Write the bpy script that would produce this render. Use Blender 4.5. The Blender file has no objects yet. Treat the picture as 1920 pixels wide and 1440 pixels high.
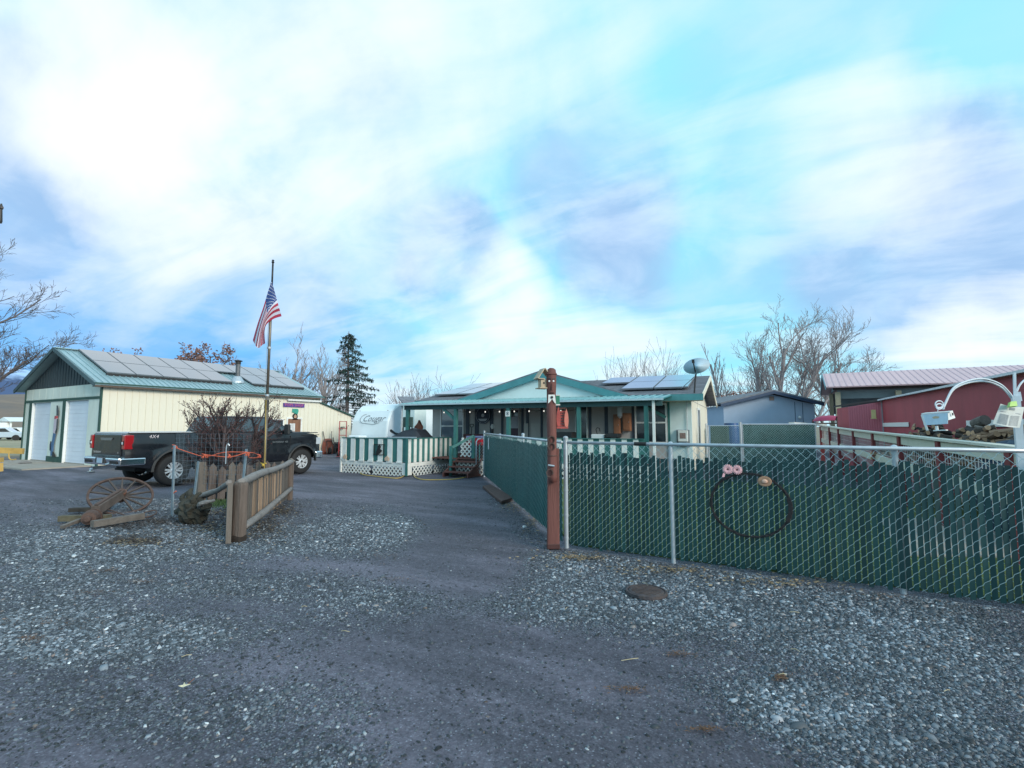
import bpy, bmesh, math, random
import numpy as np
from mathutils import Vector, Matrix, Euler, noise
C = bpy.context.scene
COL = C.collection
rad = math.radians
# ---------------------------------------------------------------- camera
FPX = 930.0; PITCH = math.atan(80 / FPX); HEYE = 1.6
cam_d = bpy.data.cameras.new('camera'); cam = bpy.data.objects.new('camera', cam_d); COL.objects.link(cam)
cam.location = (0, 0, HEYE); cam.rotation_euler = (math.pi / 2 + PITCH, 0, rad(30))
cam_d.sensor_width = 36; cam_d.lens = 36 * FPX / 1920; cam_d.clip_start = 0.05; cam_d.clip_end = 20000
C.camera = cam
C.view_settings.view_transform = 'Standard'; C.view_settings.look = 'None'
C.view_settings.exposure = 0.28; C.view_settings.gamma = 1; C.view_settings.use_curve_mapping = False
C.render.resolution_x = 1024; C.render.resolution_y = 768

def ray(u, v, ang=30):
    c, s = math.cos(PITCH), math.sin(PITCH); A = rad(ang)
    X, Y, Z = (u - 960, FPX * c + s * (v - 720), FPX * s - (v - 720) * c)
    return Vector((X * math.cos(A) - Y * math.sin(A), X * math.sin(A) + Y * math.cos(A), Z))
def gp(u, v, z=0, ang=30):          # survey helper: photo sighting -> point on a horizontal plane
    a = ray(u, v, ang); t = (z - HEYE) / a.z; return Vector((a.x * t, a.y * t, z))
def px(u, v, x, ang=30):
    a = ray(u, v, ang); t = x / a.x; return Vector((x, a.y * t, HEYE + a.z * t))
def py(u, v, y, ang=30):
    a = ray(u, v, ang); t = y / a.y; return Vector((a.x * t, y, HEYE + a.z * t))
def at(u, v, dist, ang=30):
    a = ray(u, v, ang); t = dist / (FPX * math.cos(PITCH) + math.sin(PITCH) * (v - 720)); return Vector((a.x * t, a.y * t, HEYE + a.z * t))

# ---------------------------------------------------------------- sky and sun
W = bpy.data.worlds.new('World'); C.world = W; W.use_nodes = True
SUN_EL, SUN_AZ = 24, 105            # azimuth clockwise from +Y
def sky():
    nt = W.node_tree; N = nt.nodes; L = nt.links
    for n in list(N): N.remove(n)
    out = N.new('ShaderNodeOutputWorld'); bg = N.new('ShaderNodeBackground'); L.new(bg.outputs[0], out.inputs[0])
    bg.inputs[1].default_value = 0.1
    nis = N.new('ShaderNodeTexSky'); nis.sky_type = 'NISHITA'; nis.sun_disc = False
    nis.sun_elevation = rad(SUN_EL); nis.sun_rotation = rad(SUN_AZ); nis.air_density = 1.2; nis.dust_density = 1.0; nis.ozone_density = 2.5
    tc = N.new('ShaderNodeTexCoord')
    def vm(op, a, b=None, s=None):
        n = N.new('ShaderNodeVectorMath'); n.operation = op
        for i, q in enumerate((a, b)):
            if q is None: continue
            if hasattr(q, 'is_output'): L.new(q, n.inputs[i])
            else: n.inputs[i].default_value = q
        if s is not None:
            if hasattr(s, 'is_output'): L.new(s, n.inputs['Scale'])
            else: n.inputs['Scale'].default_value = s
        return n.outputs['Value'] if op == 'DOT_PRODUCT' else n.outputs['Vector']
    def ma(op, a, b=0.0, clamp=False):
        n = N.new('ShaderNodeMath'); n.operation = op; n.use_clamp = clamp
        for i, q in enumerate((a, b)):
            if hasattr(q, 'is_output'): L.new(q, n.inputs[i])
            else: n.inputs[i].default_value = q
        return n.outputs[0]
    def mr(v, a, b, c=0.0, d=1.0, t='SMOOTHSTEP'):
        n = N.new('ShaderNodeMapRange'); n.interpolation_type = t; L.new(v, n.inputs[0])
        for i, q in enumerate((a, b, c, d)): n.inputs[1 + i].default_value = q
        return n.outputs[0]
    def mix(f, a, b):
        n = N.new('ShaderNodeMix'); n.data_type = 'RGBA'; n.clamp_factor = True
        if hasattr(f, 'is_output'): L.new(f, n.inputs[0])
        else: n.inputs[0].default_value = f
        for i, q in ((6, a), (7, b)):
            if hasattr(q, 'is_output'): L.new(q, n.inputs[i])
            else: n.inputs[i].default_value = (*q, 1)
        return n.outputs[2]
    def nz(vec, scale, det, rough, dist=0.0):
        n = N.new('ShaderNodeTexNoise'); L.new(vec, n.inputs['Vector']); n.inputs['Scale'].default_value = scale
        n.inputs['Detail'].default_value = det; n.inputs['Roughness'].default_value = rough; n.inputs['Distortion'].default_value = dist
        return n
    d0 = vm('NORMALIZE', tc.outputs['Generated'])
    wn = nz(d0, 2.6, 4, 0.55)
    w1 = vm('SUBTRACT', wn.outputs['Color'], (0.5, 0.5, 0.5)); w1 = vm('SCALE', w1, s=0.24)
    dd = vm('NORMALIZE', vm('ADD', d0, w1))
    sp = N.new('ShaderNodeSeparateXYZ'); L.new(d0, sp.inputs[0]); el = sp.outputs[2]
    iz = ma('DIVIDE', 1.0, ma('ADD', ma('MAXIMUM', el, 0.0), 0.22))
    pl = vm('SCALE', d0, s=iz)
    def blobs(lst):
        acc = None
        for (u, v, r, w) in lst:
            b = ray(u, v).normalized(); rho2 = ((u - 960) ** 2 + (v - 720) ** 2) / 930 ** 2; ang = r / (930 * (1 + rho2) ** .75)
            dt = vm('DOT_PRODUCT', dd, tuple(b))
            m = mr(dt, math.cos(ang * 1.25), 1, 0, w)
            acc = m if acc is None else ma('ADD', acc, m)
        return acc
    nA = nz(pl, 1.0, 6, 0.55, 0.3).outputs['Fac']; nB = nz(pl, 2.4, 8, 0.58, 0.4).outputs['Fac']
    st = vm('MULTIPLY', pl, (1.0, 2.6, 1.0)); nS = nz(st, 1.1, 7, 0.55, 0.6).outputs['Fac']
    nC = nz(d0, 3.2, 6, 0.55, 0.3).outputs['Fac']
    def soft(x, k=1.0):           # 1 - exp(-k x): blobs melt into each other without edges
        return ma('SUBTRACT', 1.0, ma('POWER', 2.718, ma('MULTIPLY', x, -k)))
    # thin pale veil over a physical sky pulled towards aqua
    clear = mix(mr(el, 0.0, 0.8, 0, 1, 'LINEAR'), (4.4, 8.0, 9.3), (4.1, 6.9, 8.8))
    clear = mix(mr(nS, 0.35, 0.65, 0.0, 0.35, 'LINEAR'), clear, (6.2, 8.6, 9.6)); clear = mix(0.08, clear, nis.outputs[0])
    cyan = soft(ma('MAXIMUM', ma('ADD', blobs([(1330, 500, 330, .8), (1180, 250, 300, .35), (1600, 130, 380, .5), (690, 560, 300, .75), (1500, 560, 260, .6), (880, 610, 260, .5), (960, 380, 240, .35), (1880, 520, 220, .7), (1000, 60, 380, .3), (480, 640, 240, .4), (1480, 330, 200, .4)]),
              mr(nA, 0.3, 0.7, -.18, .34, 'LINEAR')), 0.0), 1.5)
    c0 = mix(cyan, clear, (2.7, 7.4, 9.3))
    blue = blobs([(250, 640, 400, 1.3), (90, 610, 260, .7), (480, 640, 260, .5), (1700, 480, 240, .45), (1870, 480, 240, .35), (60, 420, 220, .25), (1140, 420, 160, .15)])
    c1 = mix(soft(ma('MULTIPLY', blue, mr(nS, 0.25, 0.7, 0.5, 1.3, 'LINEAR')), 1.1), c0, (1.3, 4.2, 8.6))
    lav = blobs([(100, 235, 190, 1.6), (210, 330, 120, .9), (30, 400, 220, .9), (230, 470, 200, .35), (420, 540, 200, .35), (850, 490, 110, 1.5), (770, 440, 130, .8), (1120, 360, 160, .9), (1170, 460, 110, 1.4), (610, 270, 200, .3), (900, 250, 240, .2),
                 (1860, 390, 230, 1.6), (1690, 450, 250, 1.2), (1540, 440, 190, .4), (1760, 520, 200, .4), (770, 700, 130, .4), (1330, 430, 200, .25), (560, 600, 160, .35), (1500, 200, 240, .2)])
    lv = ma('MULTIPLY', lav, mr(nC, 0.34, 0.64, 1.6, 0.15, 'LINEAR')); lv = soft(ma('MAXIMUM', ma('ADD', lv, mr(nB, 0.42, 0.7, -0.04, 0.22, 'LINEAR')), 0.0), 1.25)
    c2 = mix(lv, c1, mix(mr(nB, 0.35, 0.65, 0, 1), (3.1, 4.9, 7.5), (4.9, 6.5, 8.6)))
    wht = blobs([(60, 80, 340, 1.8), (330, 310, 200, 2.3), (230, 190, 220, .7), (450, 90, 400, .7), (640, 200, 320, .6), (955, 530, 80, 2.2), (930, 555, 220, .5), (1060, 520, 150, .3), (1880, 640, 180, 3.0), (1740, 640, 110, 1.0), (1600, 660, 160, .6), (820, 60, 400, .45),
                 (1800, 255, 200, .9), (1640, 330, 180, .5), (1720, 280, 260, .4), (1300, 700, 160, 1.0), (1050, 690, 170, 1.0), (880, 700, 130, .5), (700, 770, 110, 1.1), (560, 430, 260, .55), (1000, 250, 320, .35), (740, 560, 240, .35), (420, 360, 240, .6), (200, 440, 190, .7), (1300, 620, 240, .35), (1300, 60, 420, .45), (1500, 200, 240, .3)])
    wq = ma('MULTIPLY', ma('MULTIPLY', wht, mr(nC, 0.32, 0.64, 0.25, 1.45, 'LINEAR')), mr(nS, 0.3, 0.68, 0.5, 1.45, 'LINEAR')); wq = ma('ADD', wq, mr(nS, 0.42, 0.72, -0.20, 0.40, 'LINEAR')); wq = ma('ADD', wq, mr(nB, 0.4, 0.72, -0.14, 0.22, 'LINEAR'))
    wq = ma('SUBTRACT', wq, ma('MULTIPLY', lv, 0.35)); wq = ma('SUBTRACT', wq, ma('MULTIPLY', cyan, 0.22)); wf = soft(ma('MAXIMUM', wq, 0.0), 0.52)
    wf = ma('ADD', wf, mr(el, 0.0, 0.10, 0.25, 0.0), True)
    c3 = mix(wf, c2, (8.7, 9.2, 9.6))
    # below the horizon: dull ground tone
    c4 = mix(mr(el, -0.02, 0.0), (1.2, 1.3, 1.5), c3)
    L.new(c4, bg.inputs[0])
sky()
sl = bpy.data.lights.new('sun', 'SUN'); so = bpy.data.objects.new('sun', sl); COL.objects.link(so)
sl.energy = 2.2; sl.angle = rad(22); sl.color = (1.0, 0.90, 0.76)
az = rad(SUN_AZ); e = rad(SUN_EL)
sd = Vector((math.sin(az) * math.cos(e), math.cos(az) * math.cos(e), math.sin(e)))
so.rotation_euler = sd.to_track_quat('Z', 'Y').to_euler(); so.location = (0, 0, 40)
C.cycles.use_adaptive_sampling = True

# ---------------------------------------------------------------- helpers
class MB:
    def __init__(s): s.v = []; s.f = []; s.m = []; s.mi = 0; s.x = None
    def add(s, vs, fs):
        n = len(s.v)
        if s.x is not None: vs = [s.x @ Vector(p) for p in vs]
        s.v += [tuple(p) for p in vs]; s.f += [tuple(i + n for i in f) for f in fs]; s.m += [s.mi] * len(fs); return s
    def box(s, a, b):
        x0, y0, z0 = a; x1, y1, z1 = b
        if x0 > x1: x0, x1 = x1, x0
        if y0 > y1: y0, y1 = y1, y0
        if z0 > z1: z0, z1 = z1, z0
        return s.add([(x0, y0, z0), (x1, y0, z0), (x1, y1, z0), (x0, y1, z0), (x0, y0, z1), (x1, y0, z1), (x1, y1, z1), (x0, y1, z1)],
                     [(3, 2, 1, 0), (4, 5, 6, 7), (0, 1, 5, 4), (1, 2, 6, 5), (2, 3, 7, 6), (3, 0, 4, 7)])
    def bar(s, p, q, w, h=None, up=(0, 0, 1), w2=None, h2=None):   # rectangular bar from p to q
        h = h or w; w2 = w2 or w; h2 = h2 or h
        p = Vector(p); q = Vector(q); d = (q - p).normalized(); u = Vector(up)
        if abs(d.dot(u)) > 0.98: u = Vector((0, 1, 0))
        r = d.cross(u).normalized(); u = r.cross(d).normalized()
        vs = []
        for c, ww, hh in ((p, w, h), (q, w2, h2)):
            for a, b in ((-1, -1), (1, -1), (1, 1), (-1, 1)): vs.append(c + r * a * ww / 2 + u * b * hh / 2)
        return s.add(vs, [(0, 1, 2, 3), (7, 6, 5, 4), (4, 5, 1, 0), (5, 6, 2, 1), (6, 7, 3, 2), (7, 4, 0, 3)])
    def tube(s, pts, rs, n=8, cap=True):
        pts = [Vector(p) for p in pts]
        if not hasattr(rs, '__len__'): rs = [rs] * len(pts)
        vs = []; prev = None
        for i, p in enumerate(pts):
            d = (pts[min(i + 1, len(pts) - 1)] - pts[max(i - 1, 0)])
            d = d.normalized() if d.length > 1e-9 else Vector((0, 0, 1))
            if prev is None:
                a = Vector((0, 0, 1)) if abs(d.z) < 0.9 else Vector((1, 0, 0)); r = d.cross(a).normalized()
            else:
                r = prev - d * prev.dot(d); r = r.normalized() if r.length > 1e-6 else d.orthogonal().normalized()
            prev = r; u = d.cross(r)
            for k in range(n):
                a = 2 * math.pi * k / n; vs.append(p + (r * math.cos(a) + u * math.sin(a)) * rs[i])
        fs = []
        for i in range(len(pts) - 1):
            for k in range(n):
                k2 = (k + 1) % n; fs.append((i * n + k, i * n + k2, (i + 1) * n + k2, (i + 1) * n + k))
        if cap: fs.append(tuple(range(n - 1, -1, -1))); m = (len(pts) - 1) * n; fs.append(tuple(range(m, m + n)))
        return s.add(vs, fs)
    def prism(s, poly, d0, d1, ax='y'):       # closed outline extruded along an axis; poly in the other two axes
        def P(a, b, d): return {'y': (a, d, b), 'x': (d, a, b), 'z': (a, b, d)}[ax]
        n = len(poly); vs = [P(a, b, d0) for a, b in poly] + [P(a, b, d1) for a, b in poly]
        fs = [tuple(range(n)), tuple(range(2 * n - 1, n - 1, -1))] + [((i + 1) % n, i, n + i, n + (i + 1) % n) for i in range(n)]
        return s.add(vs, fs)
    def lathe(s, prof, c, axis='z', n=20, cap=True):     # profile (r, h)
        if prof[0] == prof[-1]: cap = False
        vs = []
        for r, h in prof:
            for k in range(n):
                a = 2 * math.pi * k / n; ca, sa = r * math.cos(a), r * math.sin(a)
                q = {'z': (ca, sa, h), 'x': (h, ca, sa), 'y': (sa, h, ca)}[axis]
                vs.append((c[0] + q[0], c[1] + q[1], c[2] + q[2]))
        fs = []
        for i in range(len(prof) - 1):
            for k in range(n):
                k2 = (k + 1) % n; fs.append((i * n + k, i * n + k2, (i + 1) * n + k2, (i + 1) * n + k))
        if cap and prof[0][0] > 1e-6: fs.append(tuple(range(n - 1, -1, -1)))
        if cap and prof[-1][0] > 1e-6: m = (len(prof) - 1) * n; fs.append(tuple(range(m, m + n)))
        return s.add(vs, fs)
    def ball(s, c, r, n=10, k=(1, 1, 1), jit=0, rng=None):
        pr = []
        m = max(4, n // 2)
        vs = []; fs = []
        for i in range(1, m):
            t = math.pi * i / m
            for j in range(n):
                a = 2 * math.pi * j / n; q = 1 + (rng.uniform(-jit, jit) if rng else 0)
                vs.append((c[0] + r * k[0] * math.sin(t) * math.cos(a) * q, c[1] + r * k[1] * math.sin(t) * math.sin(a) * q, c[2] + r * k[2] * math.cos(t) * q))
        top = len(vs); vs.append((c[0], c[1], c[2] + r * k[2])); bot = len(vs); vs.append((c[0], c[1], c[2] - r * k[2]))
        for i in range(m - 2):
            for j in range(n): j2 = (j + 1) % n; fs.append((i * n + j, (i + 1) * n + j, (i + 1) * n + j2, i * n + j2))
        for j in range(n): fs.append((j, (j + 1) % n, top)); fs.append(((m - 2) * n + (j + 1) % n, (m - 2) * n + j, bot))
        return s.add(vs, fs)
    def quad(s, a, b, c, d): return s.add([a, b, c, d], [(0, 1, 2, 3)])
    def slab(s, a, b, c, d, t):                 # thick quad, thickness along its normal (below)
        a, b, c, d = map(Vector, (a, b, c, d)); n = (b - a).cross(d - a).normalized() * t
        return s.add([a, b, c, d, a - n, b - n, c - n, d - n], [(0, 1, 2, 3), (7, 6, 5, 4), (0, 4, 5, 1), (1, 5, 6, 2), (2, 6, 7, 3), (3, 7, 4, 0)])

def mk(mb, name, mat, org=(0, 0, 0), smooth=False):
    me = bpy.data.meshes.new(name)
    o = Vector(org); me.from_pydata([tuple(Vector(p) - o) for p in mb.v], [], mb.f)
    for m in (mat if isinstance(mat, (list, tuple)) else [mat]): me.materials.append(m)
    if any(mb.m): me.polygons.foreach_set('material_index', mb.m)
    if smooth: me.polygons.foreach_set('use_smooth', [True] * len(me.polygons))
    me.validate(); me.update(); return me
ORG = {}
def rootorg(o):
    while o.parent: o = o.parent
    return ORG.get(o.name, Vector((0, 0, 0)))
def tag(o, label=None, cat=None, group=None, kind=None):
    if label: o['label'] = label
    if cat: o['category'] = cat
    if group: o['group'] = group
    if kind: o['kind'] = kind
    return o
def rz_(v, deg):
    a = rad(deg); return Vector((v[0] * math.cos(a) - v[1] * math.sin(a), v[0] * math.sin(a) + v[1] * math.cos(a), v[2]))
def thing(name, label, cat, org, rz=0, group=None, local=False):
    """Empty at the base. org is in the frame of the thing (world turned by rz); with local=True org is world and geometry is local."""
    o = bpy.data.objects.new(name, None); COL.objects.link(o); o.empty_display_size = 0.2
    o.location = Vector(org) if local else rz_(org, rz); o.rotation_euler = (0, 0, rad(rz))
    ORG[o.name] = Vector((0, 0, 0)) if local else Vector(org)
    return tag(o, label, cat, group)
def part(name, mb, mat, parent, label=None, kind=None, bev=0, smooth=False):
    o = bpy.data.objects.new(name, mk(mb, name, mat, rootorg(parent), smooth)); COL.objects.link(o); o.parent = parent
    if bev: bevel(o, bev)
    return tag(o, label, kind=kind)
def bevel(o, w, seg=2):
    m = o.modifiers.new('bevel', 'BEVEL'); m.width = w; m.segments = seg; m.limit_method = 'ANGLE'; m.angle_limit = rad(35)
def single(name, mb, mat, label, cat, org, rz=0, group=None, kind=None, bev=0, smooth=False, local=False):
    o = bpy.data.objects.new(name, mk(mb, name, mat, (0, 0, 0) if local else org, smooth)); COL.objects.link(o)
    o.location = Vector(org) if local else rz_(org, rz); o.rotation_euler = (0, 0, rad(rz))
    if bev: bevel(o, bev)
    return tag(o, label, cat, group, kind)
def piece(name, me, parent, loc, rot=(0, 0, 0), sc=(1, 1, 1)):
    o = bpy.data.objects.new(name, me); COL.objects.link(o); o.parent = parent
    o.location = Vector(loc) - rootorg(parent); o.rotation_euler = rot; o.scale = sc; return o
def copy_tree(o, parent=None):
    c = o.copy(); COL.objects.link(c); c.parent = parent
    for ch in list(o.children): copy_tree(ch, c)
    return c
def struct(name, mb, mat, smooth=False):
    o = bpy.data.objects.new(name, mk(mb, name, mat, (0, 0, 0), smooth)); COL.objects.link(o); o['kind'] = 'structure'; return o
def text_mb(txt, size, shear=0.0, depth=0.004, space=1.0):
    """flat lettering in local XZ plane facing -Y, centred"""
    cu = bpy.data.curves.new('t', 'FONT'); cu.body = txt; cu.size = size; cu.shear = shear; cu.extrude = depth / 2; cu.align_x = 'CENTER'; cu.align_y = 'CENTER'
    cu.space_character = space; cu.resolution_u = 2
    o = bpy.data.objects.new('t', cu); COL.objects.link(o)
    me = bpy.data.meshes.new_from_object(o.evaluated_get(bpy.context.evaluated_depsgraph_get()))
    mb = MB(); mb.add([(v.co.x, -v.co.z, v.co.y) for v in me.vertices], [tuple(p.vertices) for p in me.polygons])
    bpy.data.objects.remove(o); bpy.data.curves.remove(cu); bpy.data.meshes.remove(me)
    return mb
def moved(mb, M):
    r = MB(); r.x = M; r.add(mb.v, mb.f); r.x = None; return r
TR = Matrix.Translation
def RZ(d): return Matrix.Rotation(rad(d), 4, 'Z')
def RX(d): return Matrix.Rotation(rad(d), 4, 'X')
def RY(d): return Matrix.Rotation(rad(d), 4, 'Y')

MATS = {}
def M(name, col, rough=0.6, var=0.12, scale=3.0, metal=0.0, bump=0.0, bscale=30.0, dirt=None, dirt_amt=0.0, dirt_scale=2.0, stretch=None, spec=0.5, ior=None, coat=0.0, island=0.0, alpha=1.0, detail=6, emis=0):
    if name in MATS: return MATS[name]
    m = bpy.data.materials.new(name); m.use_nodes = True; nt = m.node_tree; N = nt.nodes; L = nt.links
    b = N['Principled BSDF']; b.inputs['Roughness'].default_value = rough; b.inputs['Metallic'].default_value = metal
    b.inputs['Specular IOR Level'].default_value = spec; b.inputs['Coat Weight'].default_value = coat
    if ior: b.inputs['IOR'].default_value = ior
    tc = N.new('ShaderNodeTexCoord'); vec = tc.outputs['Object']
    if stretch:
        mp = N.new('ShaderNodeMapping'); L.new(vec, mp.inputs[0]); mp.inputs['Scale'].default_value = stretch; vec = mp.outputs[0]
    n1 = N.new('ShaderNodeTexNoise'); L.new(vec, n1.inputs['Vector']); n1.inputs['Scale'].default_value = scale; n1.inputs['Detail'].default_value = detail; n1.inputs['Roughness'].default_value = 0.62
    mr = N.new('ShaderNodeMapRange'); L.new(n1.outputs['Fac'], mr.inputs[0]); mr.inputs[1].default_value = 0.3; mr.inputs[2].default_value = 0.7
    mr.inputs[3].default_value = 1 - var; mr.inputs[4].default_value = 1 + var
    mul = N.new('ShaderNodeMix'); mul.data_type = 'RGBA'; mul.blend_type = 'MULTIPLY'; mul.inputs[0].default_value = 1; mul.inputs[6].default_value = (*col, 1)
    L.new(mr.outputs[0], mul.inputs[7]); cur = mul.outputs[2]
    if island:
        g = N.new('ShaderNodeNewGeometry'); r2 = N.new('ShaderNodeMapRange'); L.new(g.outputs['Random Per Island'], r2.inputs[0]); r2.inputs[3].default_value = 1 - island; r2.inputs[4].default_value = 1 + island
        oi = N.new('ShaderNodeObjectInfo'); r3 = N.new('ShaderNodeMapRange'); L.new(oi.outputs['Random'], r3.inputs[0]); r3.inputs[3].default_value = 1 - island * .8; r3.inputs[4].default_value = 1 + island * .8
        mm = N.new('ShaderNodeMath'); mm.operation = 'MULTIPLY'; L.new(r2.outputs[0], mm.inputs[0]); L.new(r3.outputs[0], mm.inputs[1])
        m2 = N.new('ShaderNodeMix'); m2.data_type = 'RGBA'; m2.blend_type = 'MULTIPLY'; m2.inputs[0].default_value = 1; L.new(cur, m2.inputs[6]); L.new(mm.outputs[0], m2.inputs[7]); cur = m2.outputs[2]
    if dirt:
        n2 = N.new('ShaderNodeTexNoise'); L.new(vec, n2.inputs['Vector']); n2.inputs['Scale'].default_value = dirt_scale; n2.inputs['Detail'].default_value = 8; n2.inputs['Roughness'].default_value = 0.7
        r4 = N.new('ShaderNodeMapRange'); L.new(n2.outputs['Fac'], r4.inputs[0]); r4.inputs[1].default_value = 0.48; r4.inputs[2].default_value = 0.72; r4.inputs[4].default_value = dirt_amt
        m3 = N.new('ShaderNodeMix'); m3.data_type = 'RGBA'; L.new(r4.outputs[0], m3.inputs[0]); L.new(cur, m3.inputs[6]); m3.inputs[7].default_value = (*dirt, 1); cur = m3.outputs[2]
        if rough < 0.5:
            r5 = N.new('ShaderNodeMapRange'); L.new(n2.outputs['Fac'], r5.inputs[0]); r5.inputs[1].default_value = 0.4; r5.inputs[2].default_value = 0.75; r5.inputs[3].default_value = rough; r5.inputs[4].default_value = min(1, rough + 0.35); L.new(r5.outputs[0], b.inputs['Roughness'])
    L.new(cur, b.inputs['Base Color'])
    if bump:
        n3 = N.new('ShaderNodeTexNoise'); L.new(vec, n3.inputs['Vector']); n3.inputs['Scale'].default_value = bscale; n3.inputs['Detail'].default_value = 5
        bp = N.new('ShaderNodeBump'); bp.inputs['Strength'].default_value = bump; bp.inputs['Distance'].default_value = 0.02; L.new(n3.outputs['Fac'], bp.inputs['Height']); L.new(bp.outputs[0], b.inputs['Normal'])
    if emis: b.inputs['Emission Color'].default_value = (1, .95, .85, 1); b.inputs['Emission Strength'].default_value = emis
    MATS[name] = m; return m
def glass(name, tint=(0.02, 0.03, 0.04), rough=0.05):
    return M(name, tint, rough, 0.2, 1.5, spec=0.8, dirt=(.2, .22, .25), dirt_amt=.15)

cream = M('cream_metal', (.80, .755, .63), .5, .05, 1.2, dirt=(.42, .38, .28), dirt_amt=.25, dirt_scale=1.5, stretch=(1, 1, .25))
pgreen = M('pale_green_siding', (.70, .755, .69), .7, .07, 1.6, dirt=(.34, .40, .32), dirt_amt=.25, stretch=(1, 1, .3))
dgreen = M('dark_green_trim', (.020, .075, .060), .55, .2, 4, dirt=(.06, .1, .08), dirt_amt=.3)
slate = M('slate_gable_metal', (.032, .052, .065), .5, .12, 2, stretch=(1, 1, .3))
brownm = M('brown_trim', (.12, .08, .06), .6, .2)
rooftin = M('green_tin_roof', (.34, .48, .52), .32, .12, 1.5, metal=.35, dirt=(.25, .35, .34), dirt_amt=.35, stretch=(.3, 1, 1))
white = M('white_paint', (.78, .80, .80), .45, .05, 2, dirt=(.5, .5, .46), dirt_amt=.25)
whitew = M('white_wood', (.78, .80, .78), .65, .08, 4, bump=.15, bscale=50, dirt=(.42, .4, .35), dirt_amt=.35, dirt_scale=5)
teal = M('green_porch_paint', (.040, .165, .160), .6, .15, 4, dirt=(.08, .2, .17), dirt_amt=.35)
solar = M('solar_glass', (.030, .035, .065), .09, .1, 1.0, spec=1.0, ior=1.9, coat=1.0)
solarf = M('solar_frame', (.25, .26, .28), .4, .1, metal=.6)
dark = M('dark_rubber', (.018, .018, .020), .75, .2, 5)
blackm = M('black_metal', (.02, .02, .022), .5, .2, 5)
galv = M('galvanised_steel', (.52, .57, .62), .42, .12, 8, metal=.65, dirt=(.35, .38, .4), dirt_amt=.5, dirt_scale=6)
chrome = M('chrome', (.75, .77, .80), .12, .05, 3, metal=1.0)
rust = M('rusty_iron', (.095, .058, .048), .85, .35, 10, bump=.5, bscale=60, dirt=(.06, .045, .04), dirt_amt=.6, dirt_scale=6)
oldwood = M('weathered_wood', (.155, .135, .12), .85, .35, 3, bump=.8, bscale=9, stretch=(6, 6, .6), dirt=(.07, .06, .05), dirt_amt=.6, dirt_scale=3, island=.25)
oldwoodh = M('weathered_log', (.24, .225, .22), .85, .4, 5, bump=.9, bscale=18, dirt=(.10, .07, .05), dirt_amt=.7, dirt_scale=5)
newwood = M('split_cedar', (.37, .25, .17), .8, .3, 3, bump=.5, bscale=9, stretch=(6, 6, .6), island=.4, dirt=(.2, .13, .09), dirt_amt=.5)
redpost = M('red_stain_wood', (.165, .060, .050), .7, .25, 3, bump=.5, bscale=8, stretch=(5, 5, .5), dirt=(.10, .04, .035), dirt_amt=.5, dirt_scale=2.5)
barnred = M('barn_red', (.38, .062, .082), .65, .12, 1.2, dirt=(.16, .04, .05), dirt_amt=.4, stretch=(1, 1, .25))
bark = M('grey_bark', (.15, .125, .125), .9, .3, 6, bump=.3, bscale=20)
barkr = M('reddish_bark', (.085, .062, .065), .9, .3, 6)
# ---------------------------------------------------------------- ground
GB = []   # gravel patches: world x, y, radius along, radius across, weight
for (u, v, ru, rv, w) in [(1650, 1230, 330, 110, 1.1), (1250, 1130, 260, 60, 1.0), (1800, 1400, 260, 110, .85), (1080, 1060, 130, 35, .8), (960, 1130, 190, 40, .5), (620, 1120, 330, 40, .75),
                          (540, 1010, 300, 40, .9), (720, 980, 105, 22, 1.15), (640, 1005, 90, 12, .4), (150, 1060, 260, 60, 1.0), (250, 1000, 220, 30, .7), (60, 1190, 260, 55, .95), (300, 1180, 240, 40, .6), (1450, 1060, 200, 20, .6), (1300, 1082, 260, 16, .55), (1640, 1128, 240, 18, .6), (1120, 1050, 70, 14, .5), (1000, 960, 60, 60, .55),
                          (880, 1075, 100, 80, -.9), (960, 1260, 230, 85, -.6), (1180, 1385, 230, 60, -.9), (835, 960, 70, 60, -.6), (430, 1135, 190, 22, -.5), (600, 1055, 120, 14, -.3), (300, 1330, 280, 60, .42), (620, 1420, 120, 35, .35), (330, 940, 200, 22, .7), (930, 930, 60, 25, .5), (1500, 1330, 160, 60, .7), (1150, 1330, 120, 30, .25), (640, 1300, 200, 60, .3), (1640, 1150, 240, 30, .8)]:
    GB.append((u, v, ru, rv, w))
_c, _s = math.cos(PITCH), math.sin(PITCH); _A = rad(30)
def proj(x, y, z=0.0):
    X = x * math.cos(_A) + y * math.sin(_A); Y = -x * math.sin(_A) + y * math.cos(_A); dz = z - HEYE
    cy = Y * _c + dz * _s; cz = -Y * _s + dz * _c
    return X, Y, 960 + FPX * X / cy, 720 - FPX * cz / cy
def gravel_amount(x, y):
    X, Y, u, v = proj(x, y)
    n = noise.fractal(Vector((x * .9, y * .9, 3.1)), 0.8, 2.1, 5) * .55 + noise.noise(Vector((x * .35, y * .35, 7))) * .35
    if Y < 1.2: return max(0, min(1, .45 + n))
    a = 0.0
    for (bu, bv, ru, rv, w) in GB:
        q = ((u - bu) / ru) ** 2 + ((v - bv) / rv) ** 2
        if q < 6: a += w * math.exp(-q)
    # packed wheel path
    return max(0.0, min(1.0, a * 1.05 + n * .55 * (0.35 + a)))
def gheight(x, y):
    d = math.hypot(x, y)
    k = max(0, 1 - d / 30)
    return (noise.noise(Vector((x * .5, y * .5, 1))) * .018 + noise.noise(Vector((x * 1.9, y * 1.9, 4))) * .007) * k - 0.018
def axis(lo, hi, st, far, n):
    a = list(np.arange(lo, hi, st)); g = [0] * n
    o1 = [lo - (far ** (i / n) - 1) - .2 * i for i in range(n, 0, -1)]; o2 = [hi + (far ** (i / n) - 1) + .2 * i for i in range(1, n + 1)]
    return o1 + a + o2
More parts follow.
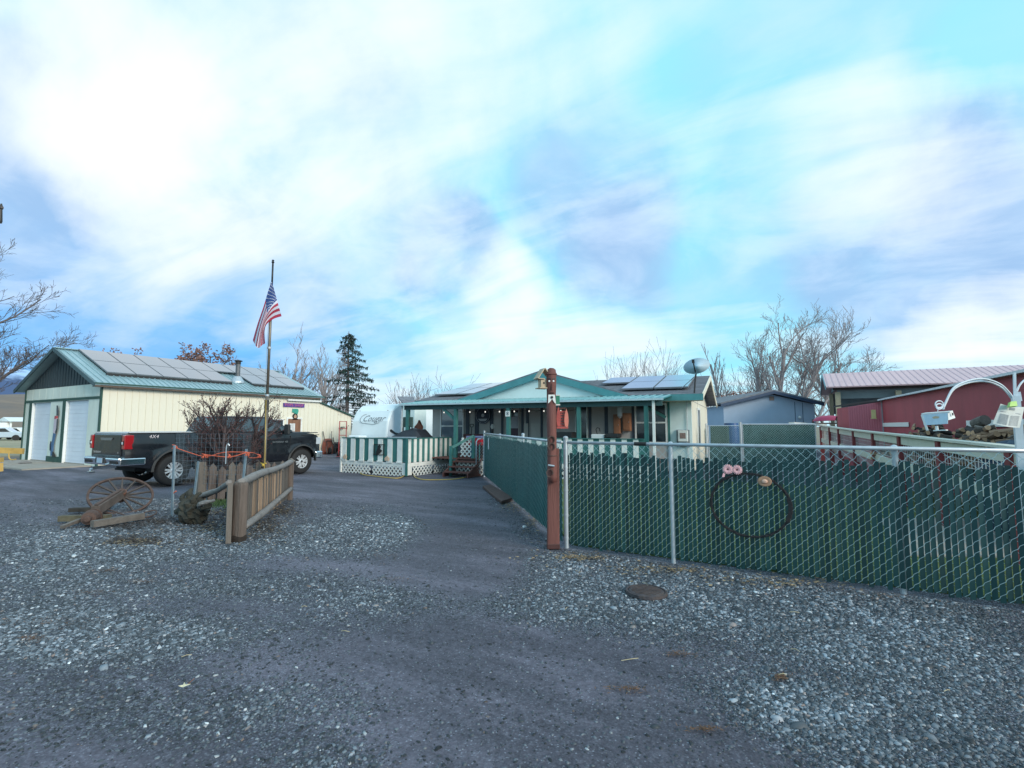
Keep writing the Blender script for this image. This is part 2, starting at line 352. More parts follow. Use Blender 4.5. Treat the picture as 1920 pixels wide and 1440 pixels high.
def ground():
    xs = axis(-15, 7, .13, 9000, 26); ys = axis(-1.5, 14, .13, 9000, 26)
    V = [(x, y, gheight(x, y)) for y in ys for x in xs]; nx = len(xs)
    F = [(j * nx + i, j * nx + i + 1, (j + 1) * nx + i + 1, (j + 1) * nx + i) for j in range(len(ys) - 1) for i in range(nx - 1)]
    me = bpy.data.meshes.new('ground'); me.from_pydata(V, [], F)
    at_ = me.color_attributes.new('grav', 'FLOAT_COLOR', 'POINT')
    vals = np.zeros((len(V), 4), dtype=np.float32); vals[:, 3] = 1
    for i, (x, y, z) in enumerate(V):
        if abs(x) < 60 and abs(y) < 60: vals[i, :3] = gravel_amount(x, y)
        else: vals[i, 1] = 1; vals[i, 0] = 0
        if math.hypot(x + 45, y - 10) > 0 and (x < -36 or y > 40 or x > 30): vals[i] = (0, 1, 0, 1)
    at_.data.foreach_set('color', vals.ravel())
    me.polygons.foreach_set('use_smooth', [True] * len(F))
    m = bpy.data.materials.new('gravel_ground'); m.use_nodes = True; N = m.node_tree.nodes; L = m.node_tree.links; b = N['Principled BSDF']
    tc = N.new('ShaderNodeTexCoord'); ob = tc.outputs['Object']
    ca = N.new('ShaderNodeAttribute'); ca.attribute_name = 'grav'; sc = N.new('ShaderNodeSeparateColor'); L.new(ca.outputs['Color'], sc.inputs[0])
    def tex(kind, s, **k):
        n = N.new(kind); L.new(ob, n.inputs['Vector']); n.inputs['Scale'].default_value = s
        for a, v in k.items(): n.inputs[a.replace('_', ' ')].default_value = v
        return n
    def ramp(src, pts):
        r = N.new('ShaderNodeValToRGB'); L.new(src, r.inputs[0]); e = r.color_ramp.elements
        for i, (p, c) in enumerate(pts):
            el = e[i] if i < 2 else e.new(p); el.position = p; el.color = (*c, 1)
        return r.outputs[0]
    def mx(f, a, bb, t='MIX'):
        n = N.new('ShaderNodeMix'); n.data_type = 'RGBA'; n.blend_type = t
        for i, q in ((0, f), (6, a), (7, bb)):
            if hasattr(q, 'is_output'): L.new(q, n.inputs[i])
            elif i == 0: n.inputs[0].default_value = q
            else: n.inputs[i].default_value = (*q, 1)
        return n.outputs[2]
    big = tex('ShaderNodeTexNoise', .7, Detail=6.0, Roughness=.6); fine = tex('ShaderNodeTexNoise', 26, Detail=8.0, Roughness=.75)
    mid = tex('ShaderNodeTexNoise', 4.5, Detail=8.0, Roughness=.7)
    v1 = tex('ShaderNodeTexVoronoi', 62, Randomness=1.0); v2 = tex('ShaderNodeTexVoronoi', 120, Randomness=1.0); v3 = tex('ShaderNodeTexVoronoi', 28)
    mud = mx(ramp(mid.outputs['Fac'], [(.3, (0, 0, 0)), (.7, (1, 1, 1))]), (.040, .038, .044), (.150, .145, .165)); mud = mx(ramp(big.outputs['Fac'], [(.35, (0, 0, 0)), (.68, (.75, .75, .75))]), mud, (.135, .122, .140))
    mud = mx(.5, mud, ramp(fine.outputs['Fac'], [(.30, (.012, .013, .014)), (.72, (.30, .30, .32))]))
    sg = N.new('ShaderNodeSeparateColor'); L.new(v1.outputs['Color'], sg.inputs[0]); sg2 = N.new('ShaderNodeSeparateColor'); L.new(v2.outputs['Color'], sg2.inputs[0])
    gcol = ramp(sg.outputs[0], [(0, (.055, .062, .066)), (.5, (.14, .16, .17)), (.8, (.28, .31, .33)), (.97, (.60, .63, .65))])
    gcol2 = ramp(sg2.outputs[1], [(0, (.06, .065, .07)), (.6, (.19, .21, .22)), (.95, (.48, .52, .55))])
    edge = ramp(v1.outputs['Distance'], [(.25, (1, 1, 1)), (.62, (.25, .25, .28))])
    grav = mx(1, mx(.5, gcol, gcol2), edge, 'MULTIPLY')
    gmask = N.new('ShaderNodeMath'); gmask.operation = 'MULTIPLY_ADD'; L.new(mid.outputs['Fac'], gmask.inputs[0]); gmask.inputs[1].default_value = 1.0; 
    s2 = N.new('ShaderNodeMath'); s2.operation = 'MULTIPLY_ADD'; L.new(sc.outputs[0], s2.inputs[0]); s2.inputs[1].default_value = 1.15; s2.inputs[2].default_value = -.50; L.new(s2.outputs[0], gmask.inputs[2]); gmask.use_clamp = True
    # scattered small chips even on the packed dirt
    spk = N.new('ShaderNodeMath'); spk.operation = 'GREATER_THAN'; L.new(sg2.outputs[0], spk.inputs[0]); spk.inputs[1].default_value = .94
    mpn = N.new('ShaderNodeMapping'); L.new(ob, mpn.inputs[0]); mpn.inputs['Rotation'].default_value = (0, 0, rad(38)); mpn.inputs['Scale'].default_value = (.28, 1.3, 1)
    trk = N.new('ShaderNodeTexNoise'); L.new(mpn.outputs[0], trk.inputs['Vector']); trk.inputs['Scale'].default_value = 1.0; trk.inputs['Detail'].default_value = 7; trk.inputs['Roughness'].default_value = .65
    tone = ramp(trk.outputs['Fac'], [(.34, (.48, .47, .49)), (.5, (1.0, 1.0, 1.0)), (.64, (1.95, 1.90, 1.88))])
    mud = mx(1, mud, tone, 'MULTIPLY'); mud = mx(1, mud, (.86, .84, .86), 'MULTIPLY')
    base = mx(gmask.outputs[0], mx(spk.outputs[0], mx(.30, mx(1, mud, (.80, .78, .80), 'MULTIPLY'), mx(.55, grav, mud)), mx(.6, gcol2, mud)), grav)
    dry = mx(mid.outputs['Fac'], (.16, .12, .07), (.30, .25, .15))
    col = mx(sc.outputs[1], base, base)
    far = N.new('ShaderNodeMath'); far.operation = 'SUBTRACT'; L.new(sc.outputs[1], far.inputs[0]); L.new(sc.outputs[0], far.inputs[1]); far.use_clamp = True
    col = mx(far.outputs[0], col, dry)
    hs = N.new('ShaderNodeMix'); hs.data_type = 'RGBA'; hs.blend_type = 'MULTIPLY'; hs.inputs[0].default_value = 1; L.new(col, hs.inputs[6]); hs.inputs[7].default_value = (.98, 1.0, 1.14, 1)
    L.new(hs.outputs[2], b.inputs['Base Color']); b.inputs['Roughness'].default_value = .72; b.inputs['Specular IOR Level'].default_value = .35
    h1 = N.new('ShaderNodeMath'); h1.operation = 'MULTIPLY'; L.new(v1.outputs['Distance'], h1.inputs[0]); L.new(gmask.outputs[0], h1.inputs[1])
    h2 = N.new('ShaderNodeMath'); h2.operation = 'MULTIPLY_ADD'; L.new(h1.outputs[0], h2.inputs[0]); h2.inputs[1].default_value = -1.6; L.new(fine.outputs['Fac'], h2.inputs[2])
    bp = N.new('ShaderNodeBump'); bp.inputs['Strength'].default_value = .9; bp.inputs['Distance'].default_value = .018; L.new(h2.outputs[0], bp.inputs['Height']); L.new(bp.outputs[0], b.inputs['Normal'])
    me.materials.append(m); o = bpy.data.objects.new('ground', me); COL.objects.link(o); o['kind'] = 'structure'
ground()

def stones():
    """angular slate chips, one mesh; coverage follows gravel_amount"""
    rng = np.random.default_rng(5)
    pts = []; target = 118000
    cosA, sinA = math.cos(_A), math.sin(_A)
    while len(pts) < target:
        Yc = 2.15 + 9.3 * rng.random() ** 1.45; Xc = (rng.random() * 2 - 1) * (Yc * 1.06 + .3)
        # undo the area weight so that density falls with distance only slowly
        x = Xc * cosA - Yc * sinA; y = Xc * sinA + Yc * cosA
        if y > 6.17 and x > -2.9 - (y - 6.2) * .83: continue
        g = gravel_amount(x, y)
        if rng.random() < .07 + .95 * g ** 1.3: pts.append((x, y, Yc, g))
    P = np.array(pts); n = len(P)
    size = (0.0038 + 0.0100 * rng.random(n) ** 2.6) * (0.88 + P[:, 2] * .042) * (.80 + .40 * P[:, 3])
    bigm = rng.random(n) < .010; size[bigm] *= 1.9
    K = 5
    ang = rng.random((n, 1)) * 6.28 + np.cumsum(np.tile([[0, 1.26, 1.26, 1.26, 1.26]], (n, 1)) + (rng.random((n, K)) - .5) * .7, axis=1)
    r = size[:, None] * (.6 + .7 * rng.random((n, K))); st = rng.random((n, 1)) * 3.14; el = 1 + rng.random((n, 1)) * .9
    ax, ay = r * np.cos(ang) * el, r * np.sin(ang)
    bx = ax * np.cos(st) - ay * np.sin(st); by = ax * np.sin(st) + ay * np.cos(st)
    th = size[:, None] * (.30 + .45 * rng.random((n, 1)))
    tx, ty = (rng.random((n, 1)) - .5) * .6, (rng.random((n, 1)) - .5) * .6
    gz = np.array([gheight(a, b) for a, b in P[:, :2]])[:, None]
    bot = np.stack([P[:, 0:1] + bx, P[:, 1:2] + by, gz + bx * tx + by * ty - th * .3], -1)
    top = np.stack([P[:, 0:1] + bx * .72, P[:, 1:2] + by * .72, gz + bx * .72 * tx + by * .72 * ty + th * .75 + size[:, None] * .12], -1)
    V = np.concatenate([bot, top], 1).reshape(-1, 3)
    base = (np.arange(n) * 10)[:, None]
    loops = []; 
    topf = base + np.array([[5, 6, 7, 8, 9]]); sides = [base + np.array([[i, (i + 1) % 5, 5 + (i + 1) % 5, 5 + i]]) for i in range(5)]
    L = np.concatenate([topf] + sides, 1)          # 5 + 20 corners per stone
    me = bpy.data.meshes.new('gravel_stones'); me.vertices.add(len(V)); me.vertices.foreach_set('co', V.ravel())
    me.loops.add(L.size); me.loops.foreach_set('vertex_index', L.ravel().astype(np.int32))
    tot = np.tile([5, 4, 4, 4, 4, 4], n); start = np.concatenate([[0], np.cumsum(tot)[:-1]])
    me.polygons.add(len(tot)); me.polygons.foreach_set('loop_start', start.astype(np.int32)); me.polygons.foreach_set('loop_total', tot.astype(np.int32))
    me.update(calc_edges=True)
    ca = me.color_attributes.new('dry', 'FLOAT_COLOR', 'POINT'); br = np.ones((n * 10, 4), dtype=np.float32); br[:, :3] = np.repeat(.50 + .62 * np.clip(P[:, 3], 0, 1) + .12 * rng.standard_normal(n), 10)[:, None]; ca.data.foreach_set('color', np.clip(br, .3, 1.6).ravel())
    m = bpy.data.materials.new('slate_chips'); m.use_nodes = True; N = m.node_tree.nodes; Lk = m.node_tree.links; b = N['Principled BSDF']
    g = N.new('ShaderNodeNewGeometry'); rp = N.new('ShaderNodeValToRGB'); Lk.new(g.outputs['Random Per Island'], rp.inputs[0])
    e = rp.color_ramp.elements; e[0].color = (.028, .034, .042, 1); e[1].color = (.62, .66, .70, 1); e[1].position = .995
    for p, c in ((.30, (.058, .070, .083)), (.62, (.118, .138, .162)), (.85, (.21, .245, .285)), (.955, (.32, .36, .41)), (.975, (.20, .13, .10))):
        q = e.new(p); q.color = (*c, 1)
    nn = N.new('ShaderNodeTexNoise'); nn.inputs['Scale'].default_value = 1.1; nn.inputs['Detail'].default_value = 5
    tcc = N.new('ShaderNodeTexCoord'); Lk.new(tcc.outputs['Object'], nn.inputs['Vector'])
    mr = N.new('ShaderNodeMapRange'); Lk.new(nn.outputs['Fac'], mr.inputs[0]); mr.inputs[1].default_value = .3; mr.inputs[2].default_value = .7; mr.inputs[3].default_value = .72; mr.inputs[4].default_value = 1.25
    mu = N.new('ShaderNodeMix'); mu.data_type = 'RGBA'; mu.blend_type = 'MULTIPLY'; mu.inputs[0].default_value = 1; Lk.new(rp.outputs[0], mu.inputs[6]); Lk.new(mr.outputs[0], mu.inputs[7])
    da = N.new('ShaderNodeAttribute'); da.attribute_name = 'dry'; m5 = N.new('ShaderNodeMix'); m5.data_type = 'RGBA'; m5.blend_type = 'MULTIPLY'; m5.inputs[0].default_value = 1; Lk.new(mu.outputs[2], m5.inputs[6]); Lk.new(da.outputs['Color'], m5.inputs[7])
    Lk.new(m5.outputs[2], b.inputs['Base Color']); b.inputs['Roughness'].default_value = .6
    me.materials.append(m); o = bpy.data.objects.new('gravel', me); COL.objects.link(o)
    tag(o, 'loose blue grey slate gravel spread over the driveway', 'gravel', kind='stuff')
stones()

# lawn behind the chain link fence
lawnm = M('lawn_grass', (.085, .13, .030), .9, .45, 6, bump=.8, bscale=60, dirt=(.16, .15, .06), dirt_amt=.6, dirt_scale=1.2)
b_ = MB(); b_.prism([(-2.75, 6.42), (14, 6.42), (14, 15.3), (-4.5, 16.0), (-8.3, 14.0)], -.05, .012, 'z'); struct('lawn', b_, lawnm)
conc = M('concrete', (.36, .33, .29), .85, .12, 2.5, bump=.15, dirt=(.22, .21, .2), dirt_amt=.5)
b_ = MB(); b_.box((-28.6, 7.0, -.06), (-25.0, 9.08, .035)); struct('concrete_apron', b_, conc)
b_ = MB(); b_.box((-32.3, 7.6, -.06), (-28.9, 9.08, .03)); struct('concrete_apron', b_, conc)
b_ = MB(); b_.prism([tuple(gp(u, v))[:2] for u, v in ((1650, 975), (1990, 975), (2080, 1050), (1690, 1045))], .005, .03, 'z'); struct('pale_gap_slab', b_, conc)  # pale slab added so the gaps between the fence slats look bright
# mountains and foothills to the far left
def terrain(name, az0, az1, r0, r1, hf, mat, n=90, k=12):
    mb = MB(); vs = []
    for j in range(k + 1):
        t = j / k; r = r0 + (r1 - r0) * t
        for i in range(n + 1):
            a = az0 + (az1 - az0) * i / n; aa = rad(a)
            vs.append((r * math.sin(aa), r * math.cos(aa), hf(a, t)))
    fs = [(j * (n + 1) + i, j * (n + 1) + i + 1, (j + 1) * (n + 1) + i + 1, (j + 1) * (n + 1) + i) for j in range(k) for i in range(n)]
    mb.add(vs, fs); return struct(name, mb, mat, smooth=True)
def env(a, a0, a1, f):
    return max(0, min(1, (a - a0) / f, (a1 - a) / f))
mt = bpy.data.materials.new('snowy_mountain'); mt.use_nodes = True
def mtn():
    N = mt.node_tree.nodes; L = mt.node_tree.links; b = N['Principled BSDF']; b.inputs['Roughness'].default_value = .95
    tc = N.new('ShaderNodeTexCoord'); n = N.new('ShaderNodeTexNoise'); n.inputs['Scale'].default_value = .006; n.inputs['Detail'].default_value = 10; n.inputs['Roughness'].default_value = .7; L.new(tc.outputs['Object'], n.inputs['Vector'])
    sp = N.new('ShaderNodeSeparateXYZ'); L.new(tc.outputs['Object'], sp.inputs[0]); m1 = N.new('ShaderNodeMapRange'); L.new(sp.outputs[2], m1.inputs[0]); m1.inputs[1].default_value = 210; m1.inputs[2].default_value = 380; m1.inputs[3].default_value = -.35; m1.inputs[4].default_value = .35
    a = N.new('ShaderNodeMath'); L.new(m1.outputs[0], a.inputs[0]); L.new(n.outputs['Fac'], a.inputs[1]); r = N.new('ShaderNodeValToRGB'); L.new(a.outputs[0], r.inputs[0])
    r.color_ramp.elements[0].position = .42; r.color_ramp.elements[0].color = (.06, .10, .21, 1); r.color_ramp.elements[1].position = .68; r.color_ramp.elements[1].color = (.42, .58, .85, 1); L.new(r.outputs[0], b.inputs['Base Color'])  # blue of haze and skylight is put into the rock and snow colours
mtn()
# azimuth clockwise from +Y; camera looks at azimuth -30, the left edge of the frame at about -76
terrain('mountains', -150, -48, 3200, 6500, lambda a, t: (430 * math.sin(min(1, t * 1.6) * math.pi / 2) + 150 * noise.fractal(Vector((a * .11, t * 2.2, 5)), .8, 2.2, 6) * t) * env(a, -150, -48, 16) - 15, mt)
hm = M('dry_foothill', (.22, .16, .12), .95, .3, .004, dirt=(.12, .11, .11), dirt_amt=.8, dirt_scale=.012)
terrain('hills', -150, -52, 700, 2400, lambda a, t: (105 * math.sin(t * math.pi * .5) + 14 * noise.fractal(Vector((a * .2, t * 3, 9)), .8, 2.2, 5)) * env(a, -150, -52, 18) * min(1, t * 4) - 3, hm)
fieldm = M('dry_field', (.34, .29, .19), .95, .25, .3, dirt=(.20, .22, .12), dirt_amt=.6, dirt_scale=.15)
b_ = MB(); b_.prism([(-200, -90), (-38, -20), (-37.5, 8), (-38, 60), (-200, 120)], -.05, .0, 'z'); struct('field', b_, fieldm)

# ---------------------------------------------------------------- workshop building
SX, SY0, SY1, SXL = -24.5, 9.1, 19.7, -32.7
EZ, RX0, RZ0 = 3.37, -28.6, 5.02
shop = thing('workshop', 'cream metal workshop with two white roll up doors and a solar roof', 'workshop', (-28.6, 14.4, 0))
part('foundation', MB().box((SXL + .05, SY0 + .05, -.1), (SX - .04, SY1 - .03, .06)), conc, shop)
# front wall pale green with door openings
D = [(-31.75, -29.62), (-27.88, -25.68)]
fw = MB()
for a, b in ((SXL, D[0][0]), (D[0][1], D[1][0]), (D[1][1], SX - .06)): fw.box((a, SY0, 0), (b, SY0 + .12, 2.72))
fw.box((SXL, SY0, 2.72), (SX - .06, SY0 + .12, 3.36)); part('front_wall', fw, pgreen, shop)
# vertical board joints on the fascia band
for i in range(10):
    x = SXL + .1 + i * .80 + .004; part('siding_panel', MB().box((x + .012, SY0 - .014, 2.86), (x + .788, SY0 - .001, 3.37)), pgreen, shop)
part('back_wall', MB().prism([(SXL, 0), (SX - .06, 0), (SX - .06, EZ), (RX0, RZ0 - .08), (SXL, EZ)], SY1 - .12, SY1, 'y'), cream, shop)
part('left_wall', MB().box((SXL, SY0 + .12, 0), (SXL + .12, SY1 - .12, EZ)), pgreen, shop)
# gable
part('gable', MB().prism([(SXL + .02, 3.38), (SX - .02, 3.38), (RX0, RZ0 - .1)], SY0 - .002, SY0 + .1, 'y'), slate, shop)
me = None
for i in range(26):
    x = SXL + .3 + i * .3
    top = EZ + (RZ0 - EZ) * (1 - abs(x - RX0) / (SX - RX0)) - .13
    if top > 3.46: part('gable_rib', MB().bar((x, SY0 - .012, 3.39), (x, SY0 - .012, top), .03, .02), slate, shop)
part('trim', MB().box((SXL - .02, SY0 - .03, 2.74), (SX + .02, SY0 - .001, 2.84)), dgreen, shop)
for a, w in ((D[0][0] - .32, .3), (D[1][0] - .32, .3)): part('door_post', MB().box((a, SY0 - .035, 0), (a + w, SY0 - .002, 2.739)), dgreen, shop)
part('corner_trim', MB().box((SX - .10, SY0 - .04, 0), (SX + .03, SY0 + .015, 3.36)), dgreen, shop)
part('corner_trim', MB().box((SXL - .03, SY0 - .04, 0), (SXL + .06, SY0 - .003, 3.36)), dgreen, shop)
part('base_trim', MB().box((D[0][1] + .001, SY0 - .03, 0), (D[1][0] - .33, SY0 - .004, .28)), dgreen, shop)
doorw = M('garage_door_white', (.70, .76, .86), .4, .04, 1.5)
for a, b in D:
    gd = part('garage_door', MB().box((a, SY0 + .125, 0), (b, SY0 + .16, 2.72)), doorw, shop)
    for k in range(5): part('door_section', MB().box((a + .02, SY0 + .09, .004 + k * .54), (b - .02, SY0 + .124, .540 + k * .54)), doorw, gd, bev=.005)
    for k in range(5):
        for q in (.18, .36): part('door_rib', MB().box((a + .04, SY0 + .082, q + k * .54), (b - .04, SY0 + .0895, q + .02 + k * .54)), doorw, gd) if k < 5 else None
    part('door_jamb', MB().box((a - .019, SY0 - .02, 0), (a + .012, SY0 + .08, 2.72)), white, shop)
# long side: ribbed cream panels, each its own piece
pw = .2655
def rib_panel(h, w=pw, t=.02, h2=None):
    m = MB(); h2 = h if h2 is None else h2; m.add([(0, 0, 0), (0, w - .03, 0), (0, w - .03, h + (h2 - h) * .9), (0, 0, h), (-.05, 0, 0), (-.05, w - .03, 0), (-.05, w - .03, h + (h2 - h) * .9), (-.05, 0, h)],
        [(0, 1, 2, 3), (7, 6, 5, 4), (0, 4, 5, 1), (1, 5, 6, 2), (2, 6, 7, 3), (3, 7, 4, 0)])
    m.add([(t, w - .026, 0), (t, w - .004, 0), (t, w - .004, h2), (t, w - .026, h2), (-.05, w - .03, 0), (-.05, w, 0), (-.05, w, h2), (-.05, w - .03, h2)], [(0, 1, 2, 3), (4, 0, 3, 7), (1, 5, 6, 2), (3, 2, 6, 7), (0, 4, 5, 1)]); return m
pm = mk(rib_panel(EZ - .06), 'siding_panel', cream)
part('side_wall', MB().box((SX - .18, SY0 + .12, 0), (SX - .06, SY1 - .12, EZ)), cream, shop)
for i in range(40): piece('siding_panel', pm, shop, (SX, SY0 + .02 + i * pw, .04))
# lean-to at the back end
for i in range(9):
    y = SY1 + .02 + i * pw; h = 2.95 - (y - SY1) * .30; h2 = 2.95 - (y + pw - SY1) * .30
    piece('siding_panel', mk(rib_panel(h, h2=h2), 'siding_panel', cream), shop, (SX, y, .04))
part('lean_to_wall', MB().box((SXL + 3, SY1 + .03, 0), (SX - .07, SY1 + 2.4, 2.1)), cream, shop)
part('lean_to_roof', MB().slab((SXL + 3, SY1 - .02, 3.06), (SX + .12, SY1 - .02, 3.06), (SX + .12, SY1 + 2.6, 2.26), (SXL + 3, SY1 + 2.6, 2.26), .07), dgreen, shop)
# roof slabs with ribs
sl_ = (RZ0 - EZ) / (SX - RX0)
def rz_at(x): return EZ + (SX - x) * sl_ + .06 if x > RX0 else EZ + (x - (2 * RX0 - SX)) * sl_ + .06
XE = SX + .28; XL = 2 * RX0 - XE; ya, yb = SY0 - .35, SY1 + .15
rf = part('roof', MB().slab((RX0, ya, rz_at(RX0)), (XE, ya, rz_at(XE)), (XE, yb, rz_at(XE)), (RX0, yb, rz_at(RX0)), .05).slab((XL, ya, rz_at(XE)), (RX0, ya, rz_at(RX0)), (RX0, yb, rz_at(RX0)), (XL, yb, rz_at(XE)), .05), rooftin, shop)
rib = mk(MB().bar((RX0, 0, rz_at(RX0) + .016), (XE, 0, rz_at(XE) + .016), .04, .03), 'roof_rib', rooftin)
for i in range(48): piece('roof_rib', rib, rf, (0, ya + .1 + i * .225, 0))
part('ridge_cap', MB().bar((RX0, ya, rz_at(RX0) + .035), (RX0, yb, rz_at(RX0) + .035), .3, .03), rooftin, rf)
part('fascia', MB().box((SX + .04, ya, EZ - .17), (XE - .02, yb, rz_at(XE) - .06)), brownm, shop)
for s_, xx in ((1, XE), (-1, XL)):
    part('rake_trim', MB().bar((RX0, ya - .03, rz_at(RX0) - .03), (xx, ya - .03, rz_at(XE) - .03), .05, .16), M('rake_slate_teal', (.06, .11, .13), .5, .1), shop)
part('soffit', MB().box((SX + .28, ya, EZ - .06), (SX + .285, yb, EZ + .0)), dgreen, shop)
# solar panels on the roof slope
def slope_panel(x0, x1, y0, y1, zf, t=.05, lift=.16):
    return MB().slab((x0, y0, zf(x0) + lift), (x1, y0, zf(x1) + lift), (x1, y1, zf(x1) + lift), (x0, y1, zf(x0) + lift), t)
def solar_at(parent, x0, x1, y0, y1, zf, lift=.16):
    fr = part('solar_panel', slope_panel(x0, x1, y0, y1, zf, .05, lift), solarf, parent)
    part('panel_glass', slope_panel(x0 + .02, x1 - .02, y0 + .02, y1 - .02, zf, .004, lift + .005), solar, fr)
rows = [(-28.35, -26.82), (-26.80, -25.30)]
for k in range(9):
    y0 = SY0 + .42 + k * 1.08
    for r, (x0, x1) in enumerate(rows):
        if k == 5 and r == 1: continue      # gap left for the stove pipe
        if k == 5: x1 = -26.95
        solar_at(shop, x0, x1, y0, y0 + 1.055, rz_at)
part('panel_rail', MB().bar((-25.33, SY0 + .4, rz_at(-25.33) + .05), (-25.33, SY0 + 5.8, rz_at(-25.33) + .05), .05, .1), blackm, shop)
part('panel_rail', MB().bar((-25.33, SY0 + 7.0, rz_at(-25.33) + .05), (-25.33, SY0 + 10.1, rz_at(-25.33) + .05), .05, .1), blackm, shop)
# stove pipe
cx, cy = -25.95, 15.55; cz = rz_at(cx)
pipem = M('stove_pipe', (.16, .16, .17), .4, .3, 8, metal=.6)
ch = part('stove_pipe', MB().lathe([(.115, cz - .1), (.115, cz + .95)], (cx, cy, 0), n=16), pipem, shop, smooth=False)
part('flashing', MB().lathe([(.36, cz - .10), (.34, cz + .0), (.17, cz + .26), (.13, cz + .28)], (cx, cy, 0), n=16), galv, ch)
part('cap', MB().lathe([(.13, cz + .93), (.13, cz + 1.06), (.2, cz + 1.08), (.2, cz + 1.12), (.03, cz + 1.17)], (cx, cy, 0), n=16), blackm, ch)
# door, window and gutter on the side wall
woodd = M('brown_door_wood', (.24, .12, .07), .6, .3, 3, bump=.3, stretch=(4, 4, .5), dirt=(.1, .05, .03), dirt_amt=.5)
dr = part('entry_door', MB().box((SX + .005, 17.62, .06), (SX + .05, 18.42, 2.02)), woodd, shop)
part('door_frame', MB().box((SX + .0, 17.52, .05), (SX + .04, 17.615, 2.12)).box((SX, 18.425, .05), (SX + .04, 18.52, 2.12)).box((SX, 17.615, 2.03), (SX + .04, 18.425, 2.12)), whitew, dr)
part('pane', MB().box((SX + .052, 17.72, 1.35), (SX + .06, 18.05, 1.78)), white, dr)
for a in (17.80, 17.88, 17.96): part('muntin', MB().box((SX + .061, a, 1.35), (SX + .066, a + .012, 1.78)), blackm, dr)
wn = part('window', MB().box((SX + .003, 16.75, 1.35), (SX + .035, 17.3, 1.95)), glass('window_glass'), shop)
part('frame', MB().box((SX + .003, 16.68, 1.28), (SX + .045, 17.37, 1.345)).box((SX + .003, 16.68, 1.955), (SX + .045, 17.37, 2.02)).box((SX + .003, 16.68, 1.346), (SX + .045, 16.745, 1.954)).box((SX + .003, 17.305, 1.346), (SX + .045, 17.37, 1.954)), white, wn)
part('gutter', MB().box((SX + .03, 17.5, EZ - .34), (SX + .16, 19.7, EZ - .24)), white, shop)
# things on the workshop walls
sg = thing('shop_sign', 'purple name board with red lettering above the brown workshop door', 'sign', (SX + .04, 17.95, 2.78))
purple = M('purple_paint', (.10, .05, .26), .5, .1)
part('board', MB().box((SX + .03, 17.28, 2.69), (SX + .06, 18.62, 2.90)), purple, sg)
redp = M('red_lettering', (.55, .12, .22), .5, .05)
part('lettering', moved(text_mb('POPS SHOP', .21, space=1.12), TR((SX + .066, 17.95, 2.795)) @ RZ(90)), redp, sg)
single('state_cutout', MB().prism([(17.86, 2.60), (18.22, 2.60), (18.26, 2.48), (18.20, 2.30), (18.02, 2.29), (17.98, 2.38), (17.84, 2.40)], SX + .03, SX + .05, 'x'), M('teal_green_paint', (.05, .33, .25), .5), 'small green state shaped plaque under the purple name board', 'plaque', (SX + .03, 18.05, 2.3))
dg = thing('wall_ornament', 'round black and orange animal head ornament under the green plaque', 'wall ornament', (SX + .03, 18.05, 2.14))
part('disc', MB().lathe([(.17, 0), (.17, .02)], (SX + .03, 18.05, 2.17), 'x', 16), blackm, dg)
part('face', MB().prism([(17.98, 2.08), (18.12, 2.08), (18.14, 2.2), (18.05, 2.29), (17.97, 2.2)], SX + .052, SX + .06, 'x'), M('tan_paint', (.5, .3, .2), .6), dg)
part('stand', MB().box((SX + .03, 17.88, 1.98), (SX + .05, 18.22, 2.04)), blackm, dg)
# painted plywood figure leaning between the garage doors
jean = M('blue_jeans_paint', (.06, .14, .28), .6, .15); skin = M('pale_shirt_paint', (.55, .48, .55), .6, .15)
cb = thing('plywood_figure', 'painted plywood cowboy figure leaning on the wall between the garage doors', 'wall figure', (-28.78, SY0 - .08, .28))
yA, yB = SY0 - .075, SY0 - .04
part('legs', MB().prism([(-28.98, .30), (-28.78, .34), (-28.80, .80), (-28.66, 1.28), (-28.86, 1.32), (-28.94, .95), (-29.06, .78)], yA, yB, 'y'), jean, cb)
part('boot', MB().prism([(-28.80, .28), (-28.50, .26), (-28.56, .36), (-28.70, .44), (-28.79, .5)], yA, yB - .002, 'y'), blackm, cb)
part('boot', MB().prism([(-29.12, .55), (-28.98, .52), (-29.02, .78), (-29.10, .95), (-29.16, .8)], yA, yB - .002, 'y'), blackm, cb)
part('shirt', MB().prism([(-28.88, 1.33), (-28.64, 1.29), (-28.58, 1.9), (-28.62, 2.05), (-28.84, 2.05), (-28.88, 1.75)], yA - .002, yB, 'y'), skin, cb)
part('scarf', MB().prism([(-28.84, 1.94), (-28.60, 1.96), (-28.58, 2.08), (-28.82, 2.08)], yA - .01, yB, 'y'), M('red_scarf_paint', (.45, .07, .08), .6), cb)
part('hat', MB().prism([(-28.66, 2.09), (-28.52, 2.09), (-28.55, 2.3), (-28.66, 2.52), (-28.72, 2.55), (-28.68, 2.3)], yA - .003, yB, 'y'), slate, cb)
part('arm', MB().prism([(-28.60, 1.30), (-28.50, 1.5), (-28.5, 1.95), (-28.56, 1.95), (-28.575, 1.5), (-28.65, 1.36)], yA - .006, yB - .01, 'y'), slate, cb)
single('flat_stone', MB().ball((0, 0, .04), .28, 9, (1.2, .8, .22), .12, random.Random(3)), oldwoodh, 'dark flat stone lying before the wall between the garage doors', 'stone', (-29.0, 8.2, .01), local=True)

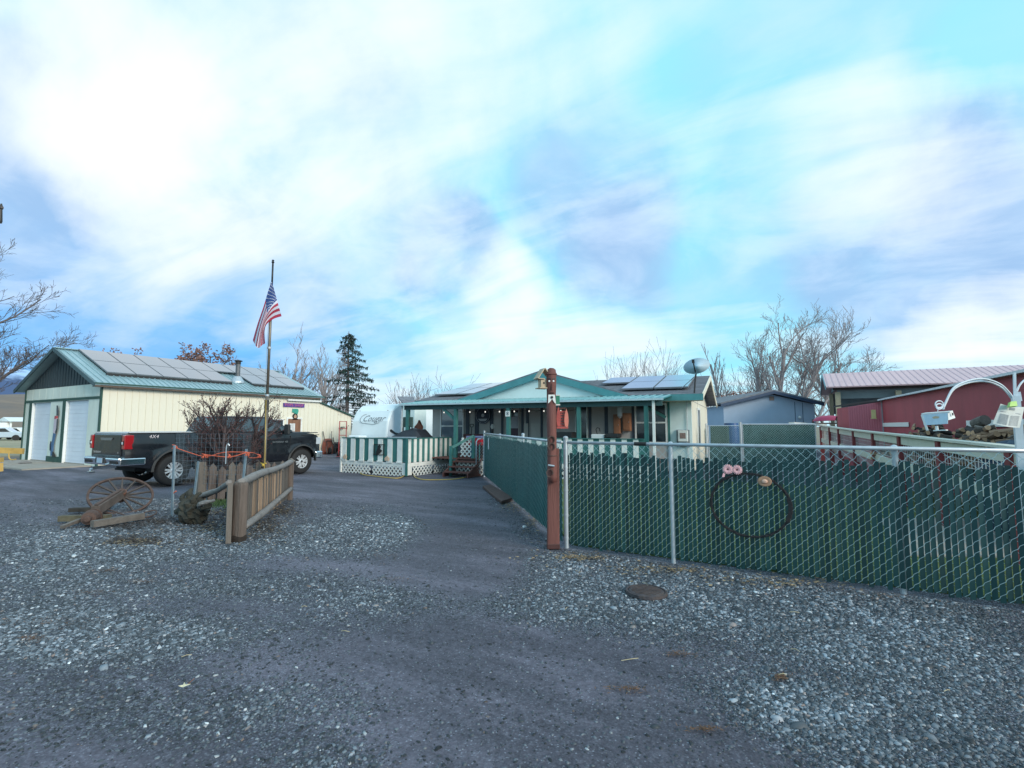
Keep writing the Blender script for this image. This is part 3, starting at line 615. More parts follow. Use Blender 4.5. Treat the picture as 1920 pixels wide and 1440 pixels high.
# ---------------------------------------------------------------- travel trailer
TX0, TX1, TY = -21.0, -18.35, 18.9
fib = M('trailer_white', (.82, .90, .94), .3, .03, .8, coat=.4, dirt=(.5, .54, .55), dirt_amt=.15)
tr = thing('travel_trailer', 'white travel trailer with a curved front cap parked beyond the deck', 'trailer', (-19.7, TY, 0))
prof = [(TY + .10, .55), (TY + .0, .85), (TY + .02, 1.2), (TY + .12, 1.9), (TY + .36, 2.42), (TY + .72, 2.72), (TY + 1.15, 2.83), (TY + 8.4, 2.86), (TY + 8.5, 2.7), (TY + 8.5, .55)]
part('body', MB().prism(prof, TX0, TX1, 'x'), fib, tr, bev=.10)
capm = M('trailer_cap', (.60, .68, .76), .3, .03, 1, coat=.4)
part('side_cap', MB().prism([(TY + .20, .70), (TY + .10, 1.2), (TY + .20, 1.9), (TY + .46, 2.42), (TY + 1.0, 2.74), (TY + 1.9, 2.74), (TY + 1.5, 2.1), (TY + 1.3, .7)], TX1 + .001, TX1 + .02, 'x'), capm, tr)
blk = M('swoosh_black', (.02, .025, .03), .4)
part('decal', MB().prism([(lambda q: (q.y, q.z))(px(u, v, TX1 + .03)) for u, v in ((731, 806), (734, 805), (742, 811), (755, 814), (755, 816), (741, 815), (732, 810))], TX1 + .021, TX1 + .03, 'x'), blk, tr)
part('decal', MB().prism([(TY + 4.2, 2.24), (TY + 5.2, 2.22), (TY + 5.2, 2.18), (TY + 4.5, 2.19)], TX1 + .004, TX1 + .012, 'x'), blk, tr)
for z_ in (.72,): part('side_seam', MB().box((TX1 + .001, TY + 1.6, .80), (TX1 + .006, TY + 8.3, .83)), capm, tr)
part('slide_out', MB().box((TX1 + .001, TY + 4.9, .9), (TX1 + .12, TY + 8.0, 2.55)), fib, tr, bev=.03)
awn = part('awning_arm', MB().bar((TX1 + .05, TY + 1.6, 2.68), (TX1 + .05, TY + 8, 2.68), .09, .09), capm, tr)
# script lettering on the front cap
lm = text_mb('Cougar', .46, shear=.45)
nrm = MB()
for k, (lo) in enumerate([0]):
    zc = 1.98
def fronty(z):
    pts = sorted([(p[1], p[0]) for p in prof[:7]])
    for (z0, y0), (z1, y1) in zip(pts, pts[1:]):
        if z0 <= z <= z1: return y0 + (y1 - y0) * (z - z0) / (z1 - z0)
    return TY
lt = MB(); lt.add([(-19.45 + p[0] * 1.15, fronty(2.02 + p[2]) - .014 + p[1], 2.02 + p[2]) for p in lm.v], lm.f)
sw = []
for i in range(17):
    t = i / 16; a = -1.9 + t * 3.4; sw.append((-20.05 - .36 * math.cos(a), 2.02 + .24 * math.sin(a)))
for (xa, za), (xb, zb) in zip(sw, sw[1:]): lt.bar((xa, fronty(za) - .014, za), (xb, fronty(zb) - .014, zb), .025, .012)
for (xa, za), (xb, zb) in zip([(-19.95, 1.78), (-19.65, 1.74), (-19.3, 1.72)], [(-19.65, 1.74), (-19.3, 1.72), (-18.95, 1.82)]): lt.bar((xa, fronty(za) - .014, za), (xb, fronty(zb) - .014, zb), .02, .012)
part('lettering', lt, M('grey_lettering', (.20, .23, .26), .4), tr)
for x in (-20.7, -18.65): part('marker_lamp', MB().ball((x, fronty(2.45) - .01, 2.45), .04, 8, (1, .4, .6)), M('amber_lens', (.3, .12, .04), .3), tr)
part('propane_cover', MB().box((-20.3, TY - .75, .55), (-19.5, TY - .2, 1.15)), fib, tr, bev=.06)
part('hitch_frame', MB().bar((-20.7, TY + .1, .5), (-19.9, TY - 1.5, .5), .08, .12).bar((-18.9, TY + .1, .5), (-19.8, TY - 1.5, .5), .08, .12).bar((-19.85, TY - 1.35, 0), (-19.85, TY - 1.35, .6), .06), blackm, tr)
for y in (TY + 4.3, TY + 5.1):
    for x in (TX0 + .05, TX1 - .28): part('wheel', MB().lathe([(.2, 0), (.33, .01), (.34, .11), (.33, .22), (.2, .23)], (x, y, .34), 'x', 18), dark, tr)
# ---------------------------------------------------------------- house (its own frame, turned 5 degrees)
HR = 5.0
hwall = M('house_siding_cool_light', (.70, .82, .82), .65, .05, 1.5, dirt=(.5, .56, .54), dirt_amt=.2)  # cooler light on the front is put into this siding colour
hwarm = M('house_siding_warm_light', (.78, .74, .62), .65, .05, 1.5, dirt=(.6, .56, .46), dirt_amt=.25)  # warm light from the right is put into this siding colour
porchw = M('porch_wall_shaded', (.46, .45, .44), .7, .08, 1.5)  # shade under the porch roof is put into a darker wall colour
shing = M('roof_shingles', (.17, .18, .21), .9, .35, 9, bump=.4, bscale=25, dirt=(.26, .27, .30), dirt_amt=.5, dirt_scale=5, stretch=(.35, 1, 1))
HO = (-6.8, 20.5, 0)
house = thing('house', 'low manufactured house with green trim, long front porch and solar roof', 'house', HO, HR)
HY, HB, HX0, HX1 = 17.0, 24.6, -11.5, -1.53
HE, HRZ, HRY = 2.62, 3.58, 20.8
part('side_wall', MB().prism([(HY + .06, .15), (HB, .15), (HB, HE), (HRY, HRZ - .12), (HY + .06, HE)], HX1 - .12, HX1, 'x'), hwarm, house)
part('side_wall', MB().prism([(HY + .06, .15), (HB, .15), (HB, HE), (HRY, HRZ - .12), (HY + .06, HE)], HX0, HX0 + .12, 'x'), hwarm, house)
part('back_wall', MB().box((HX0 + .13, HB - .12, .15), (HX1 - .13, HB, HE)), hwarm, house)
part('front_wall', MB().box((-2.21, HY, .15), (HX1 + .002, HY + .1, HE)), hwall, house)
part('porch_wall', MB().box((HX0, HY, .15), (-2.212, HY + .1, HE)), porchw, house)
part('corner_trim', MB().box((-2.27, HY - .03, .5), (-2.20, HY - .002, 2.5)), teal, house)
part('conduit', MB().tube([(-1.66, HY - .03, .4), (-1.66, HY - .03, 2.5)], .012, 6), galv, house)
part('wall_seam', MB().box((HX1 + .001, HY + 2.4, .2), (HX1 + .006, HY + 2.42, 2.7)).box((HX1 + .001, HY + .1, 2.44), (HX1 + .006, HB - .1, 2.46)), M('seam_grey', (.35, .35, .34), .7), house)
def hz(y): return HE + (y - (HY - .6)) * (HRZ - HE) / (HRY - HY + .6) if y < HRY else HE + ((HB + .5) - y) * (HRZ - HE) / (HB + .5 - HRY)
hx0, hx1 = HX0 - .45, HX1 + .42
hroof = part('roof', MB().slab((hx0, HY - .6, HE), (hx1, HY - .6, HE), (hx1, HRY, HRZ), (hx0, HRY, HRZ), .06).slab((hx0, HRY, HRZ), (hx1, HRY, HRZ), (hx1, HB + .5, HE), (hx0, HB + .5, HE), .06), shing, house)
# raised shingle courses
for k in range(24):
    y0 = HY - .6 + k * .19; part('shingle_course', MB().slab((hx0 + .01, y0, hz(y0) + .014), (hx1 - .01, y0, hz(y0) + .014), (hx1 - .01, y0 + .18, hz(y0 + .18) + .004), (hx0 + .01, y0 + .18, hz(y0 + .18) + .004), .01), shing, hroof)
fasc = M('teal_fascia', (.065, .25, .28), .55, .12, 3, dirt=(.14, .34, .36), dirt_amt=.35)
part('fascia', MB().box((hx0, HY - .63, HE - .20), (-9.75, HY - .603, HE - .0)), fasc, house); part('fascia', MB().box((-3.5, HY - .63, HE - .20), (hx1, HY - .603, HE)), fasc, house)
part('rake_board', MB().slab((hx1 + .002, HY - .62, HE - .16), (hx1 + .002, HRY, HRZ - .16), (hx1 + .002, HRY, HRZ + .02), (hx1 + .002, HY - .62, HE + .02), .03).slab((hx1 + .002, HRY, HRZ - .16), (hx1 + .002, HB + .5, HE - .16), (hx1 + .002, HB + .5, HE + .02), (hx1 + .002, HRY, HRZ + .02), .03), hwarm, house)
part('soffit', MB().box((hx0 + .02, HY - .6, HE - .2), (hx1 - .02, HY - .01, HE - .18)), hwarm, house)
sw_ = part('window', MB().box((HX1 + .003, 19.0, .95), (HX1 + .03, 19.9, 2.2)), glass('window_glass'), house)
part('frame', MB().box((HX1 + .003, 18.92, .87), (HX1 + .05, 18.995, 2.28)).box((HX1 + .003, 19.905, .87), (HX1 + .05, 19.98, 2.28)).box((HX1 + .003, 18.996, .87), (HX1 + .05, 19.904, .945)).box((HX1 + .003, 18.996, 2.205), (HX1 + .05, 19.904, 2.28)), white, sw_)
# cross gable in front
GX, GZ, GL, GR2, GZE = -6.45, 3.52, -9.85, -3.40, 2.60
gy = HY - .64
gab = part('gable_wall', MB().prism([(GL + .7, 2.62), (GR2 - .7, 2.62), (GX, GZ - .14)], gy, gy + .08, 'y'), hwall, house)
gs = (GZ - GZE) / (GX - GL)
yr = HRY - .7
for (xe, s_) in ((GL, -1), (GR2, 1)):
    part('gable_roof', MB().slab((GX, gy - .12, GZ + .02), (GX, yr, GZ + .02), (xe, HY + .2, GZE + .04), (xe, gy - .12, GZE + .02), -.05 if s_ < 0 else .05), shing, house)
    part('gable_fascia', MB().slab((GX, gy - .125, GZ - .20), (xe, gy - .125, GZE - .22), (xe, gy - .125, GZE + .02), (GX, gy - .125, GZ + .02), .03), fasc, house)
# solar on the roof
for k in range(4):
    for r in range(2):
        x0 = -11.55 + k * 1.06; 
        if r == 0 and k == 3: continue
        y0 = HY + .2 + r * 1.62
        f = part('solar_panel', MB().slab((x0, y0, hz(y0) + .13), (x0 + 1.03, y0, hz(y0) + .13), (x0 + 1.03, y0 + 1.6, hz(y0 + 1.6) + .13), (x0, y0 + 1.6, hz(y0 + 1.6) + .13), .05), solarf, house)
        part('panel_glass', MB().slab((x0 + .02, y0 + .02, hz(y0 + .02) + .135), (x0 + 1.01, y0 + .02, hz(y0 + .02) + .135), (x0 + 1.01, y0 + 1.58, hz(y0 + 1.58) + .135), (x0 + .02, y0 + 1.58, hz(y0 + 1.58) + .135), .004), solar, f)
for k, r in ((0, 1), (1, 0), (1, 1), (2, 0), (2, 1)):
    x0 = -4.95 + k * 1.12; y0 = HY + .15 + r * 1.66
    f = part('solar_panel', MB().slab((x0, y0, hz(y0) + .13), (x0 + 1.09, y0, hz(y0) + .13), (x0 + 1.09, y0 + 1.64, hz(y0 + 1.64) + .13), (x0, y0 + 1.64, hz(y0 + 1.64) + .13), .05), solarf, house)
    part('panel_glass', MB().slab((x0 + .02, y0 + .02, hz(y0 + .02) + .135), (x0 + 1.07, y0 + .02, hz(y0 + .02) + .135), (x0 + 1.07, y0 + 1.62, hz(y0 + 1.62) + .135), (x0 + .02, y0 + 1.62, hz(y0 + 1.62) + .135), .004), solar, f)
# porch roof, beam, posts, floor
PX0, PX1, PY = -11.2, -2.05, 14.45
prf = part('porch_roof', MB().slab((PX0, PY, 2.40), (PX1, PY, 2.40), (PX1, HY - .64, 2.60), (PX0, HY - .64, 2.60), .03), M('teal_tin', (.05, .26, .30), .3, .15, 2, metal=.3), house)
for i in range(41): part('porch_rib', MB().bar((PX0 + .1 + i * .225, PY - .01, 2.415), (PX0 + .1 + i * .225, HY - .66, 2.612), .05, .03), M('teal_rib_highlight', (.35, .62, .66), .3, .1, metal=.4), prf)  # highlights along the ribs are put into a paler colour than the tin
part('drip_edge', MB().box((PX0 - .02, PY - .04, 2.35), (PX1 + .02, PY - .012, 2.405)), M('pale_drip_edge', (.5, .62, .68), .4, .1, metal=.3), prf)
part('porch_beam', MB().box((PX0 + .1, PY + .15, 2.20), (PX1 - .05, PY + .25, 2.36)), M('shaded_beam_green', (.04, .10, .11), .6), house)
PF = .55
deckb = M('red_brown_deck', (.16, .065, .055), .7, .2, 3, island=.15, stretch=(1, 5, 1))
for k in range(18): part('porch_board', MB().box((-11.1, PY + .1 + k * .137, PF - .04), (-2.3, PY + .1 + k * .137 + .128, PF)), deckb, house)
for x in (-8.95, -6.95, -4.57, -2.55): part('porch_post', MB().box((x - .055, PY + .13, 0 if x > -3 else .0), (x + .055, PY + .245, 2.2)), teal, house)
part('porch_post', MB().box((-11.02, PY + .13, 0), (-10.9, PY + .245, 2.2)), teal, house)
part('thin_post', MB().tube([(-11.17, PY + .1, .4), (-11.17, PY + .1, 2.36)], .035, 8), galv, house)
part('thin_post', MB().box((-2.36, PY + .05, .1), (-2.29, PY + .12, 2.36)), white, house)
part('brace', MB().bar((-9.0, PY + .2, 1.85), (-9.45, PY + .2, 2.2), .07, .09), teal, house)
part('brace', MB().bar((-2.3, HY - .25, 1.9), (-2.95, HY - .25, 2.28), .07, .09), teal, house)
# porch railing with white slats over green boards
part('rail_cap', MB().box((-7.6, PY + .02, 1.235), (-2.6, PY + .125, 1.255)), teal, house)
grn = mk(MB().box((-.09, 0, -.38), (.09, .02, .38)), 'rail_board', teal); wht_ = mk(MB().box((-.075, -.02, -.36), (.075, 0, .39)), 'rail_slat', whitew)
for i in range(15):
    x = -7.5 + i * .333
    piece('rail_board', grn, house, (x + .166, PY + .07, .86)); piece('rail_board', grn, house, (x + .0, PY + .075, .86)); piece('rail_slat', wht_, house, (x, PY + .068, .86))
part('skirt_board', MB().box((-8.2, PY + .03, .33), (-2.5, PY + .06, .47)), whitew, house)
def lattice(w, h, pitch=.165, sw=.042, t=.012):
    """diagonal lattice strips clipped to a w x h rectangle in XZ, facing -Y, lower left at the origin"""
    mb = MB()
    for s_ in (1, -1):
        k = -int(h / pitch) - 1
        while k * pitch < w + h:
            pts = []
            c = k * pitch
            # line z = s*(x - c) (+h for the other way)
            for x in (0, w):
                z = s_ * (x - c) + (0 if s_ > 0 else 0)
                if 0 <= z <= h: pts.append((x, z))
            for z in (0, h):
                x = c + s_ * z
                if 0 < x < w: pts.append((x, z))
            pts = sorted(set((round(a, 4), round(b, 4)) for a, b in pts))
            if len(pts) >= 2 and math.dist(pts[0], pts[-1]) > .03:
                (xa, za), (xb, zb) = pts[0], pts[-1]; y = -.006 if s_ > 0 else .006
                mb.bar((xa, y, za), (xb, y, zb), t * .9, sw)
            k += 1
    return mb
def lat_part(parent, x, y, z, w, h, rot=0, name='lattice'):
    mb = moved(lattice(w, h), TR((x, y, z)) @ RZ(rot)); return part(name, mb, whitew, parent)
lat_part(house, -8.2, PY + .04, .02, 5.7, .31)
# front wall of the porch: doors, battens, windows
def yq(u, v): return py(u, v, HY, 25)
battm = M('porch_batten_dark', (.05, .07, .10), .6, .2)
for (a, b) in ((874, 880), (891, 898), (919, 925), (940, 944), (978, 982), (987, 992), (1014, 1018), (1104, 1109), (1134, 1140), (1185, 1189)):
    x0, x1 = yq(a, 790).x, yq(b, 790).x; part('batten', MB().box((x0, HY - .03, .56), (x1, HY - .002, 2.42)), battm, house)
def win(name, u0, v0, u1, v1, fr=white, gl=None, w=.05, mid=None, zb=None):
    p0, p1 = yq(u0, v0), yq(u1, v1); x0, x1, z1, z0 = p0.x, p1.x, p0.z, p1.z if zb is None else zb
    o = part(name, MB().box((x0, HY - .035, z0), (x1, HY - .003, z1)), gl or glass('window_glass'), house)
    f = MB().box((x0 - w, HY - .06, z0 - w), (x0, HY - .001, z1 + w)).box((x1, HY - .06, z0 - w), (x1 + w, HY - .001, z1 + w)).box((x0, HY - .06, z1), (x1, HY - .001, z1 + w)).box((x0, HY - .06, z0 - w), (x1, HY - .001, z0))
    if mid: f.box((x0, HY - .058, z0 + (z1 - z0) * mid - .025), (x1, HY - .036, z0 + (z1 - z0) * mid + .025))
    part('frame', f, fr, o); return o
win('storm_door', 829, 765, 868, 840, mid=.58, zb=.62, gl=M('storm_glass', (.13, .17, .22), .08, .2, 1.5, spec=.9, coat=.6))
d2 = win('entry_door', 951, 769, 973, 840, fr=porchw, gl=M('door_dark_panel', (.07, .035, .06), .5), zb=.58)
a, b = yq(952, 772), yq(972, 781); part('door_window', MB().box((a.x, HY - .05, b.z), (b.x, HY - .037, a.z)), glass('window_glass'), d2)
a, b = yq(952, 782), yq(972, 803); part('door_panel', MB().box((a.x, HY - .05, b.z), (b.x, HY - .037, a.z)), M('door_blind_grey', (.38, .40, .45), .6), d2)
sd_ = win('sliding_door', 1080, 762, 1101, 840, fr=hwall, zb=.6, w=.03)
win('window', 1193, 760, 1249, 830, mid=.52, zb=1.1)
for (a, b, c) in ((983, 991, 'porch_panel'), (996, 1014, 'porch_panel')):
    x0, x1 = yq(a, 790).x, yq(b, 790).x; part(c, MB().box((x0, HY - .05, .6), (x1, HY - .002, 1.72)), M('porch_panel_pale', (.5, .5, .48), .6), house)
# wall mounted meter box
mtr = thing('meter_box', 'weathered white electric meter panel on the house front right of the porch', 'meter box', (-1.8, HY - .1, 1.0), HR)
part('backing', MB().box((-2.0, HY - .05, .95), (-1.60, HY - .003, 1.50)), M('grey_backing', (.25, .27, .29), .6), mtr)
part('box', MB().box((-1.95, HY - .16, 1.12), (-1.65, HY - .052, 1.48)), whitew, mtr, bev=.015)
part('window', MB().box((-1.89, HY - .166, 1.22), (-1.71, HY - .161, 1.40)), M('rusty_glass', (.26, .17, .15), .4, .4, 20), mtr)
part('lower_box', MB().box((-1.93, HY - .12, .98), (-1.67, HY - .052, 1.10)), galv, mtr)
# satellite dish at the roof corner
ds = thing('satellite_dish', 'grey satellite dish on a thin mast at the right roof corner', 'satellite dish', (-1.42, HY - .4, 2.6), HR)
dm = M('dish_grey', (.42, .58, .70), .5, .06, 3)
ctr = Vector((-1.27, HY - .55, 3.46)); Mx = TR(ctr) @ RZ(-14) @ RX(62) @ Matrix.Scale(.84, 4)
dd_ = MB(); prof_ = [(r * .43, .0 + (r ** 2) * .085) for r in (0.02, .2, .4, .6, .8, .95, 1.0)]
dd_.lathe(prof_, (0, 0, 0), 'z', 28); dd_.lathe([(.428, .083), (.435, .078), (.40, .055), (.01, -.02)], (0, 0, 0), 'z', 28)
dd_.v = [(x * 1.12, y * .82, z) for x, y, z in dd_.v]
part('reflector', moved(dd_, Mx), dm, ds, smooth=True)
part('arm', MB().bar(Mx @ Vector((0, -.30, .05)), Mx @ Vector((0, -.05, .42)), .03).box(Mx @ Vector((-.05, -.09, .40)), Mx @ Vector((.05, .02, .48))), blackm, ds)
part('mast', MB().tube([(-1.28, HY - .5, 3.42), (-1.34, HY - .5, 3.1), (-1.38, HY - .5, 2.63)], .025, 8), blackm, ds)
part('strut', MB().tube([(-1.38, HY - .5, 3.15), (-1.85, HY + .2, 2.85)], .014, 6), galv, ds)
# string lights
stl = thing('string_lights', 'string of small white bulbs hung along under the porch roof', 'string lights', (-7, PY + .3, 2.2), HR)
bulbm = M('bulb_lit', (.9, .9, .9), .3, .02, emis=1.0)
xs_ = [yq(u, 768).x for u in (853, 877, 902, 931, 958, 986, 1014, 1042, 1074, 1110)]
bl_ = mk(MB().ball((0, 0, 0), .022, 8, (1, 1, 1.3)), 'bulb', bulbm)
zs_ = 2.12
cp = []
for i, x in enumerate(xs_):
    piece('bulb', bl_, stl, (x * .92 - .35, PY + 1.0, zs_)); cp.append((x * .92 - .35, PY + 1.0, zs_ + .05))
    if i < len(xs_) - 1: xm = (x + xs_[i + 1]) / 2 * .92 - .35; cp.append((xm, PY + 1.0, zs_ + .0))
part('cord', MB().tube(cp, .005, 4), blackm, stl)
pl = single('porch_lantern', MB().box((-3.86, HY - .3, 1.95), (-3.72, HY - .16, 2.25)).lathe([(.1, 2.25), (.02, 2.33)], (-3.79, HY - .23, 0), n=10).lathe([(.02, 1.88), (.08, 1.94)], (-3.79, HY - .23, 0), n=10), M('lantern_glass', (.6, .66, .7), .3), 'boxy pale lantern hanging above the two wooden wall cabinets', 'lantern', (-3.79, HY - .2, 1.88), HR)
# things on the porch wall and floor
dark_disc = M('dark_disc_paint', (.02, .03, .06), .5)
p = yq(907, 779); rs = thing('round_sign', 'round dark sign with a pale ring on the porch wall by the left door', 'sign', (p.x, HY - .05, p.z), HR)
part('disc', MB().lathe([(.33, -.04), (.33, -.01)], (p.x, HY - .03, p.z), 'y', 28), dark_disc, rs)
pale = M('pale_marking', (.45, .48, .52), .6)
rg = MB()
for i in range(28):
    a0, a1 = i / 28 * 6.283, (i + 1) / 28 * 6.283
    rg.bar((p.x + .30 * math.cos(a0), HY - .075, p.z + .30 * math.sin(a0)), (p.x + .30 * math.cos(a1), HY - .075, p.z + .30 * math.sin(a1)), .012, .012)
part('ring', rg, pale, rs); part('hub', MB().lathe([(.07, -.05), (.06, -.03)], (p.x, HY - .03, p.z), 'y', 14), pale, rs)
part('lower_mark', MB().prism([(p.x - .2, p.z - .13), (p.x + .2, p.z - .13), (p.x + .12, p.z - .22), (p.x - .12, p.z - .22)], HY - .078, HY - .072, 'y'), pale, rs)
cab = M('cabinet_wood', (.34, .15, .08), .55, .25, 3, stretch=(3, 3, .6), bump=.2)
for (u0, v0, u1, v1, lab) in ((1152, 777, 1166, 817, 'brown wooden wall cabinet with carved letters left of its twin on the porch'), (1169, 775, 1185, 808, 'orange brown wooden wall cabinet nearest the white framed porch window')):
    a, b = yq(u0, v0), yq(u1, v1); c = thing('wall_cabinet', lab, 'cabinet', ((a.x + b.x) / 2, HY - .1, b.z), HR, 'wooden cabinets on the porch wall')
    part('box', MB().box((a.x, HY - .2, b.z), (b.x, HY - .035, a.z)), cab, c, bev=.01); part('door', MB().box((a.x + .03, HY - .22, b.z + .04), (b.x - .03, HY - .201, a.z - .04)), cab, c, bev=.008)
    part('knob', MB().ball((b.x - .06, HY - .23, (a.z + b.z) / 2), .015, 8), galv, c)
cl = thing('cooler', 'red ice cooler with a grey blue lid raised on a stand on the porch', 'cooler', (-9.2, PY + .5, PF), HR)
a, b = py(882, 821, PY + .5, 25), py(908, 835, PY + .5, 25)
coolm = M('cooler_red', (.50, .03, .05), .4, .08)
part('body', MB().add([(a.x + .05, PY + .3, b.z), (b.x - .02, PY + .3, b.z), (b.x - .02, PY + .65, b.z), (a.x + .05, PY + .65, b.z), (a.x, PY + .25, a.z), (b.x + .03, PY + .25, a.z), (b.x + .03, PY + .7, a.z), (a.x, PY + .7, a.z)], [(3, 2, 1, 0), (4, 5, 6, 7), (0, 1, 5, 4), (1, 2, 6, 5), (2, 3, 7, 6), (3, 0, 4, 7)]), coolm, cl, bev=.02)
part('lid', MB().box((a.x - .02, PY + .23, a.z + .002), (b.x + .05, PY + .72, a.z + .07)), M('cooler_lid', (.16, .19, .36), .5), cl, bev=.02)
part('stand', MB().box((a.x + .1, PY + .3, PF), (a.x + .14, PY + .34, b.z)).box((b.x - .1, PY + .3, PF), (b.x - .06, PY + .34, b.z)).box((a.x + .1, PY + .6, PF), (a.x + .14, PY + .64, b.z)).box((b.x - .1, PY + .6, PF), (b.x - .06, PY + .64, b.z)), M('blue_stand', (.05, .08, .2), .6), cl)
a = py(884, 797, HY - .15, 25)
sh = thing('shovel', 'dark D handled shovel standing against the porch wall by the cooler', 'shovel', (a.x, HY - .15, PF), HR)
part('shaft', MB().tube([(a.x - .03, HY - .2, PF + .3), (a.x, HY - .12, a.z - .1)], .018, 8), blackm, sh)
hn = MB().tube([(a.x, HY - .12, a.z - .1), (a.x - .08, HY - .12, a.z - .02), (a.x - .08, HY - .12, a.z + .03), (a.x + .08, HY - .12, a.z + .03), (a.x + .08, HY - .12, a.z - .02), (a.x, HY - .12, a.z - .1)], .014, 6)
part('handle', hn, blackm, sh); part('blade', MB().box((a.x - .14, HY - .24, PF), (a.x + .1, HY - .22, PF + .32)), galv, sh)
single('low_wall_panel', MB().box((yq(876, 800).x, HY - .3, PF), (yq(926, 800).x, HY - .24, 1.32)), M('red_brown_panel', (.13, .05, .055), .7, .2), 'red brown board panel behind the cooler on the porch', 'panel', (-9.2, HY - .3, PF), HR)
a, b = py(1109, 814, PY + .5, 25), py(1133, 824, PY + .5, 25)
sk = thing('utility_sink', 'white sink basin with a dark curved tap on the porch', 'sink', (a.x + .2, PY + .6, PF), HR)
part('basin', MB().box((a.x, PY + .45, b.z - .1), (b.x, PY + .95, a.z)), white, sk, bev=.02)
part('cabinet', MB().box((a.x + .03, PY + .5, PF), (b.x - .03, PY + .9, b.z - .101)), white, sk)
part('tap', MB().tube([(a.x + .1, PY + .8, a.z), (a.x + .06, PY + .8, a.z + .14), (a.x + .1, PY + .8, a.z + .2), (a.x + .17, PY + .8, a.z + .18), (a.x + .19, PY + .8, a.z + .08)], .014, 6), blackm, sk)
a, b = py(1136, 811, PY + .5, 25), py(1160, 821, PY + .5, 25)
gr_ = thing('griddle', 'flat black griddle beside the white sink on the porch', 'grill', (a.x + .2, PY + .6, PF), HR)
part('top', MB().box((a.x, PY + .4, b.z), (b.x, PY + .9, a.z - .03)), blackm, gr_, bev=.02)
for q in (a.x + .05, b.x - .05): part('leg', MB().box((q - .02, PY + .45, PF), (q + .02, PY + .85, b.z)), blackm, gr_)
a, b = py(1043, 810, PY + .5, 25), py(1074, 822, PY + .5, 25)
single('black_chest', MB().box((a.x, PY + .4, PF), (b.x, PY + .85, a.z)), blackm, 'long black storage chest on the porch behind the carved post', 'chest', (a.x + .2, PY + .6, PF), HR, bev=.02)
pq = thing('post_plaque', 'small white number plaque on the second green porch post', 'plaque', (-6.95, PY + .12, 2.0), HR)
part('plate', MB().box((-7.03, PY + .11, 1.93), (-6.87, PY + .128, 2.11)), white, pq)
part('number', moved(text_mb('8', .17), TR((-6.95, PY + .106, 2.02))), dark_disc, pq)
a = yq(934, 800)
lnt = thing('garden_ornament', 'small white lantern ornament standing on the porch by the dark door', 'ornament', (a.x, HY - .5, PF), HR)
part('post', MB().box((a.x - .03, HY - .5, PF), (a.x + .03, HY - .44, a.z - .08)), blackm, lnt)
part('lamp', MB().lathe([(.04, a.z - .08), (.08, a.z), (.03, a.z + .1)], (a.x, HY - .47, 0), n=10), white, lnt)
# steps
stp = thing('porch_steps', 'red brown wooden steps up to the porch beside the striped deck', 'steps', (-9.9, PY - .3, 0), HR)
sx0, sx1 = py(846, 870, PY - .3, 25).x, py(894, 870, PY - .3, 25).x
for k in range(3):
    part('tread', MB().box((sx0, PY - .78 + k * .28, .13 + k * .15), (sx1, PY - .5 + k * .28, .17 + k * .15)), deckb, stp)
part('stringer', MB().slab((sx0 + .02, PY - .8, .0), (sx0 + .02, PY + .08, .0), (sx0 + .02, PY + .08, .52), (sx0 + .02, PY - .8, .12), .04).slab((sx1 - .04, PY - .8, .0), (sx1 - .04, PY + .08, .0), (sx1 - .04, PY + .08, .52), (sx1 - .04, PY - .8, .12), .04), deckb, stp)
part('handrail', MB().bar((sx0 + .10, PY - .42, .92), (sx0 + .62, PY + .1, 1.3), .06, .08), teal, stp)
part('newel', MB().box((sx0 + .03, PY - .48, 0), (sx0 + .11, PY - .40, .97)), teal, stp); part('newel', MB().box((sx0 + .56, PY + .05, PF), (sx0 + .66, PY + .12, 1.3)), teal, stp)
lat_part(stp, sx0 + .12, PY + .1, PF + .05, .5, .62)
lat_part(stp, sx0, PY - .05, .05, sx1 - sx0, .4)
# ---------------------------------------------------------------- striped deck box (world frame)
dk = thing('striped_deck', 'low deck railed with green and white striped slats over white lattice', 'deck', (-12.6, 13.4, 0))
DX0, DX1, DY0, DY1 = -14.15, -11.1, 12.42, 14.75
part('floor', MB().box((DX0 + .05, DY0 + .05, .42), (DX1 - .05, DY1, .5)), deckb, dk)
part('rail_cap', MB().box((DX0, DY0 - .04, 1.19), (DX1, DY0 + .06, 1.225)).box((DX1 - .06, DY0 + .06, 1.19), (DX1 + .04, DY1, 1.225)), teal, dk)
n = 14; w = (DX1 - DX0) / n
for i in range(n):
    wh = i % 2 == 0; x = DX0 + i * w
    part('slat', MB().box((x + .004, DY0 - (.03 if wh else .012), .42 if wh else .44), (x + w - .004, DY0, 1.188)), whitew if wh else teal, dk)
    if wh: part('slat_foot', MB().box((x - .02, DY0 - .05, .40), (x + w + .02, DY0 - .031, .46)), whitew, dk)
n2 = 17; w2 = (DY1 - DY0) / n2
for i in range(n2):
    wh = i % 2 == 0; y = DY0 + i * w2
    part('slat', MB().box((DX1, y + .004, .42 if wh else .44), (DX1 + (.03 if wh else .012), y + w2 - .004, 1.188)), whitew if wh else teal, dk)
part('skirt_board', MB().box((DX0, DY0 - .02, .29), (DX1, DY0 - .001, .415)).box((DX1 + .001, DY0 - .02, .29), (DX1 + .02, DY1, .415)).box((DX1 - .22, DY0 - .022, .02), (DX1 + .0, DY0 - .002, .288)).box((DX1 + .0011, DY0 - .02, .02), (DX1 + .019, DY0 + .2, .288)), whitew, dk)
lat_part(dk, DX0 + .05, DY0 - .01, -.01, 1.35, .30); lat_part(dk, DX0 + 1.5, DY0 - .01, -.03, 1.3, .32)
mbl = moved(lattice(1.0, .34), TR((DX1 + .012, DY0 + .25, -.05)) @ RZ(90)); part('lattice', mbl, whitew, dk)
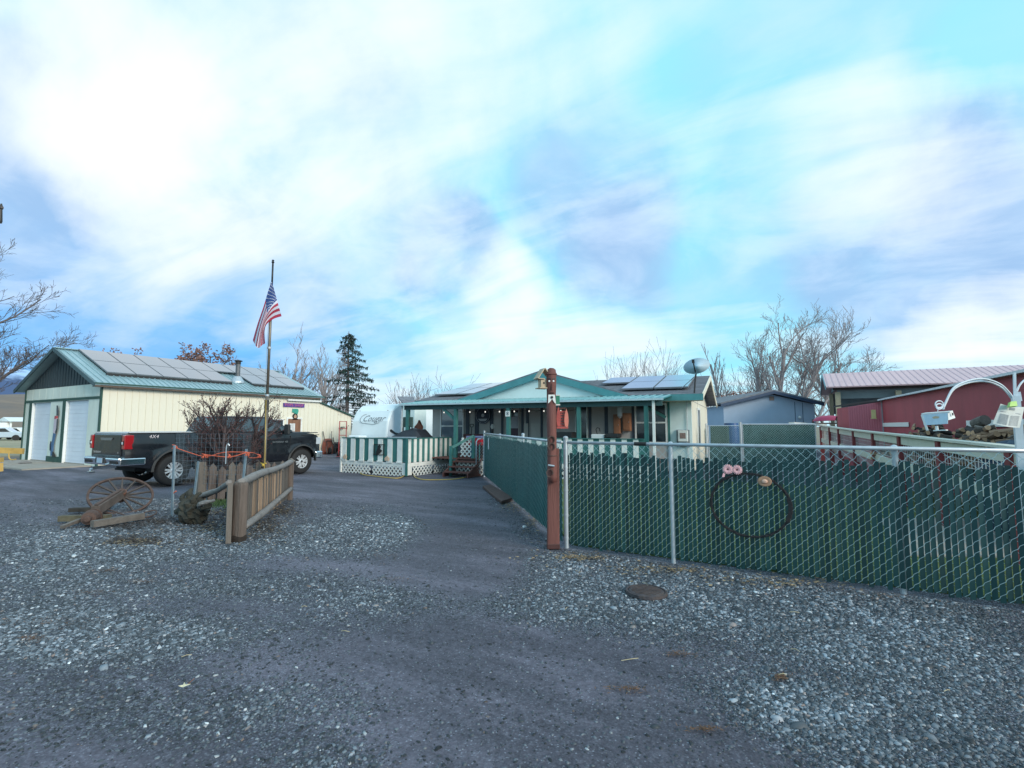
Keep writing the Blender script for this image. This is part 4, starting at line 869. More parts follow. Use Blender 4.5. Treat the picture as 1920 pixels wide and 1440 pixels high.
mbl = moved(lattice(.95, .31), TR((DX1 + .012, DY0 + 1.33, -.02)) @ RZ(90)); part('lattice', mbl, whitew, dk)
part('corner_post', MB().box((DX1 - .05, DY0 - .055, 0), (DX1 + .045, DY0 - .032, 1.188)), teal, dk)
part('corner_post', MB().box((DX1 - .02, DY1 - .02, 0), (DX1 + .1, DY1 + .1, 1.19)), teal, dk)
part('end_board', MB().box((DX0 - .06, DY0 - .05, 0), (DX0 - .002, DY0 + .05, 1.19)), whitew, dk)
part('left_side', MB().box((DX0 - .03, DY0 + .06, .3), (DX0, DY1, 1.19)), whitew, dk)
# things on the deck
tarp = M('black_tarp', (.022, .026, .036), .45, .3, 6, bump=.6, bscale=6)
g_ = MB(); rr = random.Random(8); nx_, ny_ = 16, 9
c0, c1 = px(778, 818, -11.9), px(838, 818, -11.5)
def tz(s, t):
    h = np.interp(s, [0, .06, .28, .42, .55, .74, .84, .96, 1], [.02, .06, .15, .30, .36, .34, .22, .06, 0]) * (1 - .5 * abs(t - .5) ** 1.5)
    return float(h) + .075 * noise.noise(Vector((s * 6, t * 5, 2))) * min(1, h * 5)
vs = []
for j in range(ny_ + 1):
    for i in range(nx_ + 1):
        s_, t_ = i / nx_, j / ny_; vs.append((-12.75 + 1.45 * s_, 13.1 + .75 * t_ + s_ * .3, 1.17 + (tz(s_, t_) if 0 < j < ny_ and 0 < i < nx_ else -.08)))
g_.add(vs, [(j * (nx_ + 1) + i, j * (nx_ + 1) + i + 1, (j + 1) * (nx_ + 1) + i + 1, (j + 1) * (nx_ + 1) + i) for j in range(ny_) for i in range(nx_)])
tp = thing('covered_grill', 'grill under a rumpled black tarp standing on the striped deck', 'grill', (-12.0, 13.5, .5))
part('cover', g_, tarp, tp, smooth=True); part('body', MB().box((-12.55, 13.25, .95), (-11.5, 13.85, 1.15)), blackm, tp)
for q in (-12.5, -11.6): part('leg', MB().box((q, 13.3, .5), (q + .05, 13.8, .95)), blackm, tp)
chm = M('green_fabric', (.06, .10, .09), .8, .15)
chr_ = thing('deck_chair', 'dark green backed chair standing on the striped deck', 'chair', (-12.9, 13.7, .5))
a, b = py(755, 782, 13.6), py(773, 801, 13.6)
part('backrest', MB().box((a.x, 13.6, b.z), (b.x, 13.66, a.z)), chm, chr_, bev=.025); part('seat', MB().box((a.x, 13.66, .9), (b.x, 14.1, .96)), chm, chr_, bev=.02)
for (q, r) in ((a.x, 13.6), (b.x - .04, 13.6), (a.x, 14.06), (b.x - .04, 14.06)): part('leg', MB().box((q, r, .5), (q + .035, r + .035, .9 if r > 13.8 else b.z)), blackm, chr_)
hw = M('carved_brown_wood', (.20, .075, .05), .7, .3, 12)
hs_ = thing('carved_horse', 'brown carved horse head ornament on the deck behind the tarp', 'ornament', (-12.3, 14.2, .5))
a = py(786, 800, 14.2)
part('head', MB().prism([(a.x - .16, a.z - .15), (a.x + .12, a.z - .15), (a.x + .15, a.z + .0), (a.x + .06, a.z + .12), (a.x - .01, a.z + .25), (a.x - .05, a.z + .14), (a.x - .22, a.z - .02), (a.x - .18, a.z - .06), (a.x - .07, a.z - .03)], 14.15, 14.27, 'y'), hw, hs_, bev=.02)
part('stand', MB().box((a.x - .1, 14.14, .5), (a.x + .08, 14.28, a.z - .15)), oldwood, hs_)
cu = M('striped_cushion', (.5, .52, .54), .8, .4, 12)
single('cushion', MB().ball((a.x - .2, 14.0, a.z - .17), .2, 12, (1.3, .5, .6)), cu, 'grey striped cushion leaning by the carved horse on the deck', 'cushion', (a.x - .2, 14.0, a.z - .3), smooth=True)
a = py(726, 821, DY0); 
single('rail_pole', MB().bar((a.x, DY0 - .0, 1.245), (a.x + 1.25, DY0 + .02, 1.25), .05, .04), galv, 'grey pole lying on the front rail of the striped deck', 'pole', (a.x, DY0, 1.24))
orn = thing('iron_bird_ornament', 'black iron bird ornament hung on the white and green deck slats', 'ornament', (-12.9, DY0 - .05, .8))
a, b = py(701, 833, DY0 - .05), py(721, 853, DY0 - .05)
fr = MB()
for z in (a.z, b.z): fr.bar((a.x, DY0 - .05, z), (b.x, DY0 - .05, z), .02)
for x in (a.x + .04, b.x - .04): fr.bar((x, DY0 - .05, a.z), (x, DY0 - .05, b.z), .02)
part('frame', fr, blackm, orn)
mx_, mz = (a.x + b.x) / 2, (a.z + b.z) / 2
part('bird', MB().prism([(mx_ - .12, mz - .17), (mx_ + .02, mz - .14), (mx_ + .13, mz - .03), (mx_ + .04, mz + .02), (mx_ + .07, mz + .1), (mx_ + .02, mz + .16), (mx_ - .06, mz + .13), (mx_ - .08, mz + .02), (mx_ - .13, mz - .06)], DY0 - .06, DY0 - .04, 'y'), blackm, orn)
for x, s_ in ((-13.95, 'left'), (-11.95, 'right')):
    single('shell_ornament', MB().prism([(x - .08, .47), (x + .08, .47), (x + .1, .56), (x + .02, .64), (x - .03, .6), (x - .1, .55)], DY0 - .075, DY0 - .055, 'y'), M('pale_wood_cut', (.62, .45, .34), .7, .2, 12),
           'small tan wooden shell ornament at the %s end of the deck front' % s_, 'ornament', (x, DY0 - .06, .5), group='wooden ornaments on the deck front')
# small roof behind the porch
shd = thing('back_shed', 'small grey roofed shed peeking over the porch beside the trailer', 'shed', at(772, 800, 26) - Vector((0, 0, 1.6)))
a, b, c, d = at(745, 743, 26), at(775, 744, 26.5), at(782, 757, 25), at(757, 757, 25)
part('roof', MB().slab(d, c, b, a, .06), shing, shd); o = at(770, 800, 25.4); part('wall', MB().box((o.x - .4, o.y - .3, 0), (o.x + .5, o.y + .6, c.z - .03)), hwall, shd)
# yellow extension cord on the ground by the deck
cdm = M('yellow_cord', (.62, .42, .10), .5, .1)
cpts = [(640, 867), (655, 875), (668, 882), (680, 890), (700, 893), (725, 896), (748, 897), (762, 890), (775, 888), (778, 895), (795, 900), (830, 900), (860, 898), (880, 892), (893, 880)]
W3 = [gp(u, v) + Vector((0, 0, .012)) for u, v in cpts]
def smooth_path(P, k=5):
    out = []
    for i in range(len(P) - 1):
        p0, p1, p2, p3 = P[max(i - 1, 0)], P[i], P[i + 1], P[min(i + 2, len(P) - 1)]
        for j in range(k):
            t = j / k; out.append(.5 * ((2 * p1) + (-p0 + p2) * t + (2 * p0 - 5 * p1 + 4 * p2 - p3) * t * t + (-p0 + 3 * p1 - 3 * p2 + p3) * t ** 3))
    return out + [P[-1]]
single('extension_cord', MB().tube(smooth_path(W3), .014, 5), cdm, 'yellow extension cord curling over the gravel in front of the deck', 'cord', gp(762, 890), smooth=True)
# ---------------------------------------------------------------- chain link fences
slatm = M('green_privacy_slat', (.005, .042, .046), .42, .14, 3, island=.30, dirt=(.02, .085, .085), dirt_amt=.5, dirt_scale=3, stretch=(1, 1, .4))
slatm2 = M('green_privacy_mesh', (.012, .115, .115), .5, .15, 3, island=.12, dirt=(.05, .24, .24), dirt_amt=.4, dirt_scale=2)
wirem = M('fence_wire', (.42, .58, .62), .35, .15, 8, metal=.5)
def chain_mesh(Lf, z0, z1, pitch=.101, tk=.0038, yoff=.007, kink=False):
    mb = MB(); H = z1 - z0; sl = 1.0     # rise per run
    for s_ in (1, -1):
        k = -int(H / sl / pitch) - 1
        while k * pitch < Lf + H / sl:
            x0 = k * pitch
            if s_ > 0: a, b = (x0, z0), (x0 + H / sl, z1)
            else: a, b = (x0 + H / sl, z0), (x0, z1)
            # clip in x
            def cl(p, q):
                (xa, za), (xb, zb) = p, q
                for lim, sg_ in ((0, 1), (Lf, -1)):
                    if (xa - lim) * sg_ < 0 and (xb - lim) * sg_ < 0: return None
                    if (xa - lim) * sg_ < 0: t = (lim - xa) / (xb - xa); xa, za = lim, za + (zb - za) * t
                    if (xb - lim) * sg_ < 0: t = (lim - xa) / (xb - xa); xb, zb = lim, za + (zb - za) * t
                return (xa, za), (xb, zb)
            c = cl(a, b)
            if c and not (kink and s_ > 0): mb.bar((c[0][0], -yoff * s_, c[0][1]), (c[1][0], -yoff * s_, c[1][1]), tk)
            elif c:                       # wire that jogs where it passes between two slats
                (xa, za), (xb, zb) = c; xs_k = [xa]; q = .0348
                while q < xb:
                    for e_ in (q, q + .0102):
                        if xa < e_ < xb: xs_k.append(e_)
                    q += .0505
                xs_k.append(xb); rk_ = random.Random(k)
                def zk(x): 
                    t = (x - .0348) / .0505; n_ = math.floor(t); f = (t - n_) * .0505; g_ = n_ * .0505 + (f * 2.3 if f < .0102 else .0235 + (f - .0102) * .67)
                    return za + (g_ + .0348) - xa
                P_k = [(x, zk(x) + rk_.uniform(-.0015, .0015)) for x in xs_k]
                for (x0, z0_), (x1, z1_) in zip(P_k, P_k[1:]):
                    if z1_ < z1 + .01 and z0_ > z0 - .02 and x1 - x0 > 1e-4: mb.bar((x0, -yoff, z0_), (x1, -yoff, z1_), tk)
            k += 1
    return mb
def chain_fence(name, label, p0, p1, posts, slat_parts, z1=1.385, term0=True, term1=True, slatmat=None, group='chain link fences'):
    p0, p1 = Vector(p0), Vector(p1); Lf = (p1 - p0).length; ang = math.degrees(math.atan2(p1.y - p0.y, p1.x - p0.x))
    t = thing(name, label, 'fence', (p0.x, p0.y, 0), ang, group, local=True)
    # local +x along fence; camera side is -y
    part('mesh', chain_mesh(Lf, .03, z1 - .01, kink=slat_parts), wirem, t, kind='stuff')
    part('top_rail', MB().tube([(0, 0, z1), (Lf * .5, 0, z1), (Lf, 0, z1)], .021, 10), galv, t, smooth=True)
    for i, x in enumerate(posts):
        r = .032 if (i in (0, len(posts) - 1)) else .028
        pp = part('post', MB().tube([(x, (.022 if (i == 1 and slat_parts) else .05) if 0 < i < len(posts) - 1 + (not slat_parts) else 0, -.05), (x, (.022 if (i == 1 and slat_parts) else .05) if 0 < i < len(posts) - 1 + (not slat_parts) else 0, z1 + (.06 if i in (0, len(posts) - 1) else -.02))], r, 12), galv, t)
        part('post_cap', MB().ball((x, (.022 if (i == 1 and slat_parts) else .05) if 0 < i < len(posts) - 1 + (not slat_parts) else 0, z1 + (.06 if i in (0, len(posts) - 1) else .01)), r * 1.15, 10, (1, 1, .8)), galv, pp)
        if i in (0,):
            for z in (.12, .42, .75, 1.05, 1.3): part('tension_band', MB().lathe([(r + .004, -.012), (r + .004, .012)], (x, 0, z), n=12), galv, pp)
    rr = random.Random(4)
    if slat_parts:
        n = int(Lf / .0505)
        sm = [mk(MB().box((-.0205, -.003, h0), (.0205, .003, h1)), 'slat', slatmat or slatm) for h0, h1 in ((.03, 1.24), (.05, 1.22), (.02, 1.255), (.04, 1.21))]
        for i in range(n):
            x = .06 + i * .0505
            if x > Lf - .03: break
            if abs(x - posts[1]) < .042: continue
            o = piece('slat', sm[rr.randrange(4)], t, (x, 0, 0), (0, rad(rr.uniform(-.35, .35)), rad(rr.uniform(-16, 16)))); o.location.z = rr.uniform(-.012, .012); o.location.x += rr.uniform(-.002, .002)
    else:
        mb = MB(); n = int(Lf / .0505)
        for i in range(n):
            x = .05 + i * .0505; q = rr.uniform(-.003, .003)
            mb.box((x - .0235, -.003 + q, .03 + rr.uniform(0, .02)), (x + .0235, .003 + q, z1 - .075 + rr.uniform(-.03, .01)))
        part('slats', mb, slatmat or slatm, t, kind='stuff')
    return t
ff = chain_fence('front_fence', 'chain link fence with separate dark green slats along the lawn', (-2.79, 6.24, 0), (2.9, 6.14, 0), [0.03, 1.42, 3.60, 5.65], True)
lf = chain_fence('driveway_fence', 'chain link fence with closed green slats running back along the driveway', (-8.91, 13.63, 0), (-2.86, 6.33, 0), [0.0, 3.2, 6.4], False, slatmat=slatm2)
# repaired top rail sleeve
part('rail_sleeve', MB().tube([(.98, 0, 1.385), (1.13, 0, 1.385)], .025, 10), dark, ff)
part('strip', MB().box((1.30, -.035, .93), (1.42, -.018, 1.27)), white, lf, 'white tag strip on the fence')
# open walk gate at the far end
gt = thing('walk_gate', 'narrow galvanised tube gate standing at the foot of the porch steps', 'gate', gp(893, 893), 0)
a = gp(893, 893); b = a + Vector((.18, .35, 0))
part('frame', MB().tube([(a.x, a.y, .02), (a.x, a.y, 1.12), (a.x + .03, a.y + .05, 1.2), (b.x, b.y, 1.2), (b.x, b.y, .05)], .024, 8), galv, gt, smooth=True)
part('frame', MB().tube([(a.x - .08, a.y + .3, .02), (a.x - .08, a.y + .3, 1.0), (a.x - .02, a.y + .32, 1.08)], .02, 8), teal, gt)
part('mesh', moved(chain_mesh(.36, .1, 1.1), TR((a.x, a.y, 0)) @ RZ(63)), wirem, gt, kind='stuff')
# ---------------------------------------------------------------- carved totem post
tt = gp(1037, 1028); X0, Y0 = tt.x, tt.y
tp = thing('carved_totem_post', 'red brown carved face post with horseshoes at the fence corner', 'totem post', (X0, Y0, 0), 0)
FR = RZ(30)                       # face it towards the drive
def tl(mb): return moved(mb, TR((X0, Y0, 0)) @ FR)
low = part('lower_post', tl(MB().add([(-.078, -.06, 0), (.082, -.06, 0), (.082, .07, 0), (-.078, .07, 0), (-.062, -.055, 1.30), (.088, -.055, 1.31), (.088, .065, 1.31), (-.062, .065, 1.30)], [(3, 2, 1, 0), (4, 5, 6, 7), (0, 1, 5, 4), (1, 2, 6, 5), (2, 3, 7, 6), (3, 0, 4, 7)])), redpost, tp, bev=.012)
part('dark_base', tl(MB().box((-.082, -.064, 0), (.086, .074, .07))), M('dark_red_wood', (.07, .025, .022), .6, .3), tp, bev=.01)  # darker band round the foot of the post
uz = [.88, .95, 1.1, 1.25, 1.45, 1.6, 1.75, 1.88, 1.98, 2.06, 2.14, 2.22, 2.30, 2.36, 2.38]
ur = [.056, .060, .062, .061, .062, .064, .065, .062, .060, .062, .066, .068, .066, .055, .03]
ux = [-.005, -.008, -.012, -.015, -.015, -.018, -.018, -.02, -.02, -.018, -.018, -.018, -.015, -.012, -.01]
up_ = part('carved_head_post', tl(MB().tube([(ux[i], -.115, uz[i]) for i in range(len(uz))], ur, 14)), redpost, tp, smooth=True)
hx = -.018
eyew = M('eye_white', (.85, .85, .85), .4, .02)
for s_ in (-1, 1):
    part('eye', tl(MB().ball((hx + s_ * .028 - .004, -.178, 2.20), .012, 8, (1.1, .6, 1.1))), eyew, up_)
    part('brow', tl(MB().bar((hx + s_ * .010, -.181, 2.225), (hx + s_ * .045, -.168, 2.235), .012, .016)), blackm, up_)
part('nose', tl(MB().add([(hx - .014, -.176, 2.09), (hx + .014, -.176, 2.09), (hx, -.212, 2.08), (hx, -.178, 2.19)], [(0, 1, 2), (0, 2, 3), (1, 3, 2), (0, 3, 1)])), redpost, up_)
part('mouth', tl(MB().box((hx - .03, -.184, 2.035), (hx + .028, -.172, 2.05))), M('dark_wood_cut', (.03, .012, .012), .8), up_)
part('hat_brim', tl(MB().lathe([(.066, 2.285), (.078, 2.295), (.075, 2.31), (.064, 2.315)], (hx, -.115, 0), n=16)), redpost, up_)
part('collar', tl(MB().prism([(hx - .045, 2.02), (hx + .04, 2.02), (hx + .055, 1.90), (hx + .03, 1.92), (hx + .005, 1.965), (hx - .025, 1.925), (hx - .048, 1.905)], -.190, -.176, 'y')), whitew, up_)
part('collar_hole', tl(MB().lathe([(.018, 0), (.018, -.01)], (hx + .0, -.190, 1.985), 'y', 12)), blackm, up_)
def horseshoe(c, r, tilt=0, open_=60):
    mb = MB(); pts = []
    for i in range(15):
        a = rad(-90 + open_ / 2 + (360 - open_) * i / 14 + tilt); pts.append((c[0] + r * math.cos(a), c[1], c[2] + r * 1.15 * math.sin(a)))
    for p, q in zip(pts, pts[1:]): mb.bar(p, q, .012, .02, up=(0, 1, 0))
    return mb
for (z, dx, r, tlt, nm) in ((1.43, -.012, .040, 0, 'horseshoe'), (1.34, -.012, .040, 8, 'horseshoe'), (1.00, -.038, .042, 40, 'horseshoe')):
    part(nm, tl(horseshoe((dx - .012, -.190, z), r, tlt)), rust, tp)
part('hook', tl(MB().tube([(-.07, -.18, 1.10), (.01, -.195, 1.09)], .012, 6)), galv, tp)
part('strap', tl(MB().tube([(.062 * math.cos(a) - .014, -.115 + .064 * math.sin(a), 1.22) for a in [i / 12 * 6.283 for i in range(13)]], .006, 5)), rust, tp)
# bird house nailed to the left of the head
paleply = M('pale_plywood', (.52, .42, .30), .7, .2, 6, dirt=(.35, .25, .16), dirt_amt=.5)
bh = thing('birdhouse', 'small unpainted plywood birdhouse nailed beside the carved head', 'birdhouse', (X0, Y0, 2.1))
def bl(mb): return moved(mb, TR((X0, Y0, 0)) @ FR @ TR((-.13, -.08, 2.16)) @ RZ(18))
part('body', bl(MB().box((-.045, -.055, -.04), (.05, .055, .07))), paleply, bh)
part('floor', bl(MB().box((-.075, -.085, -.055), (.06, .085, -.041))), paleply, bh)
part('entrance', bl(MB().lathe([(.014, 0), (.014, -.004)], (-.005, -.055, .02), 'y', 10)), blackm, bh)
part('roof', bl(MB().slab((-.09, -.085, .075), (.0, -.085, .21), (.0, .085, .21), (-.09, .085, .075), -.012).slab((.0, -.085, .215), (.075, -.085, .12), (.075, .085, .12), (.0, .085, .215), -.012)), paleply, bh)
part('ledge', bl(MB().box((-.085, -.08, .072), (-.0, .08, .082))), paleply, bh)
# green box behind and the red hanging feeder on the right
gb_ = thing('green_birdhouse', 'small green painted box with white edges fixed behind the carved post', 'birdhouse', (X0, Y0, 1.9))
gpm = M('green_box_paint', (.03, .22, .15), .6, .1)
part('box', tl(MB().box((.045, -.06, 1.90), (.098, .03, 2.015))), gpm, gb_); part('edge', tl(MB().box((.043, -.065, 2.016), (.103, .035, 2.026)).box((.043, -.065, 1.885), (.103, .035, 1.899))), whitew, gb_)
rf_ = thing('red_hanging_feeder', 'red slatted wooden feeder with two pointed leaf ends hung on the post', 'bird feeder', (X0 + .1, Y0, 1.6))
redf = M('red_feeder_wood', (.36, .065, .055), .55, .2, 8, bump=.2, island=.15); redf2 = M('red_feeder_pale', (.62, .19, .14), .5, .2, 8)
def leafp(x, y, w, h, m, z):
    prof = [(x, z), (x + w * .35, z + h * .06), (x + w * .5, z + h * .35), (x + w * .38, z + h * .7), (x, z + h), (x - w * .38, z + h * .7), (x - w * .5, z + h * .35), (x - w * .35, z + h * .06)]
    return MB().prism(prof, y, y + .015, 'y')
part('leaf_end', tl(leafp(.075, -.12, .055, .27, None, 1.60)), redf, rf_)
part('leaf_end', tl(leafp(.178, -.14, .058, .25, None, 1.59)), redf2, rf_)
for k in range(6): part('slat', tl(MB().box((.085, -.10, 1.605 + k * .036), (.175, -.085, 1.63 + k * .036))), redf, rf_)
part('tray', tl(MB().box((.05, -.135, 1.575), (.20, -.05, 1.60))), redf, rf_)
part('bracket', tl(MB().tube([(.04, -.11, 1.84), (.17, -.11, 1.845)], .006, 6).tube([(.045, -.11, 1.66), (.06, -.11, 1.58), (.10, -.11, 1.575)], .008, 6)), redpost, rf_)
# ---------------------------------------------------------------- wreath, flowers and hat on the fence
wr_ = thing('barbed_wire_wreath', 'large ring of coiled dark barbed wire hung on the green fence', 'wreath', (0, 6.1, .5))
wc = py(1405, 947, 6.145); R0 = abs(py(1480, 947, 6.145).x - py(1331, 947, 6.145).x) / 2; RV = abs(py(1405, 888, 6.145).z - py(1405, 1006, 6.145).z) / 2
bw = M('black_barbed_wire', (.020, .018, .022), .7, .3, 20)
rr = random.Random(2); strands = []
def wdir(x): return 6.225 - (x + 2.79) * .0176 - .03     # fence face
for k in range(9):
    pts = []; ph = rr.random() * 6.28; off = rr.uniform(-.018, .018)
    for i in range(97):
        a = i / 96 * 2 * math.pi; q = 1 + (off + .012 * math.sin(9 * a + ph) + .008 * math.sin(23 * a + ph * 2)) * 1.0
        if -1.0 < a < 1.1 or a > 5.6: q += .012 * math.sin(5 * a + k)
        x = wc.x + R0 * q * math.cos(a); pts.append((x, wdir(x) + .010 * math.sin(17 * a + ph), wc.z + RV * q * math.sin(a)))
    part('wire_coil', MB().tube(pts, .0042, 5), bw, wr_)
mb = MB()
for i in range(260):
    a = rr.random() * 6.283; q = 1 + rr.uniform(-.035, .035); x = wc.x + R0 * q * math.cos(a); c = Vector((x, wdir(x), wc.z + RV * q * math.sin(a)))
    d_ = Vector((rr.uniform(-1, 1), rr.uniform(-.5, .3), rr.uniform(-1, 1))).normalized() * .022; mb.bar(c - d_, c + d_, .003)
part('barbs', mb, bw, wr_, kind='stuff')
mb = MB()
for k in range(4):
    pts = []; ph = rr.random() * 6
    for i in range(40):
        a = -.45 + .75 * i / 39; q = 1.0 + .05 * math.sin(i * .9 + ph); x = wc.x + R0 * q * math.cos(a); pts.append((x, wdir(x) - .008, wc.z + RV * q * math.sin(a)))
    mb.tube(pts, .006, 5)
part('thick_tangle', mb, bw, wr_)
pinkm = M('pink_petals', (.95, .50, .52), .6, .08, 20, island=.12); pinkc = M('flower_centre', (.12, .04, .05), .8)
def flower(cx, cz, r, lab, tilt=0):
    cy_ = wdir(cx) - .02; f = thing('pink_flower', lab, 'flower', (cx, cy_, cz), group='pink daisies on the wire wreath')
    for k in range(16):
        a = k / 16 * 6.283 + tilt; w = .26; q = []
        for (rr_, ww, dy) in ((.18, .06, 0), (.6, .14, -.006), (.94, .12, -.003), (1.08, .02, 0)):
            for s_ in (-1, 1):
                ca, sa = math.cos(a), math.sin(a); q.append((cx + r * (rr_ * ca - s_ * ww * sa), cy_ + dy - (k % 2) * .002, cz + r * (rr_ * sa + s_ * ww * ca)))
        part('petal', MB().add(q, [(0, 1, 3, 2), (2, 3, 5, 4), (4, 5, 7, 6)]), pinkm, f)
    part('centre', MB().ball((cx, cy_ - .004, cz), r * .2, 8, (1, .6, 1)), pinkc, f)
p = py(1364.5, 880, 6.12); q = py(1382, 881, 6.12); rF = abs(py(1374, 880, 6.12).x - p.x)
flower(p.x, p.z, rF * 1.02, 'left one of two pink daisies on the black wire wreath'); flower(q.x, q.z, rF * .98, 'right one of two pink daisies on the black wire wreath', .2)
a = py(1357, 891, 6.12); single('loose_petal', MB().prism([(a.x - .018, a.z - .02), (a.x + .01, a.z - .018), (a.x + .016, a.z + .02), (a.x - .004, a.z + .024)], a.y - .012, a.y - .006, 'y'), pinkm, 'single pink petal drooping below the left daisy', 'petal', a)
hp = py(1434, 902, 6.12); ht = thing('straw_hat', 'small tan straw hat fastened to the upper right of the wire wreath', 'hat', hp)
tan = M('tan_straw', (.45, .27, .18), .8, .15, 30); HMx = TR((hp.x, hp.y - .02, hp.z)) @ RX(90) @ Matrix.Scale(.8, 4, (0, 1, 0))
part('brim', moved(MB().lathe([(.028, .0), (.05, .002), (.068, .012), (.070, .016), (.05, .008), (.028, .006)], (0, 0, 0), n=20), HMx), tan, ht, smooth=True)
part('crown', moved(MB().lathe([(.030, .004), (.028, .028), (.016, .036), (.001, .033)], (0, 0, 0), n=16), HMx), M('tan_straw_light', (.66, .42, .32), .8, .1, 30), ht, smooth=True)
# ---------------------------------------------------------------- ground details
mnp = gp(1212, 1110); mh = thing('access_lid', 'round rusty access lid set in the gravel before the fence', 'access lid', (mnp.x, mnp.y, 0))
part('lid', MB().lathe([(.0, .0), (.172, .0), (.172, .012), (.16, .018), (.001, .018)], (mnp.x, mnp.y, -.002), n=30), M('dark_iron_lid', (.060, .052, .058), .8, .4, 12, bump=.4, dirt=(.12, .08, .06), dirt_amt=.6, dirt_scale=9), mh)
part('rim', MB().lathe([(.178, -.01), (.178, .016), (.195, .016), (.198, -.01)], (mnp.x, mnp.y, 0), n=30), MATS['dark_iron_lid'], mh)
mb = MB()
for k in range(-3, 4):
    w = math.sqrt(max(0, .14 ** 2 - (k * .04) ** 2)); mb.bar((mnp.x - w, mnp.y + k * .04, .018), (mnp.x + w, mnp.y + k * .04, .018), .006, .004)
part('tread_pattern', mb, rust, mh)
pk = [gp(905, 915), gp(921, 912), gp(962, 938), gp(940, 945)]
single('fallen_plank', MB().slab(*[p + Vector((0, 0, .055)) for p in pk], -.05) if False else MB().slab(pk[3] + Vector((0, 0, .06)), pk[2] + Vector((0, 0, .06)), pk[1] + Vector((0, 0, .06)), pk[0] + Vector((0, 0, .06)), .06), M('wet_plank', (.085, .05, .045), .55, .3, 4, bump=.3, stretch=(5, 1, 1)), 'dark wet wooden plank lying along the foot of the driveway fence', 'plank', (pk[0] + pk[2]) / 2, bev=.006)
lfm = M('dry_leaf', (.70, .62, .42), .7, .15, 20)
c = gp(345, 1291); ss = .030
lv = [(0, 1.3), (.18, .45), (1.15, .75), (.62, .0), (.95, -.75), (.15, -.42), (-.75, -.8), (-.5, .0), (-1.0, .55), (-.2, .42)]
mb = MB(); mb.add([(c.x + a * ss, c.y + b * ss, .012 + .012 * abs(a)) for a, b in lv] + [(c.x, c.y, .022)], [(10, i, (i + 1) % 10) for i in range(10)])
lo = thing('fallen_leaf', 'single pale star shaped leaf lying on the dark gravel in the foreground', 'leaf', c); part('blade', mb, lfm, lo); part('stem', MB().tube([(c.x, c.y + .02, .016), (c.x - .03, c.y + .075, .02)], .0018, 5), M('leaf_stem', (.3, .12, .06), .8), lo)
# rusty needle and leaf litter patches: many tiny blades
lit = M('rust_leaf_litter', (.24, .13, .075), .9, .3, 10, island=.45)
litg = M('fallen_leaf_bits', (.30, .22, .13), .9, .3, 10, island=.6)
def litter(name, lab, spots, n, mat, size, seed, flat=True):
    rr = random.Random(seed); mb = MB()
    for _ in range(n):
        u, v, ru, rv = spots[rr.randrange(len(spots))]; k_ = rr.choice((.35, .6, 1.1)); p = gp(u + rr.gauss(0, k_) * ru, v + rr.gauss(0, k_) * rv)
        a = rr.random() * 6.28; s_ = size * rr.uniform(.5, 1.4); w = s_ * rr.uniform(.08, .2) if not flat else s_ * rr.uniform(.4, .8)
        dx, dy = math.cos(a) * s_, math.sin(a) * s_; ex, ey = -math.sin(a) * w, math.cos(a) * w; z = gheight(p.x, p.y) + .012 + rr.random() * .015
        mb.add([(p.x - dx, p.y - dy, z), (p.x + ex, p.y + ey, z + .3 * w), (p.x + dx, p.y + dy, z + rr.uniform(-.2, .4) * s_ * .5), (p.x - ex, p.y - ey, z + .1 * w)], [(0, 1, 2, 3)])
    o = single(name, mb, mat, lab, 'litter', (0, 0, 0), kind='stuff', local=True); return o
litter('needle_litter', 'rust brown needles gathered in patches on the gravel', [(1660, 1117, 60, 9), (720, 1042, 38, 8), (175, 1110, 40, 5), (90, 1165, 70, 9), (55, 1198, 30, 4), (265, 1088, 28, 3), (750, 1085, 35, 4), (1275, 1225, 22, 4), (1465, 1268, 14, 5), (200, 1068, 25, 3), (1320, 1365, 30, 3), (1180, 1290, 30, 4)], 1500, lit, .015, 3, flat=False)
litter('leaf_litter', 'fallen brown leaf bits around the rustic fence and along the green fence', [(500, 985, 40, 28), (530, 955, 30, 12), (400, 960, 45, 8), (395, 990, 60, 16), (250, 1015, 60, 9), (1000, 975, 14, 20), (1090, 1045, 60, 7), (1250, 1066, 120, 8), (960, 948, 20, 10), (870, 887, 30, 4), (1500, 1090, 160, 12)], 2600, litg, .020, 4)
litter('bark_mulch', 'dark bark mulch and rotten leaf mould round the rustic fence and wheel', [(500, 985, 40, 26), (530, 955, 30, 14), (400, 985, 60, 20), (430, 960, 50, 12), (260, 1012, 70, 10), (300, 975, 50, 8), (230, 985, 60, 8)], 4200, M('dark_mulch', (.050, .038, .034), .95, .3, 10, island=.5), .022, 9)
rr = random.Random(6); mb = MB()
for (u, v, l, a) in [(1165, 1242, .13, .6), (640, 1186, .07, .1), (1215, 1100, .1, 2.2), (1060, 1145, .06, 1.5), (340, 1235, .06, .9), (1460, 1268, .05, .3), (1480, 1150, .08, .1), (1770, 1300, .05, .6), (565, 1140, .05, .4), (1500, 1225, .06, 2.7)]:
    p = gp(u, v); mb.tube([(p.x, p.y, .012), (p.x + l * .5 * math.cos(a), p.y + l * .5 * math.sin(a), .02), (p.x + l * math.cos(a + .2), p.y + l * math.sin(a + .2), .012)], .0022, 4)
single('straw_bits', mb, M('straw', (.50, .42, .26), .8), 'pale straw stalks scattered on the gravel', 'straw', (0, 0, 0), kind='stuff', local=True)
